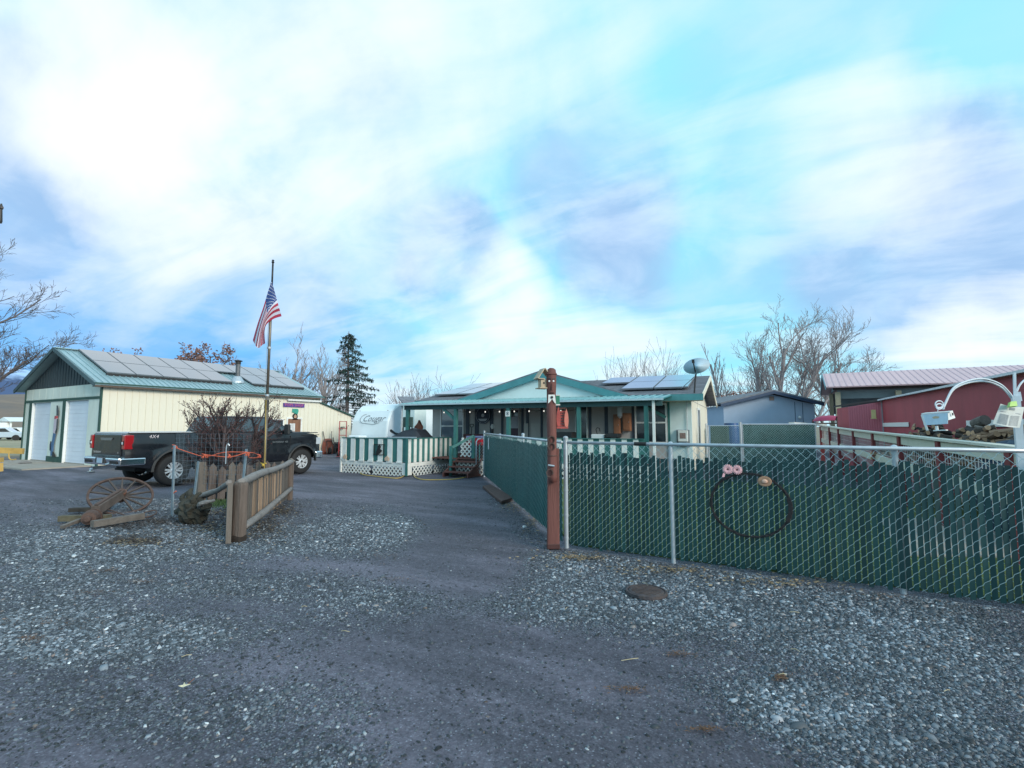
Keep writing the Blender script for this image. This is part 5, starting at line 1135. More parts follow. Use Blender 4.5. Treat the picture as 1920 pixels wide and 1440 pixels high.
# ---------------------------------------------------------------- rustic rail fence
rfn = thing('rustic_rail_fence', 'short rustic fence with log rails, cedar pickets and two posts', 'fence', gp(445, 1012), 0)
A0, B0 = gp(447, 1012), gp(543, 936); dv = (B0 - A0); Ln = dv.length; du = dv.normalized(); nu = Vector((-du.y, du.x, 0))
def rp(s_, o_, z): return tuple(A0 + du * s_ + nu * o_ + Vector((0, 0, z)))
def post_mb(c, r, h, seed, n=11, rot=0):
    rr = random.Random(seed); mb = MB(); prof = [r * (1 + rr.uniform(-.14, .12)) for _ in range(n)]; vs = []
    hs = [-.05, .02, h * .25, h * .5, h * .75, h - .03, h]
    for i, z in enumerate(hs):
        for k in range(n):
            a = 2 * math.pi * k / n + rot; q = prof[k] * (1 + rr.uniform(-.03, .03)) * (.9 if i == len(hs) - 1 else 1); vs.append((c[0] + q * math.cos(a), c[1] + q * math.sin(a), z + (rr.uniform(-.015, .015) if i == len(hs) - 1 else 0)))
    fs = [(i * n + k, i * n + (k + 1) % n, (i + 1) * n + (k + 1) % n, (i + 1) * n + k) for i in range(len(hs) - 1) for k in range(n)]; fs.append(tuple(range((len(hs) - 1) * n, len(hs) * n)))
    mb.add(vs, fs); return mb
brownpost = M('brown_old_post', (.135, .105, .09), .85, .3, 3, bump=.7, bscale=9, stretch=(6, 6, .5), dirt=(.07, .05, .04), dirt_amt=.6, dirt_scale=2.5)
part('post', post_mb(A0, .095, .80, 1), brownpost, rfn)
part('split_board', MB().add([rp(-.16, .12, -.02), rp(-.02, .16, -.02), rp(.02, .12, -.02), rp(-.13, .06, -.02), rp(-.15, .13, .80), rp(-.04, .17, .76), rp(.0, .13, .78), rp(-.12, .07, .82)], [(4, 5, 6, 7), (0, 1, 5, 4), (1, 2, 6, 5), (2, 3, 7, 6), (3, 0, 4, 7)]), oldwood, rfn)
part('base_band', post_mb(A0, .100, .07, 1), M('dark_foot_wood', (.03, .022, .018), .9, .3), rfn)  # near black band round the lowest part of the post
part('post', post_mb(B0, .062, .84, 2), brownpost, rfn)
part('post_cap', MB().add([tuple(B0 + Vector((-.07, -.07, .83))), tuple(B0 + Vector((.07, -.07, .83))), tuple(B0 + Vector((.07, .07, .83))), tuple(B0 + Vector((-.07, .07, .83))), tuple(B0 + Vector((0, 0, .91)))], [(0, 1, 4), (1, 2, 4), (2, 3, 4), (3, 0, 4), (3, 2, 1, 0)]), oldwood, rfn)
def log_mb(pts, rs, seed, n=10):
    rr = random.Random(seed); P = smooth_path([Vector(p) for p in pts], 5); m = len(P); R = []
    for i in range(m):
        t = i / (m - 1) * (len(rs) - 1); k = min(int(t), len(rs) - 2); R.append(rs[k] + (rs[k + 1] - rs[k]) * (t - k))
    mb = MB().tube(P, R, n)
    mb.v = [(x + rr.uniform(-.006, .006), y + rr.uniform(-.006, .006), z + rr.uniform(-.006, .006)) for x, y, z in mb.v]; return mb
part('top_rail', log_mb([rp(-.03, 0, .80), rp(Ln * .33, .01, .82), rp(Ln * .66, -.01, .80), rp(Ln + .02, 0, .82)], [.055, .06, .05, .055], 4), oldwoodh, rfn, smooth=True)
part('bottom_rail', log_mb([rp(.05, -.04, .16), rp(Ln * .3, -.05, .17), rp(Ln * .55, -.05, .20), rp(Ln, -.03, .24)], [.045, .06, .05, .045], 5), oldwoodh, rfn, smooth=True)
rr = random.Random(12); s_ = .17
while s_ < Ln - .1:
    w = rr.choice([.035, .045, .055, .06, .10]); m_ = newwood if rr.random() < .55 and s_ < Ln * .8 else oldwood; h = .73 + rr.uniform(-.05, .04); tx = rr.uniform(-.035, .035)
    part('picket', MB().add([rp(s_, .03, .03), rp(s_ + w, .03, .03), rp(s_ + w, .055, .03), rp(s_, .055, .03), rp(s_ + tx, .035, h), rp(s_ + w + tx, .035, h), rp(s_ + w + tx, .06, h), rp(s_ + tx, .06, h)], [(4, 5, 6, 7), (0, 1, 5, 4), (1, 2, 6, 5), (2, 3, 7, 6), (3, 0, 4, 7)]), m_, rfn)
    s_ += w + rr.uniform(.015, .05)
# pointed picket row at the back of the little bed
pf = thing('pointed_picket_fence', 'row of old brown pointed pickets behind the log rail fence', 'fence', gp(400, 946), 0)
A1, B1 = gp(372, 944), gp(528, 926); dv1 = (B1 - A1); L1 = dv1.length; d1 = dv1.normalized(); n1 = Vector((-d1.y, d1.x, 0))
oldbr = M('old_picket_brown', (.125, .098, .088), .85, .35, 3, bump=.5, bscale=10, stretch=(6, 6, .6), island=.3, dirt=(.26, .25, .24), dirt_amt=.4, dirt_scale=3)
def picket(s_, w, h, seed):
    P = [(-w / 2, 0), (w / 2, 0), (w / 2, h - .09), (0, h), (-w / 2, h - .09)]
    mb = MB(); mb.add([tuple(A1 + d1 * (s_ + a) + n1 * o + Vector((0, 0, z))) for o in (0, .025) for a, z in P], [(0, 1, 2, 3, 4), (9, 8, 7, 6, 5)] + [((i + 1) % 5, i, 5 + i, 5 + (i + 1) % 5) for i in range(5)]); return mb
rr = random.Random(3); s_ = 0.08; k = 0
while s_ < L1:
    part('picket', picket(s_, rr.choice([.12, .14, .15]), .80 + rr.uniform(-.06, .10), k), oldbr if k % 3 else oldwood, pf); s_ += rr.uniform(.17, .21); k += 1
part('rail', MB().bar(tuple(A1 + Vector((0, 0, .6)) + n1 * .045), tuple(B1 + Vector((0, 0, .6)) + n1 * .045), .04, .08).bar(tuple(A1 + Vector((0, 0, .22)) + n1 * .045), tuple(B1 + Vector((0, 0, .22)) + n1 * .045), .04, .08), oldwood, pf)
sp_ = part('notched_post', MB().box((A1.x - .06, A1.y - .07, -.02), (A1.x + .09, A1.y + .07, .86)), oldwood, pf)
for z in (.15, .36, .56, .74): part('notch', MB().box((A1.x - .02, A1.y - .074, z), (A1.x + .02, A1.y - .0705, z + .05)), M('notch_dark', (.01, .01, .01), .9), sp_)
rr = random.Random(9)
# old side rails from the stump up to the rail fence
a_, b_2 = gp(362, 950), gp(432, 980)
single('fallen_rail', log_mb([tuple(at(352, 940, 9.2)), tuple(at(385, 928, 8.7)), tuple(at(410, 918, 8.3)), tuple(at(430, 905, 7.8))], [.06, .05, .04, .045], 8), oldwoodh, 'weathered log rail sloping from the stump up to the rustic fence post', 'log', gp(390, 965), smooth=True)
# stump
stp_ = thing('tree_stump', 'dark jagged upturned stump beside the wagon wheel', 'stump', gp(350, 982)); c = gp(350, 980)
sm_ = M('mossy_stump', (.035, .036, .030), .95, .5, 6, bump=1.2, bscale=14, dirt=(.10, .085, .06), dirt_amt=.6, dirt_scale=8)
def rough_ball(c, r, k, seed, n=26, amp=.42):
    mb = MB().ball((0, 0, 0), 1, n, (1, 1, 1)); out = []
    for v in mb.v:
        V = Vector(v); q = 1 + amp * noise.fractal(V * 2.2 + Vector((seed, 0, 0)), .8, 2.2, 4); out.append((c[0] + V.x * r * k[0] * q, c[1] + V.y * r * k[1] * q, c[2] + V.z * r * k[2] * q))
    mb.v = out; return mb
part('bole', rough_ball((c.x, c.y + .1, .17), .27, (1.05, .8, .85), 3), sm_, stp_)
for (dx, dz, lx, lz, r, s_) in ((-.02, .25, -.10, .55, .07, 1), (.12, .25, .20, .50, .055, 2), (-.25, .15, -.55, .10, .07, 3), (.2, .25, .62, .40, .05, 4), (.25, .2, .5, .28, .04, 5), (-.15, .25, -.22, .48, .05, 6)):
    part('root', log_mb([(c.x + dx, c.y + .1, dz), (c.x + (dx + lx) / 2, c.y + .05 * s_ % .1, (dz + lz) / 2 + .02), (c.x + lx, c.y + .1, lz)], [r, r * .8, r * .35], s_ + 20, 8), sm_ if s_ != 4 else oldwoodh, stp_)
# ---------------------------------------------------------------- wagon wheel and axle
ww = thing('wagon_axle', 'rusty wagon wheel and wooden axle lying on the gravel by the drive', 'wagon axle', gp(220, 975))
wc_ = at(227, 932, 9.75); wc_.z = .27
fwd = Vector((-math.sin(rad(30)), math.cos(rad(30)), 0))
WM = TR(wc_) @ RZ(76) @ RX(37) @ Matrix.Scale(.80, 4)
wh_ = part('wheel', moved(MB().lathe([(.600, -.025), (.645, -.025), (.648, .025), (.600, .025), (.600, -.025)], (0, 0, 0), n=48), WM), rust, ww, smooth=False)
for k in range(14):
    a = k / 14 * 6.283 + .1
    if k in (10,): continue
    part('spoke', moved(MB().bar((.07 * math.cos(a), .07 * math.sin(a), 0), (.60 * math.cos(a), .60 * math.sin(a), 0), .045, .035, w2=.03, h2=.03), WM), M('dark_spoke_wood', (.075, .060, .055), .85, .35, 8), wh_)
part('hub', moved(MB().lathe([(.05, -.16), (.085, -.15), (.10, -.05), (.10, .05), (.08, .14), (.045, .15), (.045, .19), (.001, .19)], (0, 0, 0), n=16), WM), rust, wh_)
part('hub_band', moved(MB().lathe([(.086, .10), (.092, .10), (.092, .135), (.086, .135)], (0, 0, 0), n=16), WM), M('orange_rust', (.18, .08, .05), .8, .3, 20), wh_)
h0 = WM @ Vector((0, -.02, .0)); e0 = gp(178, 972) + Vector((0, 0, .14))
part('axle_beam', MB().bar(tuple(h0 + Vector((0, 0, .05))), tuple(e0), .13, .15), M('axle_wood', (.115, .09, .08), .9, .4, 4, bump=.5), ww)
part('iron_strap', MB().bar(tuple(h0 + Vector((0, 0, .142))), tuple(e0 + Vector((0, 0, .092))), .06, .01), rust, ww)
hb = gp(166, 986) + Vector((0, 0, .12)); dr_ = (h0 - hb); dr_.z = 0
part('axle_hub', moved(MB().lathe([(.03, -.12), (.05, -.11), (.05, -.04), (.10, -.03), (.12, .05), (.12, .12), (.05, .14)], (0, 0, 0), n=16), TR(hb) @ RZ(math.degrees(math.atan2(dr_.y, dr_.x))) @ RY(90)), rust, ww)
part('hub_ring', moved(MB().lathe([(.12, .16), (.13, .16), (.13, .2), (.12, .2)], (0, 0, 0), n=20), TR(hb) @ RZ(math.degrees(math.atan2(dr_.y, dr_.x))) @ RY(90)), rust, ww)
part('side_plank', MB().bar(tuple(gp(172, 990) + Vector((0, 0, .06))), tuple(gp(268, 975) + Vector((0, 0, .07))), .10, .10), M('grey_plank', (.13, .115, .105), .9, .4, 5, bump=.6), ww)
part('side_plank', MB().bar(tuple(gp(112, 980) + Vector((0, 0, .07))), tuple(gp(205, 978) + Vector((0, 0, .07))), .11, .09), M('mossy_plank', (.10, .09, .06), .9, .4, 6, bump=.5), ww)
part('side_plank', MB().bar(tuple(gp(133, 962) + Vector((0, 0, .06))), tuple(gp(182, 962) + Vector((0, 0, .07))), .13, .07), M('dark_plank', (.04, .035, .03), .9, .4, 6), ww)
part('side_plank', MB().bar(tuple(gp(116, 992) + Vector((0, 0, .03))), tuple(gp(150, 984) + Vector((0, 0, .08))), .06, .05), MATS['grey_plank'], ww)
part('iron_rod', MB().tube([tuple(gp(202, 968) + Vector((0, 0, .12))), tuple(gp(250, 975) + Vector((0, 0, .03)))], .012, 6), rust, ww)
bn = [gp(248, 972), gp(275, 973), gp(292, 966), gp(290, 960), gp(270, 964)]
part('iron_band', MB().tube(smooth_path([p + Vector((0, 0, .03)) for p in bn], 4), .012, 6), rust, ww)
# ---------------------------------------------------------------- bush in a wire cage
def grow(mb, rng, p, d, L, r, lv, mx, P, tips):
    n = P.get('seg', 3); pts = [p.copy()]; rs = [r]; q = p.copy(); dd = d.copy(); tg = P.get('up', .1)
    for i in range(n):
        dd = (dd + Vector((rng.gauss(0, 1), rng.gauss(0, 1), rng.gauss(0, 1))) * P['wob'] + Vector((0, 0, tg * (1 if lv else .3)))).normalized(); q = q + dd * (L / n); pts.append(q.copy()); rs.append(max(P.get('rmin', .003), r * (1 - (i + 1) / n * (.45 if lv < mx else .7))))
    sides = 8 if lv == 0 else (5 if lv == 1 else 3)
    mb.tube(pts, rs, sides, cap=False)
    if lv >= mx: tips.append((pts[-1], dd.copy())); tips.append((pts[max(1, n - 1)], dd.copy())); return
    nb = P['nb'][min(lv, len(P['nb']) - 1)]
    for k in range(nb):
        t = P.get('t0', .3) + (1 - P.get('t0', .3)) * (k + rng.random() * .8) / nb; t = min(t, .999); i = min(int(t * n), n - 1); f = t * n - i
        b = pts[i].lerp(pts[i + 1], f); base = (pts[i + 1] - pts[i]).normalized()
        a = rng.random() * 6.283; o = base.orthogonal().normalized(); o2 = base.cross(o); side = o * math.cos(a) + o2 * math.sin(a)
        sp = P['spread'] * (1 if lv else P.get('sp0', 1)); nd = (base * math.cos(sp) + side * math.sin(sp)).normalized()
        rr_ = (rs[i] + (rs[i + 1] - rs[i]) * f) * P.get('rk', .62)
        grow(mb, rng, b, nd, L * P['lk'] * rng.uniform(.75, 1.15) * (1 - .25 * t if lv == 0 else 1), max(P.get('rmin', .003), rr_), lv + 1, mx, P, tips)
    tips.append((pts[-1], dd.copy()))
def bare_tree(name, label, cat, base, trunks, mx, P, mat, seed, group=None, leaves=None, leafmat=None, leafn=3, leafs=.1):
    rng = random.Random(seed); t = thing(name, label, cat, base, 0, group); tips = []
    for i, (d, L, r) in enumerate(trunks):
        mb = MB(); nt_ = len(tips); grow(mb, rng, Vector(base) + Vector((rng.uniform(-1, 1), rng.uniform(-1, 1), 0)) * r * 1.2 * (i > 0), Vector(d).normalized(), L, r, 0, mx, P, tips)
        part('trunk', mb, mat, t, smooth=True)
    if leaves:
        mb = MB()
        for (p, d) in tips:
            for _ in range(leafn):
                if rng.random() > leaves: continue
                c = p + Vector((rng.gauss(0, 1), rng.gauss(0, 1), rng.gauss(0, 1))) * leafs * 1.3; a = Vector((rng.uniform(-1, 1), rng.uniform(-1, 1), rng.uniform(-1, 1))).normalized() * leafs; b = a.orthogonal().normalized() * leafs * .6
                mb.add([c - a, c + b, c + a, c - b], [(0, 1, 2, 3)])
        if mb.v: part('leaves', mb, leafmat, t, kind='stuff')
    return t, tips
bb = at(418, 800, 11.3); bb.z = 0
P_ = dict(wob=.15, up=.12, nb=[11, 7, 4, 3], spread=.60, sp0=.95, lk=.47, seg=4, t0=.28, rk=.55, rmin=.0045)
bush, tips = bare_tree('bare_bush', 'bare reddish twiggy bush growing inside the wire cage by the flagpole', 'bush', bb, [((.0, 0, 1), 1.65, .075), ((-.55, -.30, 1), 1.5, .05), ((.50, .30, 1), 1.8, .065), ((-.25, -.1, 1), 1.7, .05), ((.25, .15, 1), 1.75, .05)], 3, P_, barkr, 11, leaves=.35, leafmat=M('dark_red_berries', (.14, .05, .05), .8, .3, 10), leafn=2, leafs=.016)
cg = thing('wire_cage', 'square wire mesh cage tied with orange string around the bare bush', 'cage', bb)
cagem = M('cage_wire', (.16, .20, .24), .5, .2, metal=.5); mb = MB()
cc = [at(330, 800, 10.6), at(455, 800, 10.4), at(488, 800, 12.1), at(372, 800, 12.3)]
for i in range(4):
    a, b = cc[i].copy(), cc[(i + 1) % 4].copy(); n = max(4, int((b - a).length / .10))
    for k in range(n + 1): p = a.lerp(b, k / n); mb.bar((p.x, p.y, .42), (p.x, p.y, 1.45), .0035)
    for k in range(12): z = .42 + k * .0936; mb.bar((a.x, a.y, z), (b.x, b.y, z), .0035)
part('wire_mesh', mb, cagem, cg, kind='stuff')
stm = M('steel_t_post', (.28, .36, .42), .5, .2, 6, metal=.5, dirt=(.2, .2, .2), dirt_amt=.4)
for (ub, vb, ut, vt, dd_) in ((323, 962, 327, 835, 9.2), (362, 945, 372, 865, 9.9), (455, 900, 462, 842, 9.6)):
    a, b = at(ub, vb, dd_), at(ut, vt, dd_); a.z = min(a.z, .35 if ub > 440 else -.02) if ub > 440 else -.02; part('steel_post', MB().bar(tuple(a), tuple(b), .055, .02), stm, cg)
strm = M('orange_string', (.62, .13, .07), .7, .15)
mb = MB(); seq = [at(327, 838, 9.2), at(345, 845, 9.2), at(385, 856, 9.3), at(420, 848, 9.3), at(462, 848, 9.5), at(478, 850, 9.8), at(488, 856, 10.3)]
mb.tube(smooth_path(seq, 3), .007, 5); mb.tube(smooth_path([at(382, 852, 9.3), at(430, 857, 9.3), at(462, 849, 9.5), at(467, 858, 9.6), at(486, 858, 10.3)], 3), .008, 5)
for (u, v, r) in ((328, 838, .045), (384, 855, .05), (464, 851, .04), (486, 855, .035), (430, 855, .03)):
    for k in range(5): a = k * 1.3; p = at(u, v, 9.25 if u < 470 else 10.2); mb.tube([p + Vector((math.cos(a) * r, math.sin(a) * r, -.03)), p + Vector((0, 0, .03)), p + Vector((-math.cos(a) * r, math.sin(a) * r, .02 * k - .04))], .008, 4)
mb.tube([at(325, 925, 9.2), at(330, 921, 9.15)], .012, 5)
part('orange_string', mb, strm, cg)
single('bent_hook', MB().tube(smooth_path([at(423, 870, 9.0), at(424, 845, 9.0), at(425, 836, 9.0), at(428, 832, 9.0), at(430, 836, 9.0)], 3), .010, 6), galv, 'thin bent metal hook standing in front of the bare bush', 'hook', at(423, 870, 9.0))
# weeds in the bed
mb = MB(); rr = random.Random(31)
for _ in range(420):
    u, v = rr.gauss(410, 12), rr.gauss(944, 4); p = gp(u, v); a = rr.random() * 6.28; h = rr.uniform(.02, .09); w = .012
    mb.add([(p.x - w, p.y, 0), (p.x + w, p.y, 0), (p.x + math.cos(a) * h * .7, p.y + math.sin(a) * h * .7, h)], [(0, 1, 2)])
single('weeds', mb, M('weed_green', (.10, .16, .05), .8, .3, 20, island=.3), 'low green weeds growing behind the log rail fence', 'weeds', (0, 0, 0), kind='stuff', local=True)
# ---------------------------------------------------------------- flagpole and flag
fpb = at(498.5, 800, 11.4); fpb.z = 0; fpt = at(512, 487, 11.4)
fp = thing('flagpole', 'tall thin telescoping flagpole with a yellow rope tied near its base', 'flagpole', fpb)
polem = M('brown_steel_pole', (.20, .17, .14), .4, .25, 4, metal=.4, dirt=(.08, .06, .05), dirt_amt=.5)
pdir = (fpt - fpb); Hp = pdir.length
def pp(t): return tuple(fpb + pdir * t)
part('pole', MB().tube([pp(0), pp(.42)], .036, 12), polem, fp, smooth=True); part('pole_section', MB().tube([pp(.42), pp(.88)], .030, 12), polem, fp, smooth=True); part('pole_tip', MB().tube([pp(.88), pp(.985)], .020, 10), blackm, fp, smooth=True)
part('finial', MB().lathe([(.02, 0), (.035, .02), (.02, .05), (.03, .07), (.001, .09)], pp(.985), n=10), blackm, fp)
for t in (.42, .62): part('joint_ring', MB().tube([pp(t - .004), pp(t + .004)], .042, 12), galv, fp)
part('bracket', MB().tube([pp(.36), pp(.40)], .045, 8), blackm, fp)
ylw = M('yellow_rope', (.60, .42, .08), .7, .1)
a = at(497.5, 870, 11.33); part('rope', MB().tube([tuple(Vector(pp(.40)) + Vector((.03, -.045, 0))), tuple(a + Vector((0.01, -.02, 0))), tuple(a + Vector((0, -.02, -.12)))], .006, 5).tube([a + Vector((-.12, -.03, .02)), a + Vector((0, -.05, 0)), a + Vector((.07, -.03, .02))], .014, 5).ball(tuple(a + Vector((.0, -.05, -.02))), .035, 8), ylw, fp)
part('rope', MB().tube([tuple(Vector(pp(.42)) + Vector((-.03, -.045, 0))), tuple(Vector(pp(.9)) + Vector((-.02, -.03, 0)))], .005, 4), M('grey_rope', (.3, .3, .3), .8), fp)
fl = thing('flag', 'American flag hanging in folds from the flagpole', 'flag', at(500, 560, 11.4))
fr_ = M('flag_red', (.42, .035, .075), .7, .08); fw_ = M('flag_white', (.66, .68, .80), .7, .05); fb_ = M('flag_blue', (.035, .07, .24), .7, .08)
top = [(509.5, 527), (503, 545), (494, 575), (483, 607), (474, 638)]
botm = [(528, 593), (513, 598), (500, 608), (496, 622), (497, 644)]
def lerp_path(P, s_):
    t = s_ * (len(P) - 1); i = min(int(t), len(P) - 2); f = t - i
    p0, p1, p2, p3 = P[max(i - 1, 0)], P[i], P[i + 1], P[min(i + 2, len(P) - 1)]
    return tuple(.5 * ((2 * b) + (-a + c) * f + (2 * a - 5 * b + 4 * c - d) * f * f + (-a + 3 * b - 3 * c + d) * f ** 3) for a, b, c, d in zip(p0, p1, p2, p3))
NS, NT = 40, 26
def fpt_(s_, t_):
    a, b = lerp_path(top, s_), lerp_path(botm, s_)
    k = t_ + .10 * math.sin(t_ * 6.28) * min(1, s_ * 2)
    u, v = a[0] + (b[0] - a[0]) * k, a[1] + (b[1] - a[1]) * k + (6 * math.sin(math.pi * k) * s_) + 10 * s_ * s_ * math.sin(math.pi * min(1, k * 1.3)) * .6
    return at(u, v, 11.4 - .06 + .10 * math.sin(k * 8.5 + s_ * 2.0) * (.15 + s_) - .12 * math.sin(math.pi * k) * s_)
def flag_piece(test): 
    mb = MB(); idx = {}
    for j in range(NT):
        for i in range(NS):
            if test((i + .5) / NS, (j + .5) / NT):
                f = []
                for (a, b) in ((i, j), (i + 1, j), (i + 1, j + 1), (i, j + 1)):
                    if (a, b) not in idx: idx[(a, b)] = len(mb.v); mb.v.append(tuple(fpt_(a / NS, b / NT)))
                    f.append(idx[(a, b)])
                mb.f.append(tuple(f)); mb.m.append(0)
    return mb
can = lambda s_, t_: s_ < .40 and t_ < 7 / 13
part('canton', flag_piece(can), fb_, fl, smooth=True)
for k in range(13):
    part('stripe', flag_piece(lambda s_, t_, k=k: int(t_ * 13) == k and not can(s_, t_)), fr_ if k % 2 == 0 else fw_, fl, smooth=True)
mb = MB()
for i in range(9):
    for j in range(6 if i % 2 == 0 else 5):
        s_ = .40 * (.06 + .11 * (j + (0 if i % 2 == 0 else .5)) * 1.5); t_ = (7 / 13) * (.06 + .105 * i); 
        if s_ > .39: continue
        c = fpt_(s_, t_); n_ = (fpt_(s_ + .01, t_) - c).cross(fpt_(s_, t_ + .01) - c).normalized(); n_ = n_ if n_.dot(Vector((0, 0, HEYE)) - c) > 0 else -n_
        if (n_.dot(Vector((0, 0, HEYE)) - c)) < 0: n_ = -n_
        c = c + n_ * .006; e1 = (fpt_(s_ + .01, t_) - fpt_(s_, t_)).normalized(); e2 = n_.cross(e1)
        vs = []
        for q in range(10): rr_ = .013 if q % 2 == 0 else .006; a = q / 10 * 6.283; vs.append(c + (e1 * math.cos(a) + e2 * math.sin(a)) * rr_)
        mb.add(vs, [tuple(range(10))])
part('stars', mb, M('star_white', (.85, .85, .88), .6, .02), fl)
# ---------------------------------------------------------------- pickup truck (local frame: y forward, x right)
tk = thing('pickup_truck', 'black crew cab pickup truck parked beside the cream workshop', 'pickup truck', (-15.80, 5.98, 0), 0, local=True)
paint = M('black_car_paint', (.008, .010, .015), .24, .05, 2, spec=.35, coat=.55, dirt=(.04, .04, .04), dirt_amt=.10)
darkgl = M('dark_car_glass', (.06, .075, .085), .04, .1, 2, spec=1.0, coat=1.0, metal=.55)
plast = M('grey_black_plastic', (.03, .032, .035), .65, .15, 6)
RWY, FWY, WR = 1.25, 5.27, .415
def arch(cy, cz, r, a0, a1, n=12): return [(cy + r * math.cos(rad(a0 + (a1 - a0) * i / n)), cz + r * math.sin(rad(a0 + (a1 - a0) * i / n))) for i in range(n + 1)]
def ztop(y):
    pts = [(.10, 1.40), (.16, 1.435), (2.36, 1.43), (4.85, 1.40), (5.35, 1.385), (5.75, 1.35), (5.98, 1.27), (6.08, 1.10), (6.12, .95)]
    for (a, za), (b, zb) in zip(pts, pts[1:]):
        if y <= b: return za + (zb - za) * max(0, (y - a)) / (b - a)
    return pts[-1][1]
def zbot(y):
    z = .46 if .9 < y < 5.8 else (.60 - .14 * max(0, min(1, (y - .1) / .8)) if y <= .9 else .46 + .10 * (y - 5.8) / .32)
    for cy in (RWY, FWY):
        if abs(y - cy) < .53: z = max(z, .43 + math.sqrt(.53 ** 2 - (y - cy) ** 2))
    return z
def bodyx(y, z):
    x = 1.0 - .075 * max(0, (z - 1.08) / .35) ** 2 - .05 * max(0, (.78 - z) / .3) ** 2 - .012 * math.exp(-((z - 1.02) / .05) ** 2) - .17 * max(0, (y - 5.45) / .67) ** 2 - .05 * max(0, (.35 - y) / .25) ** 2
    r = min(math.hypot(y - RWY, z - .43), math.hypot(y - FWY, z - .43)); return x + .035 * math.exp(-((r - .55) / .09) ** 2)
ys_ = sorted(set([round(.10 + i * .05, 3) for i in range(121)] + [round(c + s_ * .53 * math.cos(rad(a)), 3) for c in (RWY, FWY) for s_ in (1, -1) for a in (0.01, 6, 12, 20, 30)]))
ys_ = [y for y in ys_ if .1 <= y <= 6.12]; K = 12; vs = []; 
for y in ys_:
    zb, zt = zbot(y), ztop(y)
    for k in range(K + 1): z = zb + (zt - zb) * k / K; vs.append((bodyx(y, z), y, z))
    for k in range(K, -1, -1): z = zb + (zt - zb) * k / K; vs.append((-bodyx(y, z), y, z))
NN = 2 * K + 2; fs = []
for i in range(len(ys_) - 1):
    for k in range(NN - 1): fs.append((i * NN + k, i * NN + k + 1, (i + 1) * NN + k + 1, (i + 1) * NN + k)[::-1])
fs.append(tuple(range(NN - 1, -1, -1))[::-1]); fs.append(tuple((len(ys_) - 1) * NN + k for k in range(NN))[::-1])
body = MB(); body.add(vs, fs)
bd = part('body', body, paint, tk, smooth=True)
bd.data.shade_smooth() if hasattr(bd.data, 'shade_smooth') else None
em_ = bd.modifiers.new('split', 'EDGE_SPLIT'); em_.split_angle = rad(38)
# cab greenhouse
def loft(b, t, z0, z1):
    m = MB(); k = len(b); m.add([(x, y, z0) for x, y in b] + [(x, y, z1) for x, y in t], [tuple(range(k - 1, -1, -1)), tuple(range(k, 2 * k))] + [(i, (i + 1) % k, k + (i + 1) % k, k + i) for i in range(k)]); return m
CB = [(-.95, 2.42), (.95, 2.42), (.95, 4.98), (.55, 5.10), (-.55, 5.10), (-.95, 4.98)]; CT = [(-.76, 2.66), (.76, 2.66), (.76, 4.05), (.5, 4.18), (-.5, 4.18), (-.76, 4.05)]
cz0, cz1 = 1.40, 1.925
part('cab', loft(CB, CT, cz0, cz1), paint, tk, bev=.05)
def sidep(s_, y, z, off=.012):
    t = (z - cz0) / (cz1 - cz0); return (s_ * ((.95 + (.76 - .95) * t) + off), y, z)
def winq(s_, pts): return MB().add([sidep(s_, y, z) for y, z in pts] + [sidep(s_, y, z, .002) for y, z in pts], [tuple(range(len(pts))) if s_ > 0 else tuple(range(len(pts) - 1, -1, -1))] + [((i), (i + 1) % len(pts), len(pts) + (i + 1) % len(pts), len(pts) + i) for i in range(len(pts))])
for s_ in (1, -1):
    part('side_window', winq(s_, [(2.62, 1.45), (3.50, 1.45), (3.50, 1.86), (2.78, 1.86), (2.66, 1.7)]), darkgl, tk)
    part('side_window', winq(s_, [(3.58, 1.45), (4.72, 1.45), (4.60, 1.54), (4.10, 1.86), (3.58, 1.86)]), darkgl, tk)
def face(y0, z0, y1, z1, x0, x1, off):
    return MB().add([(-x0, y0, z0 + off), (x0, y0, z0 + off), (x1, y1, z1 + off), (-x1, y1, z1 + off)], [(0, 1, 2, 3)])
part('windshield', MB().slab((-.80, 5.02, 1.455), (.80, 5.02, 1.455), (.66, 4.26, 1.895), (-.66, 4.26, 1.895), -.012), darkgl, tk)
part('rear_window', MB().slab((.72, 2.445, 1.50), (-.72, 2.445, 1.50), (-.64, 2.60, 1.84), (.64, 2.60, 1.84), -.02), darkgl, tk)
part('brake_lamp', MB().box((-.12, 2.63, 1.87), (.12, 2.66, 1.895)), M('red_lens', (.33, .010, .015), .15, .05, coat=1), tk)
redl = MATS['red_lens']
for y in (3.54, 4.80, 2.40):
    for s_ in (1, -1): part('door_seam', MB().box((s_ * 1.0005, y, .60), (s_ * .985, y + .012, 1.30)), dark, tk) if y != 2.40 else None
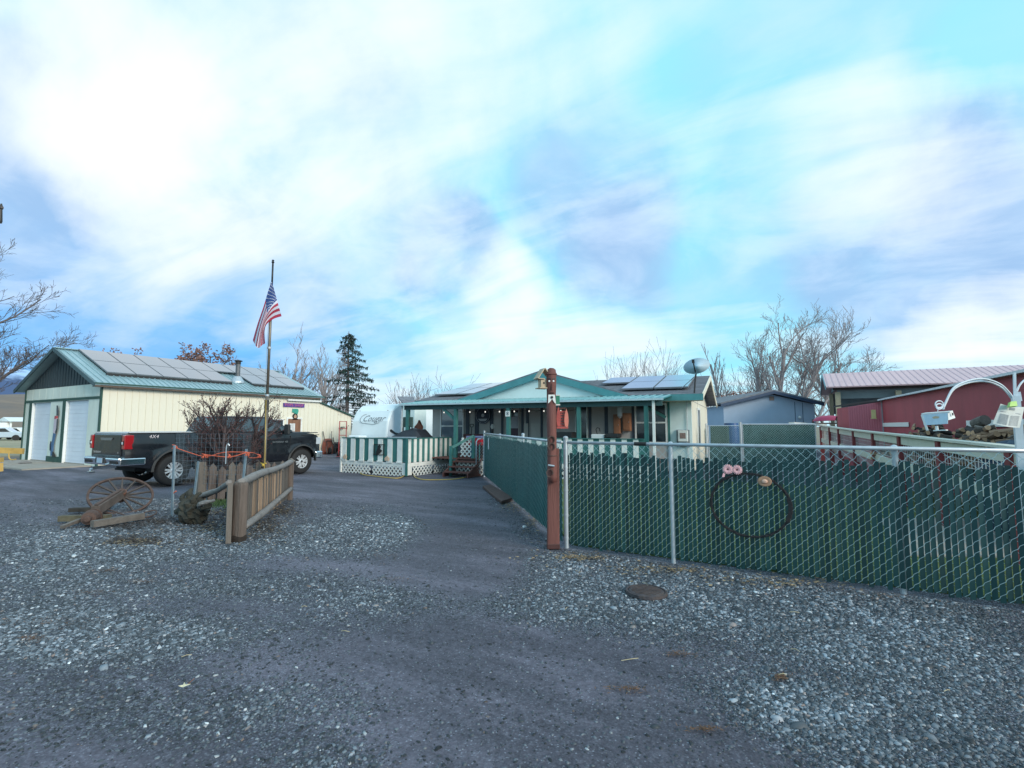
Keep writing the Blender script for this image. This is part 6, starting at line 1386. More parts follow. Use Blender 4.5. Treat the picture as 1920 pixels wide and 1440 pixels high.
for s_ in (1, -1):
    for y in (2.75, 3.72): part('door_handle', MB().box((s_ * .985, y, 1.20), (s_ * 1.03, y + .2, 1.235)), paint, tk, bev=.008)
    part('rocker', MB().box((s_ * .88, 1.85, .36), (s_ * 1.0, 4.68, .455)), plast, tk, bev=.02)
    part('step_bar', MB().tube([(s_ * 1.02, 2.1, .40), (s_ * 1.06, 2.3, .36), (s_ * 1.06, 4.4, .36), (s_ * 1.02, 4.6, .40)], .045, 8), plast, tk)
    for cy in (RWY, FWY):
        P = arch(cy, .43, .57, -2, 182, 18); Q = arch(cy, .43, .515, -2, 182, 18)
        m = MB(); k = len(P); m.add([(s_ * 1.028, y, z) for y, z in P] + [(s_ * 1.045, y, z) for y, z in Q] + [(s_ * .96, y, z) for y, z in Q], [(i, i + 1, k + i + 1, k + i) for i in range(k - 1)] + [(k + i, k + i + 1, 2 * k + i + 1, 2 * k + i) for i in range(k - 1)])
        part('wheel_arch_trim', m, plast, tk)
        part('wheel_well', MB().lathe([(.52, s_ * .55), (.52, s_ * .985)], (0, cy, .45), 'x', 20), dark, tk) if False else None
    mr_ = part('mirror', MB().box((s_ * 1.04, 4.50, 1.34), (s_ * 1.27, 4.60, 1.68)), plast, tk, bev=.03)
    part('mirror_arm', MB().bar((s_ * .93, 4.62, 1.40), (s_ * 1.10, 4.56, 1.44), .05, .05).bar((s_ * .93, 4.62, 1.50), (s_ * 1.10, 4.56, 1.52), .04, .04), plast, mr_)
    tl_ = part('tail_light', MB().box((s_ * .84, .055, 1.02), (s_ * .985, .27, 1.385)), redl, tk, bev=.02)
    part('reverse_lens', MB().box((s_ * .86, .047, 1.15), (s_ * .93, .054, 1.21)), white, tl_)
    part('tail_light_trim', MB().box((s_ * .93, .047, 1.12), (s_ * .975, .0535, 1.24)), dark, tl_)
part('inner_wells', MB().box((-.85, .75, .40), (.85, 1.75, .9)).box((-.85, 4.8, .40), (.85, 5.75, .9)), dark, tk)
part('underbody', MB().box((-.55, .5, .42), (.55, 5.7, .60)).box((-.86, 1.1, .36), (.86, 1.35, .48)), dark, tk)
part('tailgate', MB().box((-.76, .068, .84), (.76, .12, 1.40)), paint, tk, bev=.02)
part('tailgate_handle', MB().add([(-.34, .045, 1.31), (.34, .045, 1.31), (.28, .045, 1.245), (-.28, .045, 1.245), (-.34, .067, 1.31), (.34, .067, 1.31), (.28, .067, 1.245), (-.28, .067, 1.245)], [(0, 3, 2, 1), (0, 1, 5, 4), (1, 2, 6, 5), (2, 3, 7, 6), (3, 0, 4, 7)]), M('grey_handle', (.25, .26, .27), .35, .1, metal=.5), tk)
silver = M('silver_letters', (.6, .62, .65), .3, .05, metal=.8)
part('lettering', moved(text_mb('SILVERADO', .075, space=1.1), TR((-.52, .06, .93))), silver, tk)
part('lettering', moved(text_mb('LT', .06), TR((.66, .06, .93))), silver, tk)
part('door_badge', moved(text_mb('SILVERADO  HD', .075, space=1.05), TR((1.006, 4.42, 1.10)) @ RZ(90)), silver, tk)
part('bed_decal', moved(text_mb('4X4', .125, shear=.2, space=1.1), TR((.972, .72, 1.335)) @ RZ(90)), M('decal_silver', (.7, .62, .66), .4, .1), tk)
bp_ = part('rear_bumper', MB().add([(-1.0, -.02, .60), (1.0, -.02, .60), (1.0, .10, .62), (-1.0, .10, .62), (-1.0, -.06, .80), (1.0, -.06, .80), (1.0, .09, .82), (-1.0, .09, .82)], [(3, 2, 1, 0), (4, 5, 6, 7), (0, 1, 5, 4), (1, 2, 6, 5), (2, 3, 7, 6), (3, 0, 4, 7)]).box((.86, -.03, .61), (1.02, .55, .80)).box((-1.02, -.03, .61), (-.86, .55, .80)), chrome, tk, bev=.03)
part('bumper_step', MB().box((-.26, -.063, .66), (.26, -.04, .80)), plast, bp_); part('bumper_inset', MB().box((.52, -.055, .66), (.92, -.04, .73)).box((-.92, -.055, .66), (-.52, -.04, .73)), dark, bp_)
part('licence_plate', MB().box((-.15, -.075, .665), (.15, -.066, .795)), M('plate_blue', (.38, .50, .62), .5, .1), bp_)
part('hitch', MB().box((-.05, -.22, .50), (.05, .3, .58)).box((-.09, -.30, .42), (.09, -.18, .46)).ball((0, -.24, .50), .035, 10), chrome, tk)
part('bed_rail', MB().box((.88, .16, 1.438), (.965, 2.30, 1.46)).box((-.965, .16, 1.438), (-.88, 2.30, 1.46)), M('rail_grey', (.5, .52, .55), .35, .08), tk)
part('bed_cover', MB().box((-.87, .16, 1.43), (.87, 2.3, 1.452)), M('tonneau', (.6, .62, .65), .5, .1), tk)
part('hood_scoop', MB().box((-.55, 5.0, 1.38), (.55, 5.9, 1.42)).box((.62, 5.15, 1.375), (.93, 5.95, 1.405)).box((-.93, 5.15, 1.375), (-.62, 5.95, 1.405)), paint, tk, bev=.02)
part('hood_vent', MB().box((.985 - .02, 5.25, 1.30), (.99, 5.95, 1.325)), dark, tk)
part('front_bumper', MB().box((-.95, 6.02, .48), (.95, 6.17, .74)).box((.86, 5.82, .50), (1.0, 6.05, .74)).box((-1.0, 5.82, .50), (-.86, 6.05, .74)), chrome, tk, bev=.04)
part('grille', MB().box((-.65, 6.10, .78), (.65, 6.135, 1.2)), plast, tk)
for s_ in (1, -1): part('headlight', MB().box((s_ * .68, 5.88, .98), (s_ * .93, 6.08, 1.22)), M('headlight_glass', (.5, .55, .6), .1, .05, coat=1), tk, bev=.02)
# wheels
tyre_me = mk(MB().lathe([(.23, -.13), (.36, -.145), (.405, -.12), (.418, -.07), (.418, .07), (.405, .12), (.36, .145), (.23, .13)], (0, 0, 0), 'x', 32, cap=False), 'tyre', dark, smooth=True)
rimm = M('alloy_rim', (.74, .75, .78), .35, .05, 3, metal=.5)
rm = MB().lathe([(.245, -.12), (.245, .11), (.232, .125), (.218, .11), (.212, .04), (.212, -.1)], (0, 0, 0), 'x', 32, cap=False)
for k in range(12):
    a = (k // 2) * math.pi / 3 + (k % 2 - .5) * .40; ca, sa = math.cos(a), math.sin(a)
    rm.bar((.09, .06 * ca, .06 * sa), (.105, .222 * ca, .222 * sa), .046, .03, up=(1, 0, 0))
rm.lathe([(.075, .06), (.075, .105), (.055, .125), (.001, .125)], (0, 0, 0), 'x', 16)
rim_me = mk(rm, 'rim', rimm); disc_me = mk(MB().lathe([(.20, .02), (.001, .03)], (0, 0, 0), 'x', 20), 'brake_disc', dark); cap_me = mk(MB().lathe([(.04, .126), (.035, .135), (.001, .136)], (0, 0, 0), 'x', 12), 'hub_cap', blackm)
for s_ in (1, -1):
    for cy in (RWY, FWY):
        w = bpy.data.objects.new('wheel', tyre_me); COL.objects.link(w); w.parent = tk; w.location = (s_ * .865, cy, WR); w.rotation_euler = (rad(13 if cy > 2 else 4), 0, 0 if s_ > 0 else math.pi)
        for nm, me_ in (('rim', rim_me), ('brake_disc', disc_me), ('hub_cap', cap_me)):
            o = bpy.data.objects.new(nm, me_); COL.objects.link(o); o.parent = w
# ---------------------------------------------------------------- things by the workshop end
wbr = M('wheelbarrow_rust', (.23, .065, .04), .6, .3, 6, dirt=(.12, .05, .04), dirt_amt=.5)
def wheelbarrow(p, lab, mat, sc=1.0, rz=0):
    w = thing('wheelbarrow', lab, 'wheelbarrow', p, rz, 'wheelbarrows tipped against the workshop', local=True)
    m = MB(); a = [(-.33, 0), (.33, 0), (.36, .5), (.25, .95), (-.25, .95), (-.36, .5)]
    m.add([(x * sc, -.10 - .1 * sc, z * sc) for x, z in a] + [(x * .7 * sc, -.34 * sc, (.16 + z * .68) * sc) for x, z in a], [tuple(range(5, -1, -1))[::-1], tuple(range(6, 12))[::-1]] + [(i, (i + 1) % 6, 6 + (i + 1) % 6, 6 + i) for i in range(6)])
    part('tray', m, mat, w, bev=.03)
    for s_ in (-1, 1): part('handle', MB().bar((s_ * .14 * sc, -.42 * sc, .05), (s_ * .30 * sc, -.10, 1.45 * sc), .04), oldwood, w); 
    part('brace', MB().bar((-.2 * sc, -.42 * sc, .85 * sc), (.2 * sc, -.42 * sc, .85 * sc), .04), blackm, w); part('wheel', MB().lathe([(.08, -.04), (.17, -.045), (.19, 0), (.17, .045), (.08, .04)], (0, -.48 * sc, .2), 'x', 16), dark, w)
    for s_ in (-1, 1): part('leg', MB().bar((s_ * .18 * sc, -.40 * sc, .80 * sc), (s_ * .24 * sc, -.62 * sc, .45 * sc), .03), blackm, w)
    return w
wheelbarrow(px(611, 850, SX + .06) * 1.0 - Vector((0, 0, .03)), 'larger rust red wheelbarrow standing on end against the lean to', wbr, .92, 78)
wheelbarrow(px(628, 849, SX + .06) - Vector((0, 0, .05)), 'smaller dark wheelbarrow tipped on end beside the rust red one', M('dark_barrow', (.07, .05, .045), .6, .3, 6), .68, 78)
hp_ = at(643, 800, 26.3); hp_.z = 0
htk = thing('hand_truck', 'tall red hand truck with two wheels standing by the trailer front', 'hand truck', hp_, 25, local=True)
redm = M('red_steel', (.42, .05, .05), .5, .15)
m = MB()
for x in (-.19, .19): m.bar((x, 0, .1), (x, 0, 2.15 * .88), .035)
for z in (.35, .75, 1.15, 1.5, 1.87): m.bar((-.19, 0, z), (.19, 0, z), .03)
part('frame', m, redm, htk); part('toe_plate', MB().box((-.22, -.25, .04), (.22, .02, .06)), redm, htk)
for x in (-.24, .24): part('wheel', MB().lathe([(.05, -.04), (.14, -.05), (.155, 0), (.14, .05), (.05, .04)], (x, .1, .16), 'x', 16), dark, htk)
single('folded_umbrella_base', MB().lathe([(.22, 0), (.24, .08), (.06, .12), (.04, .2), (.035, .9), (.14, .95), (.17, 1.15), (.05, 1.22)], tuple(Vector((at(663, 800, 18.6).x, at(663, 800, 18.6).y, 0))), n=14), blackm, 'black capped pedestal standing by the left end of the striped deck', 'pedestal', Vector((at(663, 800, 18.6).x, at(663, 800, 18.6).y, 0)))
# ---------------------------------------------------------------- left edge: timber trailer boom, cars and a distant roof
yb_ = M('yellow_painted_steel', (.52, .33, .09), .6, .2, 4, dirt=(.25, .14, .06), dirt_amt=.5)
l0, l1 = at(-60, 842, 17), at(44, 846, 17.3); lb = thing('yellow_trailer_frame', 'yellow steel flatbed frame reaching in from the left edge', 'trailer', (l0.x, l0.y, 0))
part('side_beam', MB().bar(tuple(l0), tuple(l1), .10, .19), yb_, lb); part('cross_beam', MB().bar(tuple(at(-60, 866, 15.2)), tuple(at(4, 862, 15.3)), .12, .14), yb_, lb)
part('upright', MB().bar(tuple(at(2, 868, 15.2)), tuple(at(2, 884, 15.2)), .08, .08), yb_, lb); part('chain_hook', MB().tube(smooth_path([at(17, 845, 16.9), at(17, 858, 16.9), at(22, 862, 16.9), at(30, 861, 16.9)], 3), .02, 6), yb_, lb)
for u in (-30, -5): q = at(u, 846, 17.1); part('leg', MB().box((q.x - .05, q.y - .05, 0), (q.x + .05, q.y + .05, q.z)), yb_, lb)
def far_car(nm, lab, u, dist, rz, mat, L=4.6, cat='car', van=False):
    p = at(u, 800, dist); p.z = -.0; c = thing(nm, lab, cat, p, rz, 'cars parked in the far field', local=True)
    pr = [(-L / 2, .35), (-L / 2, .95), (-L * .42, 1.0), (-L * .3, 1.45), (L * .12, 1.5), (L * .25, 1.05), (L * .47, .9), (L / 2, .7), (L / 2, .35)] if not van else [(-L / 2, .4), (-L / 2, 2.2), (L * .3, 2.2), (L * .42, 1.3), (L / 2, 1.1), (L / 2, .4)]
    part('body', MB().prism(pr, -.88, .88, 'y'), mat, c, bev=.08); 
    for s_ in (-1, 1):
        part('window', MB().prism([(-L * .28, 1.0), (L * .2, 1.0), (L * .11, 1.4), (-L * .24, 1.38)] if not van else [(L * .12, 1.4), (L * .36, 1.4), (L * .29, 1.95), (L * .12, 1.95)], s_ * .881, s_ * .89, 'y'), darkgl, c)
        for x in (-L * .3, L * .32): part('wheel', MB().lathe([(.15, -.1), (.33, -.1), (.33, .1), (.15, .1)], (x, s_ * .82, .33), 'y', 14), dark, c)
    return c
far_car('parked_car', 'white car parked on the far dry field near the workshop corner', 33, 62, 40, white)
far_car('parked_car', 'pale blue car parked beyond the field at the left edge', 4, 58, 60, M('pale_blue_paint', (.45, .55, .65), .3, .05, coat=1))
far_car('parked_van', 'white van with a sloping nose at the far left edge', -14, 72, 20, white, 5.2, 'van', True)
fs_ = thing('field_shelter', 'small white roofed shelter far off beside the workshop corner', 'shelter', at(38, 800, 75) - Vector((0, 0, 1.6)), 0)
o = at(38, 800, 75); part('roof', MB().prism([(o.x - 2.6, 2.35), (o.x + .3, 3.0), (o.x + 3, 2.35)], o.y - 2, o.y + 2, 'y'), white, fs_)
for q in (-2.2, 2.4): part('post', MB().box((o.x + q - .1, o.y - 1.8, 0), (o.x + q + .1, o.y - 1.6, 2.35)), white, fs_)
# utility pole whose crossarm end shows at the left edge
up0 = at(-48, 800, 24); up0.z = 0; utp = thing('utility_pole', 'dark utility pole with a crossarm at the very left edge', 'utility pole', up0)
part('pole', MB().tube([tuple(up0), (up0.x, up0.y, 12.6)], .13, 10), bark, utp); a = at(-30, 391, 24); b = at(5, 389, 24); part('crossarm', MB().bar(tuple(a), tuple(b), .10, .12), bark, utp)
a = at(1, 400, 24); part('insulator', MB().lathe([(.08, 0), (.10, .1), (.06, .7), (.09, .75), (.03, 1.0)], (a.x, a.y, a.z - .5), n=10), blackm, utp)
# ---------------------------------------------------------------- right side: blue grey house
bg = M('blue_grey_siding', (.36, .46, .60), .7, .05, 1.5); nav = M('navy_trim', (.03, .06, .12), .6, .15)
b0, b1 = at(1353, 800, 30), at(1533, 800, 30); bang = math.degrees(math.atan2((b1 - b0).y, (b1 - b0).x)); BL = (b1 - b0).length
nb_ = thing('neighbour_house', 'blue grey gabled house with navy trim beyond the green mesh fence', 'house', (b0.x, b0.y, 0), bang, local=True)
pkx = BL * .53
part('gable_wall', MB().prism([(.15, 0), (BL - .12, 0), (BL - .12, 2.93), (pkx, 3.55), (.15, 2.85)], 0, .15, 'y'), bg, nb_); part('side_wall', MB().box((.15, .151, 0), (.3, 10, 2.85)).box((BL - .27, .151, 0), (BL - .12, 10, 2.9)), bg, nb_)
part('roof', MB().slab((-.15, -.35, 2.93), (pkx, -.35, 3.72), (pkx, 10.2, 3.72), (-.15, 10.2, 2.93), -.1).slab((pkx, -.35, 3.72), (BL + .25, -.35, 2.98), (BL + .25, 10.2, 2.98), (pkx, 10.2, 3.72), -.1), shing, nb_)
part('rake_board', MB().slab((-.15, -.37, 2.78), (pkx, -.37, 3.57), (pkx, -.37, 3.74), (-.15, -.37, 2.95), .03).slab((pkx, -.37, 3.57), (BL + .25, -.37, 2.83), (BL + .25, -.37, 3.0), (pkx, -.37, 3.74), .03), nav, nb_)
part('vent', MB().box((pkx - .12, -.03, 3.18), (pkx + .16, -.002, 3.42)), M('vent_brown', (.30, .2, .17), .7), nb_)
part('lamp', MB().ball((BL * .81, -.08, 2.15), .09, 10), white, nb_); part('wall_seam', MB().box((BL * .77, -.012, 0), (BL * .775, -.001, 3.1)).box((BL * .85, -.012, 0), (BL * .855, -.001, 3.05)), nav, nb_)
# green mesh fence and gate in front of it
g0, g1, g2 = at(1326, 800, 17.2), at(1390, 800, 17), at(1530, 800, 16.6)
def simple_frame_fence(nm, lab, a, b, h, infill, infm, posts=True):
    ang = math.degrees(math.atan2((b - a).y, (b - a).x)); Lw = (b - a).length; t = thing(nm, lab, 'fence' if 'fence' in nm else 'gate', (a.x, a.y, 0), ang, None, local=True)
    part('frame', MB().tube([(.03, 0, .12), (.03, 0, h), (Lw - .03, 0, h), (Lw - .03, 0, .12), (.03, 0, .12)], .025, 8), galv, t); part('post', MB().tube([(-.03, 0, 0), (-.03, 0, h + .08)], .035, 8), galv, t)
    part(infill, MB().box((.05, -.006, .12), (Lw - .05, .006, h - .02)) if infill == 'privacy_mesh' else chain_mesh(Lw, .1, h, .07), infm, t); return t, Lw
pmesh = M('privacy_mesh_green', (.025, .085, .08), .5, .35, 2.5, dirt=(.12, .24, .26), dirt_amt=.5, dirt_scale=1.6)
t_, Lw = simple_frame_fence('mesh_gate', 'chain link gate with a rounded tube frame beside the house corner', g0, g1, 1.63, 'wire_mesh', wirem)
part('slats', MB().box((.06, .02, .15), (Lw - .06, .035, .95)), pmesh, t_)
t_, Lw = simple_frame_fence('mesh_fence', 'chain link fence covered in dark green privacy mesh before the blue house', g1, g2, 1.68, 'privacy_mesh', pmesh)
part('wire_mesh', moved(chain_mesh(Lw, .1, 1.66, .08), TR((0, -.012, 0))), wirem, t_, kind='stuff')
p = at(1371, 800, 21); single('blue_barrel', MB().lathe([(.28, 0), (.3, .1), (.3, 1.55), (.27, 1.75), (.001, 1.75)], (p.x, p.y, 0), n=18), M('barrel_blue', (.03, .10, .26), .5, .1), 'tall blue barrel standing behind the chain link gate', 'barrel', (p.x, p.y, 0))
p = at(1350, 800, 21); single('dark_bin', MB().box((p.x - .35, p.y - .3, 0), (p.x + .35, p.y + .3, 1.62)), M('bin_dark_green', (.03, .08, .07), .6, .1), 'dark green bin behind the chain link gate left of the blue barrel', 'bin', (p.x, p.y, 0), bev=.04)
# ---------------------------------------------------------------- pole barn
pinkr = M('pinkish_tin_roof', (.66, .44, .46), .42, .06, .8, metal=.1); bgrey = M('barn_grey_metal', (.20, .25, .27), .6, .1, 1.5)
timb = M('barn_timber', (.42, .36, .25), .8, .2, 4)
brn = thing('pole_barn', 'open pole barn with a pinkish ribbed metal roof', 'barn', (10, 33, 0))
BX0, BX1, BYF, BYR, BYB = 1.25, 24, 29.5, 33.0, 36.5
part('roof', MB().slab((BX0, BYF, 3.60), (BX1, BYF, 3.60), (BX1, BYR, 4.58), (BX0, BYR, 4.58), .06).slab((BX0, BYR, 4.58), (BX1, BYR, 4.58), (BX1, BYB, 3.60), (BX0, BYB, 3.60), .06), pinkr, brn)
rbm = mk(MB().bar((0, BYF, 3.606), (0, BYR, 4.586), .05, .012), 'roof_rib', M('pink_rib', (.58, .38, .42), .4, .05, metal=.3))
for i in range(85): piece('roof_rib', rbm, brn, (BX0 + .1 + i * .265, 0, 0))
part('rake_trim', MB().bar((BX0 - .02, BYF - .02, 3.55), (BX0 - .02, BYR, 4.53), .04, .2).bar((BX0 - .02, BYR, 4.53), (BX0 - .02, BYB + .02, 3.55), .04, .2), M('slate_blue_trim', (.16, .30, .36), .5, .1), brn)
part('gable_sheet', MB().prism([(BYF + .5, 3.62), (BYB - .5, 3.62), (BYR, 4.35)], BX0 + .5, BX0 + .55, 'x'), bgrey, brn)
part('back_wall', MB().box((BX0 + .4, BYB - .5, 2.35), (BX1, BYB - .4, 3.60)), bgrey, brn)
for i in range(30): part('wall_rib', MB().box((BX0 + .6 + i * .75, BYB - .53, 2.35), (BX0 + .66 + i * .75, BYB - .501, 3.6)), bgrey, brn)
part('eave_beam', MB().box((BX0 + .3, BYF + .45, 3.45), (BX1, BYF + .55, 3.58)), M('barn_beam_dark', (.06, .05, .045), .8), brn)
for x in (1.75, 4.2, 8.6, 13.0, 17.4): part('post', MB().box((x - .11, BYF + .38, 0), (x + .11, BYF + .6, 3.34)), timb, brn)
for x in (1.75, 6.2, 10.8, 15.4): part('post', MB().box((x - .1, BYB - .75, 0), (x + .1, BYB - .55, 3.6)), timb, brn)
part('drop_panel', MB().box((BX0 + .5, BYF + .75, 3.02), (BX1, BYF + .8, 3.56)), bgrey, brn); part('under_shade_wall', MB().box((5.4, BYB - .45, 0), (BX1, BYB - .4, 2.35)), bgrey, brn)
# ---------------------------------------------------------------- long red building and the ribbed red shed
RA = 5.0     # its frame: long side runs 25 degrees right of the view axis
def wl(dist, k=4437., v=1400.): u = v + k / dist; return at(u, 800, dist)
q1, q0 = wl(17.4), wl(5.6); ang = math.degrees(math.atan2((q1 - q0).y, (q1 - q0).x)); RL = (q1 - q0).length
rb = thing('red_building', 'long dark red metal building with a thin white edged roof', 'building', (q0.x, q0.y, 0), ang, local=True)
# local x runs away from the camera, visible side is +y
hf = lambda x: 2.52
part('long_wall', MB().box((0, -.12, 0), (RL, 0, 2.50)), barnred, rb)
part('end_wall', MB().box((RL - .1, -6, 0), (RL, -.121, 2.5)).box((0, -6, 0), (.1, -.121, 2.5)), barnred, rb)
rm_ = mk(MB().box((-.02, 0, .02), (.02, .014, 2.48)), 'wall_rib', barnred)
for i in range(0): o = bpy.data.objects.new('wall_rib', rm_); COL.objects.link(o); o.parent = rb; o.location = (.2 + i * .45, 0.001, 0)
part('roof', MB().slab((-.3, .12, 2.52), (-.3, -6.2, 3.0), (RL + .15, -6.2, 3.0), (RL + .15, .12, 2.515), -.02), rooftin, rb); part('roof_edge', MB().box((-.3, .121, 2.495), (RL + .15, .15, 2.545)), M('pale_edge_metal', (.55, .62, .68), .4, .1, metal=.3), rb)
part('corner_trim', MB().box((RL - .16, .002, 0), (RL + .02, .03, 2.50)), M('corner_grey', (.35, .38, .42), .6, .15), rb)
part('white_stripe', MB().box((RL - 3.2, .016, 1.60), (RL - .2, .035, 1.73)), white, rb); part('white_stripe', MB().box((2, .016, 1.60), (5.6, .035, 1.73)), white, rb)
e0, e1, e2 = at(1571, 800, 19.5), at(1592, 800, 18.2), at(1656, 800, 17.3)
rs_ = thing('ribbed_red_shed', 'small pale red ribbed shed joined to the end of the long red building', 'shed', (e1.x, e1.y, 0))
lit_red = M('lit_red_metal', (.52, .15, .20), .5, .08, 1.2, stretch=(1, 1, .3));  # brighter light on the front face is put into a paler red
def zt_at(u, v, dist): return at(u, v, dist).z
part('front_wall', MB().add([(e1.x, e1.y, 0), (e2.x, e2.y, 0), (e2.x, e2.y, zt_at(1655, 753, 17.3)), (e1.x, e1.y, zt_at(1592, 763, 18.2)), (e1.x + .05, e1.y + .12, 0), (e2.x + .05, e2.y + .12, 0), (e2.x + .05, e2.y + .12, zt_at(1655, 753, 17.3)), (e1.x + .05, e1.y + .12, zt_at(1592, 763, 18.2))], [(0, 1, 2, 3), (7, 6, 5, 4), (3, 2, 6, 7), (0, 3, 7, 4), (1, 5, 6, 2)]), lit_red, rs_)
dvec = (e2 - e1); 
for i in range(14):
    t = (i + .5) / 14; c = e1 + dvec * t; z = zt_at(1592, 763, 18.2) * (1 - t) + zt_at(1655, 753, 17.3) * t
    part('wall_rib', MB().bar((c.x + .005, c.y - .012, .02), (c.x + .005, c.y - .012, z - .02), .022, .02), lit_red, rs_)
part('side_wall', MB().add([(e0.x, e0.y, 0), (e1.x - .002, e1.y, 0), (e1.x - .002, e1.y, zt_at(1592, 763, 18.2)), (e0.x, e0.y, zt_at(1571, 766, 19.5)), (e0.x + .1, e0.y + .1, 0), (e1.x + .04, e1.y + .12, 0), (e1.x + .04, e1.y + .12, zt_at(1592, 763, 18.2)), (e0.x + .1, e0.y + .1, zt_at(1571, 766, 19.5))], [(0, 1, 2, 3), (7, 6, 5, 4), (3, 2, 6, 7)]), barnred, rs_)
part('roof', MB().slab(tuple(at(1562, 764, 19.6)), tuple(at(1660, 750, 16.9)), tuple(at(1680, 750, 19.5)), tuple(at(1590, 760, 22)), -.06), M('dark_shed_roof', (.05, .055, .06), .6, .2), rs_)
p = at(1638, 776, 17.35); single('wall_thermometer', MB().box((p.x - .07, p.y - .06, p.z - .15), (p.x + .06, p.y - .03, p.z + .14)).box((p.x - .09, p.y - .065, p.z - .17), (p.x + .08, p.y - .025, p.z - .145)), M('pale_yellow', (.62, .56, .26), .6, .1), 'small pale yellow lamp box on the pale ribbed red wall', 'lamp', p)
# red tarp covered boat-like load and clutter by the barn
a, b = at(1524, 786, 23), at(1570, 784, 22.4); tr_ = thing('red_canoe', 'upturned red canoe resting on a rack in front of the blue house corner', 'canoe', (a.x, a.y, 0)); m = MB()
rc = M('red_canoe_paint', (.42, .05, .12), .4, .15)
P0 = [a.lerp(b, t) for t in (0, .15, .4, .7, 1)]; vs = []; R = (.04, .16, .22, .22, .18)
for p, r in zip(P0, R):
    for k in range(7): an = math.pi * k / 6; vs.append((p.x + r * .5 * math.cos(an), p.y + r * math.cos(an) * 1.2, p.z - .1 + r * 1.1 * math.sin(an)))
m.add(vs, [(i * 7 + k, i * 7 + k + 1, (i + 1) * 7 + k + 1, (i + 1) * 7 + k) for i in range(4) for k in range(6)]); part('hull', m, rc, tr_, smooth=True)
part('rack', MB().bar((a.x, a.y, 0), (a.x, a.y, a.z), .08).bar((b.x, b.y, 0), (b.x, b.y, b.z), .08).bar((a.x, a.y, 1.75), (b.x, b.y, 1.75), .06), oldwood, tr_)
# ---------------------------------------------------------------- white railed ramp fence with red posts
rf2 = thing('white_rail_fence', 'white topped rail fence on dark red posts with wire panels', 'fence', at(1763, 800, 8.07) - Vector((0, 0, 1.6)), 0)
posts_ = [(2030, 4.6, 1.33), (1897, 5.9, 1.36), (1763, 8.07, 1.39), (1689, 10.1, 1.43), (1639, 12.3, 1.46), (1602, 14.5, 1.50), (1574, 16.8, 1.55), (1557, 18.7, 1.60), (1540, 21.0, 1.64)]
rpost = M('dark_red_post', (.20, .035, .04), .7, .2, 5); offw = M('peeling_white', (.62, .63, .55), .75, .15, 5, bump=.3, dirt=(.32, .32, .28), dirt_amt=.5, dirt_scale=5)
PP = []
for (u, dd_, zt) in posts_:
    p = at(u, 800, dd_); PP.append(Vector((p.x, p.y, zt)))
fd = (PP[5] - PP[1]).normalized(); fn = Vector((-fd.y, fd.x, 0)).normalized()    # towards the drive
for P in PP:
    m = MB(); m.x = TR((P.x, P.y, 0)) @ RZ(math.degrees(math.atan2(fd.y, fd.x))); m.box((-.07, -.07, 0), (.07, .07, P.z - .03)); part('post', m, rpost, rf2)
for i in range(len(PP) - 1):
    a, b = PP[i], PP[i + 1]
    part('cap_board', MB().bar(tuple(a + Vector((0, 0, 0))), tuple(b + Vector((0, 0, 0))), .19, .035), offw, rf2)
    o = fn * .02; part('rail_board', MB().bar(tuple(a + o - Vector((0, 0, .11)) + fd * .08), tuple(b + o - Vector((0, 0, .11)) - fd * .08), .03, .15), offw, rf2)
    part('rail_board', MB().bar(tuple(a + o - Vector((0, 0, .62)) + fd * .08), tuple(b + o - Vector((0, 0, .60)) - fd * .08), .03, .15), offw, rf2)
    m = MB(); Lg = (b - a).length; n = max(3, int(Lg / .11))
    for k in range(n + 1): p = a.lerp(b, k / n); m.bar((p.x, p.y, p.z - .9), (p.x, p.y, p.z - .15), .007)
    for h in (.25, .36, .5, .7): m.bar(tuple(a - Vector((0, 0, h))), tuple(b - Vector((0, 0, h))), .007)
    part('wire_panel', m, M('panel_wire', (.62, .60, .60), .5, .1), rf2, kind='stuff')
# board pile lying on the far end of the rail
single('stacked_boards', MB().bar(tuple(at(1484, 793, 20)), tuple(at(1545, 797, 20.3)), .3, .07), whitew, 'pale weathered board lying across the far end of the white rail fence', 'board', at(1500, 794, 20))
# ---------------------------------------------------------------- firewood
fwood = [M('firewood_bark', (.085, .065, .055), .9, .35, 8, bump=.6, bscale=25, island=.3), M('firewood_split', (.27, .17, .11), .8, .25, 6, bump=.4, stretch=(1, 6, 6), island=.35), M('firewood_grey', (.16, .14, .125), .9, .3, 8, bump=.5, island=.3), M('firewood_dark', (.045, .040, .040), .9, .35, 8, bump=.5, island=.2)]
fend = M('log_end_pale', (.50, .31, .19), .8, .3, 10, island=.45)
def log_mesh(seed, kind):
    rr = random.Random(seed); L = .34; mb = MB()
    if kind == 0: P = [(math.cos(a) * .055 * rr.uniform(.85, 1.1), math.sin(a) * .055 * rr.uniform(.85, 1.1)) for a in [i / 9 * 6.283 for i in range(9)]]
    elif kind == 1: P = [(0, 0)] + [(math.cos(a) * .095 * rr.uniform(.9, 1.1), math.sin(a) * .095 * rr.uniform(.9, 1.1)) for a in [i / 4 * 1.3 for i in range(5)]]
    else: P = [(-.065, -.03), (.06, -.035), (.065, .02), (.01, .045), (-.06, .035)]
    P = [(x - sum(p[0] for p in P) / len(P), y - sum(p[1] for p in P) / len(P)) for x, y in P]
    mb.prism(P, -L / 2, L / 2, 'x'); mb.m[0] = mb.m[1] = 1; return mb
lms = []
for sd_2 in range(8):
    kd = sd_2 % 3
    for mi in (0, 1, 2, 3): lms.append((mk(log_mesh(sd_2, kd), 'log', [fwood[mi], fend]), mi, kd))
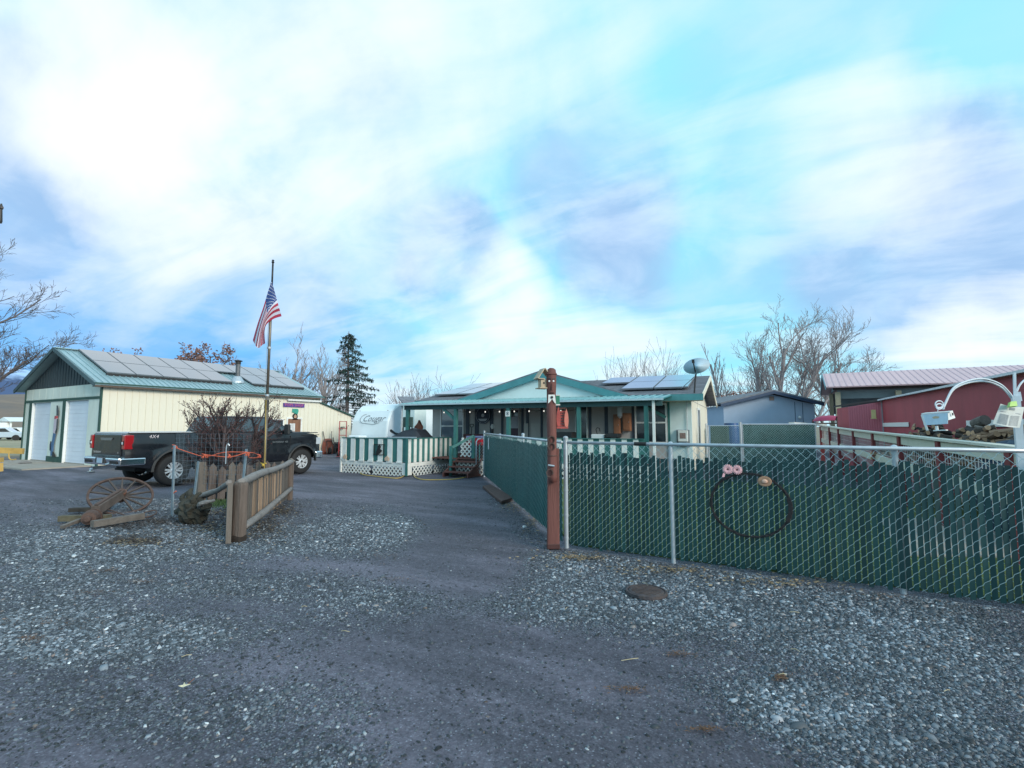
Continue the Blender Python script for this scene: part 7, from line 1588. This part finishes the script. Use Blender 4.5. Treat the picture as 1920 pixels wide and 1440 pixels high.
def wood_pile(lab, pts, n, hfun, seed, grp, mixw):
    rr = random.Random(seed); base = sum((Vector(p) for p in pts), Vector()) / len(pts); t = thing('firewood_pile', lab, 'firewood pile', (base.x, base.y, 0), 0, grp)
    for k in range(n):
        s_ = rr.random(); f = s_ * (len(pts) - 1); i = min(int(f), len(pts) - 2); c = Vector(pts[i]).lerp(Vector(pts[i + 1]), f - i); w = rr.uniform(-.45, .45)
        H_ = hfun(s_) * (1 - .35 * abs(w) / .45); z = H_ - .55 * rr.random() ** 1.3 if k % 3 else H_ * rr.uniform(.9, 1.02)
        z = max(.08, z - .05); c = c + fn * w; mi = rr.choices((0, 1, 2, 3), mixw)[0]; cand = [m for m in lms if m[1] == mi]; me_ = rr.choice(cand)[0]
        piece('log', me_, t, (c.x, c.y, z), (rr.uniform(0, 6.28), rr.uniform(-.35, .35), rr.uniform(-.7, .7) + rr.choice((0, 1.2, math.radians(ang)))), (rr.uniform(.55, .95),) * 3)
    return t
def pl_(u, d): p = at(u, 800, d); return (p.x, p.y, 0)
wood_pile('tall heap of split dark firewood with fresh orange ends beside the red wall', [pl_(1672, 12.2), pl_(1720, 11.2), pl_(1790, 9.6), pl_(1850, 8.6)], 290, lambda s_: 1.42 + .27 * min(1, s_ * 3) * (1 - .12 * s_), 5, 'firewood piles', (5, 4, 3, 5))
wood_pile('brown firewood heap right of the round dark log under the paper notice', [pl_(1838, 8.3), pl_(1890, 7.9), pl_(1960, 7.3)], 290, lambda s_: 1.64, 15, 'firewood piles', (2, 5, 4, 1))
p = at(1850, 790, 8.9)
c = at(1846, 795, 8.6); single('round_log', moved(MB().lathe([(.001, -.12), (.085, -.12), (.09, 0), (.085, .12), (.001, .12)], (0, 0, 0), n=14), TR(at(1838, 791, 8.4)) @ RZ(20) @ RX(75)), fwood[2], 'thick round grey log on top of the dark firewood heap', 'log', at(1838, 791, 8.4))
c = at(1893, 824, 6.9); single('blue_tarp', rough_ball((c.x, c.y, .70), .42, (1.0, .6, 1.60), 5, 18, .16), M('navy_tarp', (.02, .05, .09), .4, .2, 6), 'dark blue tarp bundle at the right behind the white rail', 'tarp', (c.x, c.y, 0), smooth=True)
# ---------------------------------------------------------------- white hook post with feeder and notice
wh = M('white_hook_paint', (.70, .76, .82), .4, .06, 4, dirt=(.45, .45, .42), dirt_amt=.35, dirt_scale=8)
HD = 5.0
hpb = at(1909, 800, HD); hk = thing('white_hook_post', 'white painted post with arched double hooks behind the green fence', 'hook post', (hpb.x, hpb.y, 0))
part('post', MB().bar((hpb.x, hpb.y, 0), (hpb.x, hpb.y, at(1905, 742, HD).z), .06, .05), wh, hk); part('spike', MB().bar(tuple(at(1903, 742, HD)), tuple(at(1902, 699, HD)), .018, .03), wh, hk)
for off in (0, 4):
    arcp = [(1903, 752), (1893, 737), (1878, 722), (1858, 713), (1838, 710 + off * .2), (1815, 714), (1795, 722), (1784, 732), (1774, 752), (1769, 764)]
    part('arched_arm', MB().tube(smooth_path([at(u - off * .2, v + off, HD + off * .008) for u, v in arcp], 4), .0085, 8), wh, hk, smooth=True)
part('arched_arm', MB().tube(smooth_path([at(u, v, HD) for u, v in [(1906, 735), (1912, 722), (1922, 712), (1940, 704), (1965, 702), (1990, 712), (2005, 735)]], 4), .0085, 8), wh, hk, smooth=True)
for (u, v, r) in ((1761, 758, 7.5), (1761, 762, 6.0)):
    part('scroll_ring', MB().tube([at(u + r * math.cos(a), v + r * .85 * math.sin(a), HD) for a in [i / 16 * 6.283 for i in range(17)]], .006, 8), wh, hk, smooth=True)
part('clamp', MB().bar(tuple(at(1908, 735, HD)), tuple(at(1911, 752, HD)), .035, .04), wh, hk)
fdr = thing('hanging_feeder_box', 'white open fronted box feeder hung from the arched white hook', 'bird feeder', at(1760, 790, HD))
hang = at(1760, 766, HD)
FM = TR(at(1757, 780, HD)) @ RZ(-28) @ RY(-4)
sc_ = HD / FPX
part('hanger', MB().tube([tuple(at(1759, 764, HD)), tuple(at(1758, 773, HD))], .003, 5), galv, fdr)
w_, dp = .115, .06
part('roof', moved(MB().slab((-w_, -dp * .6, .035), (w_, -dp * .6, .035), (w_ * .98, dp, .045), (-w_ * .98, dp, .045), .012), FM), white, fdr)
part('front_panel', moved(MB().slab((-w_ + .008, -dp * .62, -.085), (w_ - .03, -dp * .62, -.085), (w_ - .02, -dp * .60, .022), (-w_ + .004, -dp * .60, .022), .008), FM), M('feeder_blue_white', (.58, .72, .84), .5, .1, 12), fdr)
part('left_strut', moved(MB().bar((-w_ + .005, -dp * .6, .02), (-w_ + .03, -dp * .6, -.14), .016), FM), white, fdr); part('right_panel', moved(MB().slab((w_ - .02, -dp * .6, -.05), (w_ + .015, dp * .6, -.03), (w_ + .0, dp * .8, .035), (w_ - .015, -dp * .6, .03), .008), FM), white, fdr)
part('slot', moved(MB().box((w_ + .004, .0, -.005), (w_ + .012, .012, .02)), FM), blackm, fdr)
part('emblem', moved(MB().prism([(-.02, -.025), (.02, -.025), (.03, -.01), (0, .0), (-.03, -.01)], -dp * .64, -dp * .62 - .001, 'y'), FM), M('emblem_tan', (.6, .45, .3), .6), fdr)
part('perch_tray', moved(MB().box((-.035, -.05, -.15), (.065, .01, -.14)).box((-.02, -.03, -.14), (.0, -.015, -.10)), FM), white, fdr)
ntc = thing('paper_notice', 'faded newspaper sheet in a plastic sleeve clipped to the white post', 'notice', at(1890, 782, HD - .05))
ppm = M('newsprint', (.50, .52, .50), .5, .12, 30, dirt=(.38, .40, .42), dirt_amt=.6, dirt_scale=14)
c0, c1, c2, c3 = at(1861, 794, HD - .10), at(1912, 802, HD - .14), at(1921, 763, HD - .1), at(1876, 757, HD - .08)
m = MB(); vs = []
for j in range(7):
    for i in range(9):
        s_, t = i / 8, j / 6; p = (c0 * (1 - s_) + c1 * s_) * (1 - t) + (c3 * (1 - s_) + c2 * s_) * t; p = p + Vector((-fd.x, -fd.y, 0)) * (.03 * math.sin(s_ * 3.1) * (1 - t)) + Vector((0, 0, -.012 * math.sin(s_ * 3.1))); vs.append(tuple(p))
m.add(vs, [(j * 9 + i, j * 9 + i + 1, (j + 1) * 9 + i + 1, (j + 1) * 9 + i) for j in range(6) for i in range(8)]); part('sheet', m, ppm, ntc, smooth=True)
inkm = M('faded_ink', (.22, .24, .27), .7, .2, 30); m = MB()
vdir = (Vector((0, 0, HEYE)) - c0).normalized()
def shp(s_, t): p = (c0 * (1 - s_) + c1 * s_) * (1 - t) + (c3 * (1 - s_) + c2 * s_) * t; return p + Vector((-fd.x, -fd.y, 0)) * (.03 * math.sin(s_ * 3.1) * (1 - t)) + Vector((0, 0, -.012 * math.sin(s_ * 3.1))) + vdir * .004
for k in range(11):
    t = .08 + k * .045
    for (sa, sb) in ((.12, .45), (.52, .88)):
        m.add([tuple(shp(sa, t)), tuple(shp(sb, t)), tuple(shp(sb, t + .02)), tuple(shp(sa, t + .02))], [(0, 1, 2, 3)])
m.add([tuple(shp(.4, .82)), tuple(shp(.62, .82)), tuple(shp(.62, .93)), tuple(shp(.4, .93))], [(0, 1, 2, 3)]); m.add([tuple(shp(.1, .64)), tuple(shp(.9, .64)), tuple(shp(.9, .665)), tuple(shp(.1, .665))], [(0, 1, 2, 3)])
part('print', m, inkm, ntc)
part('clip', MB().slab(tuple(at(1893, 762, HD - .16)), tuple(at(1908, 761, HD - .16)), tuple(at(1906, 752, HD - .14)), tuple(at(1895, 753, HD - .14)), .03), M('lime_clip', (.30, .55, .08), .4, .08), ntc)
# ---------------------------------------------------------------- trees
def tb(u, d): p = at(u, 800, d); p.z = 0; return p
L_ = Vector((-math.cos(rad(30)), -math.sin(rad(30)), 0)); Rr = -L_; F_ = Vector((-math.sin(rad(30)), math.cos(rad(30)), 0))
def dirv(r, up, f=0): return Rr * r + Vector((0, 0, up)) + F_ * f
Ptree = dict(wob=.10, up=.07, nb=[8, 5, 4, 4], spread=.62, sp0=.9, lk=.52, seg=5, t0=.28, rk=.55, rmin=.012)
brush = M('distant_brush', (.20, .15, .15), .95, .3, 3, island=.3); leafo = M('rusty_leaves', (.25, .14, .12), .9, .3, 4, island=.4); greyb = M('pale_grey_bark', (.32, .29, .30), .9, .25, 4)
# big tree hanging in from the left edge
bare_tree('bare_tree', 'large bare tree reaching in from the left edge of the view', 'tree', tb(-150, 24), [(dirv(.05, 1), 9.6, .26), (dirv(.40, 1), 8.2, .17), (dirv(.62, .9), 6.6, .11)], 4,
          dict(wob=.10, up=.04, nb=[10, 7, 5, 4], spread=.62, sp0=.9, lk=.45, seg=5, t0=.35, rk=.48, rmin=.007), bark, 21)
# rusty leaved trees beyond the workshop roof
for (u, d, h, sd_2, lab, sp) in ((272, 40, 7.6, 5, 'small rusty leaved tree top rising left over the workshop roof', .75), (345, 38, 7.9, 6, 'rusty leaved tree left of the denser one above the solar roof', .8), (392, 37, 8.3, 7, 'dense rusty leaved tree above the middle of the solar roof', .9)):
    bare_tree('rusty_leaved_tree', lab, 'tree', tb(u, d), [(dirv(0, 1), h * .72, .2), (dirv(.5, 1), h * .62, .12), (dirv(-.4, 1), h * .62, .12)] if sd_2 > 5 else [(dirv(0, 1), h * .8, .12)], 3 if sd_2 > 5 else 2,
              dict(wob=.12, up=.05, nb=[8, 5, 4], spread=sp, sp0=1.0, lk=.46, seg=4, t0=.4, rk=.55, rmin=.014), barkr, sd_2, 'trees beyond the workshop', .95, leafo, 5 if sd_2 > 5 else 9, .10)
single('brush_tip', rough_ball(tuple(tb(232, 40) + Vector((0, 0, 6.9))), .35, (1.6, 1, .6), 4, 12, .5), leafo, 'low rusty treetop just showing over the left of the solar panels', 'tree', tb(232, 40), kind=None) if False else None
for (u, d, h, sd_2, lab) in ((538, 42, 9.0, 31, 'bare grey tree behind the flagpole beyond the workshop'), (592, 41, 8.6, 32, 'bare grey tree immediately left of the tall conifer')):
    bare_tree('bare_tree', lab, 'tree', tb(u, d), [(dirv(.0, 1), h * .68, .2), (dirv(-.45, 1), h * .66, .14), (dirv(.4, 1), h * .6, .13)], 4, dict(wob=.09, up=.10, nb=[6, 4, 3, 3], spread=.50, sp0=.9, lk=.55, seg=4, t0=.25, rk=.6, rmin=.013), greyb, sd_2, 'trees beyond the workshop')
# conifer
def conifer(base, H, seed):
    rng = random.Random(seed); t = thing('conifer', 'tall half bare conifer with drooping dark green boughs behind the lean to', 'tree', base); B = Vector(base)
    part('trunk', MB().tube([B, B + Vector((.05, 0, H * .5)), B + Vector((0, 0, H))], [.17, .10, .02], 8), bark, t, smooth=True)
    br = MB(); nd = MB(); dead = MB()
    for k in range(96):
        z = H * (.20 + .79 * (k / 96)); a = k * 2.4 + rng.uniform(-.4, .4); d = Vector((math.cos(a), math.sin(a), 0)); side = d.dot(Rr)
        L = (H * (1 - z / H)) * .40 + .35; L *= rng.uniform(.65, 1.25) * (1.1 if side > 0 else .85); L = min(L, 2.6)
        P = B + Vector((0, 0, z)); pts = [P, P + d * L * .5 + Vector((0, 0, -.02 * L)), P + d * L * .85 + Vector((0, 0, -.16 * L)), P + d * L + Vector((0, 0, -.12 * L))]
        bare = (side < .15 and rng.random() < .6 and z < H * .85)
        (dead if bare else br).tube(pts, [.03, .02, .012, .006], 4)
        for q in range(int(14 + 26 * L)):
            s_ = rng.uniform(.2, 1.0); c = pts[0].lerp(pts[3], s_) + Vector((0, 0, -.05)); lat = Vector((-d.y, d.x, 0)) * rng.gauss(0, .06 + .09 * L * (1 - s_ * .5))
            c = c + lat; dr = Vector((rng.gauss(0, .3), rng.gauss(0, .3), -1 if rng.random() < .75 else .2)).normalized() * rng.uniform(.08, .24)
            if bare:
                if rng.random() < .8: dead.bar(c, c + dr * .9 + lat * .4, .010)
            else:
                for _ in range(3):
                    w = Vector((rng.uniform(-1, 1), rng.uniform(-1, 1), rng.uniform(-.4, .4))).normalized() * .028; nd.add([c - w, c + w, c + dr + w * .3, c + dr - w * .5], [(0, 1, 2, 3)])
    part('boughs', br, bark, t); part('dead_boughs', dead, greyb, t); part('needles', nd, M('dark_needles', (.022, .055, .048), .85, .3, 5, island=.5), t, kind='stuff')
conifer(tb(649, 33), 8.0, 7)
# brush lines
def brush_row(name, lab, pts, n, hmin, hmax, mat, seed, lean=.3):
    rng = random.Random(seed); tips = []; mb = MB()
    for k in range(n):
        u = rng.uniform(pts[0], pts[1]); b = tb(u, rng.uniform(pts[2], pts[3])); h = rng.uniform(hmin, hmax)
        grow(mb, rng, b, (Vector((rng.uniform(-lean, lean), rng.uniform(-lean, lean), 1))).normalized(), h * .75, .05, 1, 3, dict(wob=.10, up=.10, nb=[5, 5, 3], spread=.5, lk=.5, seg=3, t0=.35, rk=.55, rmin=.012), tips)
    return single(name, mb, mat, lab, 'brush', tb((pts[0] + pts[1]) / 2, pts[2]), kind='stuff')
brush_row('brush', 'thin reddish brush behind the trailer and the porch roof', (745, 862, 44, 50), 26, 4.2, 6.0, brush, 41); brush_row('brush', 'low twig tops over the trailer roof', (700, 790, 46, 52), 12, 3.2, 4.6, brush, 42)
brush_row('brush', 'pale bare brush showing above the solar panels of the house', (1140, 1275, 44, 52), 34, 6.5, 8.6, greyb, 43, .2)
brush_row('brush', 'dense reddish brush between the two houses', (1318, 1440, 42, 60), 46, 3.5, 7.0, brush, 44); brush_row('brush', 'grey brush below the big bare trees beside the barn', (1420, 1640, 44, 62), 24, 3.5, 6.0, greyb, 45)
# reddish leaf scatter in the brush between the houses
mb = MB(); rr = random.Random(77)
for _ in range(1500):
    c = tb(rr.uniform(1322, 1425), rr.uniform(40, 46)) + Vector((0, 0, rr.uniform(1.2, 4.6) ** 1)); a = Vector((rr.uniform(-1, 1), rr.uniform(-1, 1), rr.uniform(-1, 1))).normalized() * .10; b = a.orthogonal().normalized() * .07; mb.add([c - a, c + b, c + a, c - b], [(0, 1, 2, 3)])
single('brush_leaves', mb, M('red_brush_leaves', (.26, .12, .10), .9, .3, 4, island=.4), 'scattered dry red leaves in the brush between the houses', 'leaves', (0, 0, 0), kind='stuff', local=True)
# large bare trees behind the blue house and barn
Pb = dict(wob=.095, up=.06, nb=[8, 5, 4, 3], spread=.60, sp0=.85, lk=.52, seg=6, t0=.32, rk=.50, rmin=.010)
bare_tree('large_bare_tree', 'large bare tree leaning left behind the blue grey house', 'tree', tb(1450, 36), [(dirv(-.55, 1), 5.9, .18), (dirv(-.15, 1), 5.0, .10)], 4, Pb, greyb, 51, 'large bare trees behind the right hand buildings')
bare_tree('large_bare_tree', 'tallest upright bare tree above the blue grey house peak', 'tree', tb(1462, 35), [(dirv(.03, 1), 7.1, .20), (dirv(.55, 1), 6.0, .12)], 4, Pb, greyb, 52, 'large bare trees behind the right hand buildings')
bare_tree('large_bare_tree', 'bare tree with long limbs arching right over the barn roof', 'tree', tb(1500, 35), [(dirv(.35, 1), 7.2, .17), (dirv(.85, .8), 7.2, .13), (dirv(1.3, .62), 7.0, .10)], 4, Pb, greyb, 53, 'large bare trees behind the right hand buildings')
bare_tree('large_bare_tree', 'darker bare tree standing behind the left end of the barn roof', 'tree', tb(1565, 46), [(dirv(.05, 1), 8.0, .18), (dirv(.6, .9), 6.6, .12), (dirv(-.5, 1), 6.0, .10)], 4, Pb, bark, 54, 'large bare trees behind the right hand buildings')
bare_tree('slim_bare_tree', 'slim pale bare tree between the two houses', 'tree', tb(1356, 38), [(dirv(-.06, 1), 6.5, .14), (dirv(.12, 1), 4.4, .07)], 3, dict(wob=.07, up=.12, nb=[9, 4, 3], spread=.40, sp0=1, lk=.36, seg=5, t0=.3, rk=.5, rmin=.012), greyb, 55)
for _ in (): pass
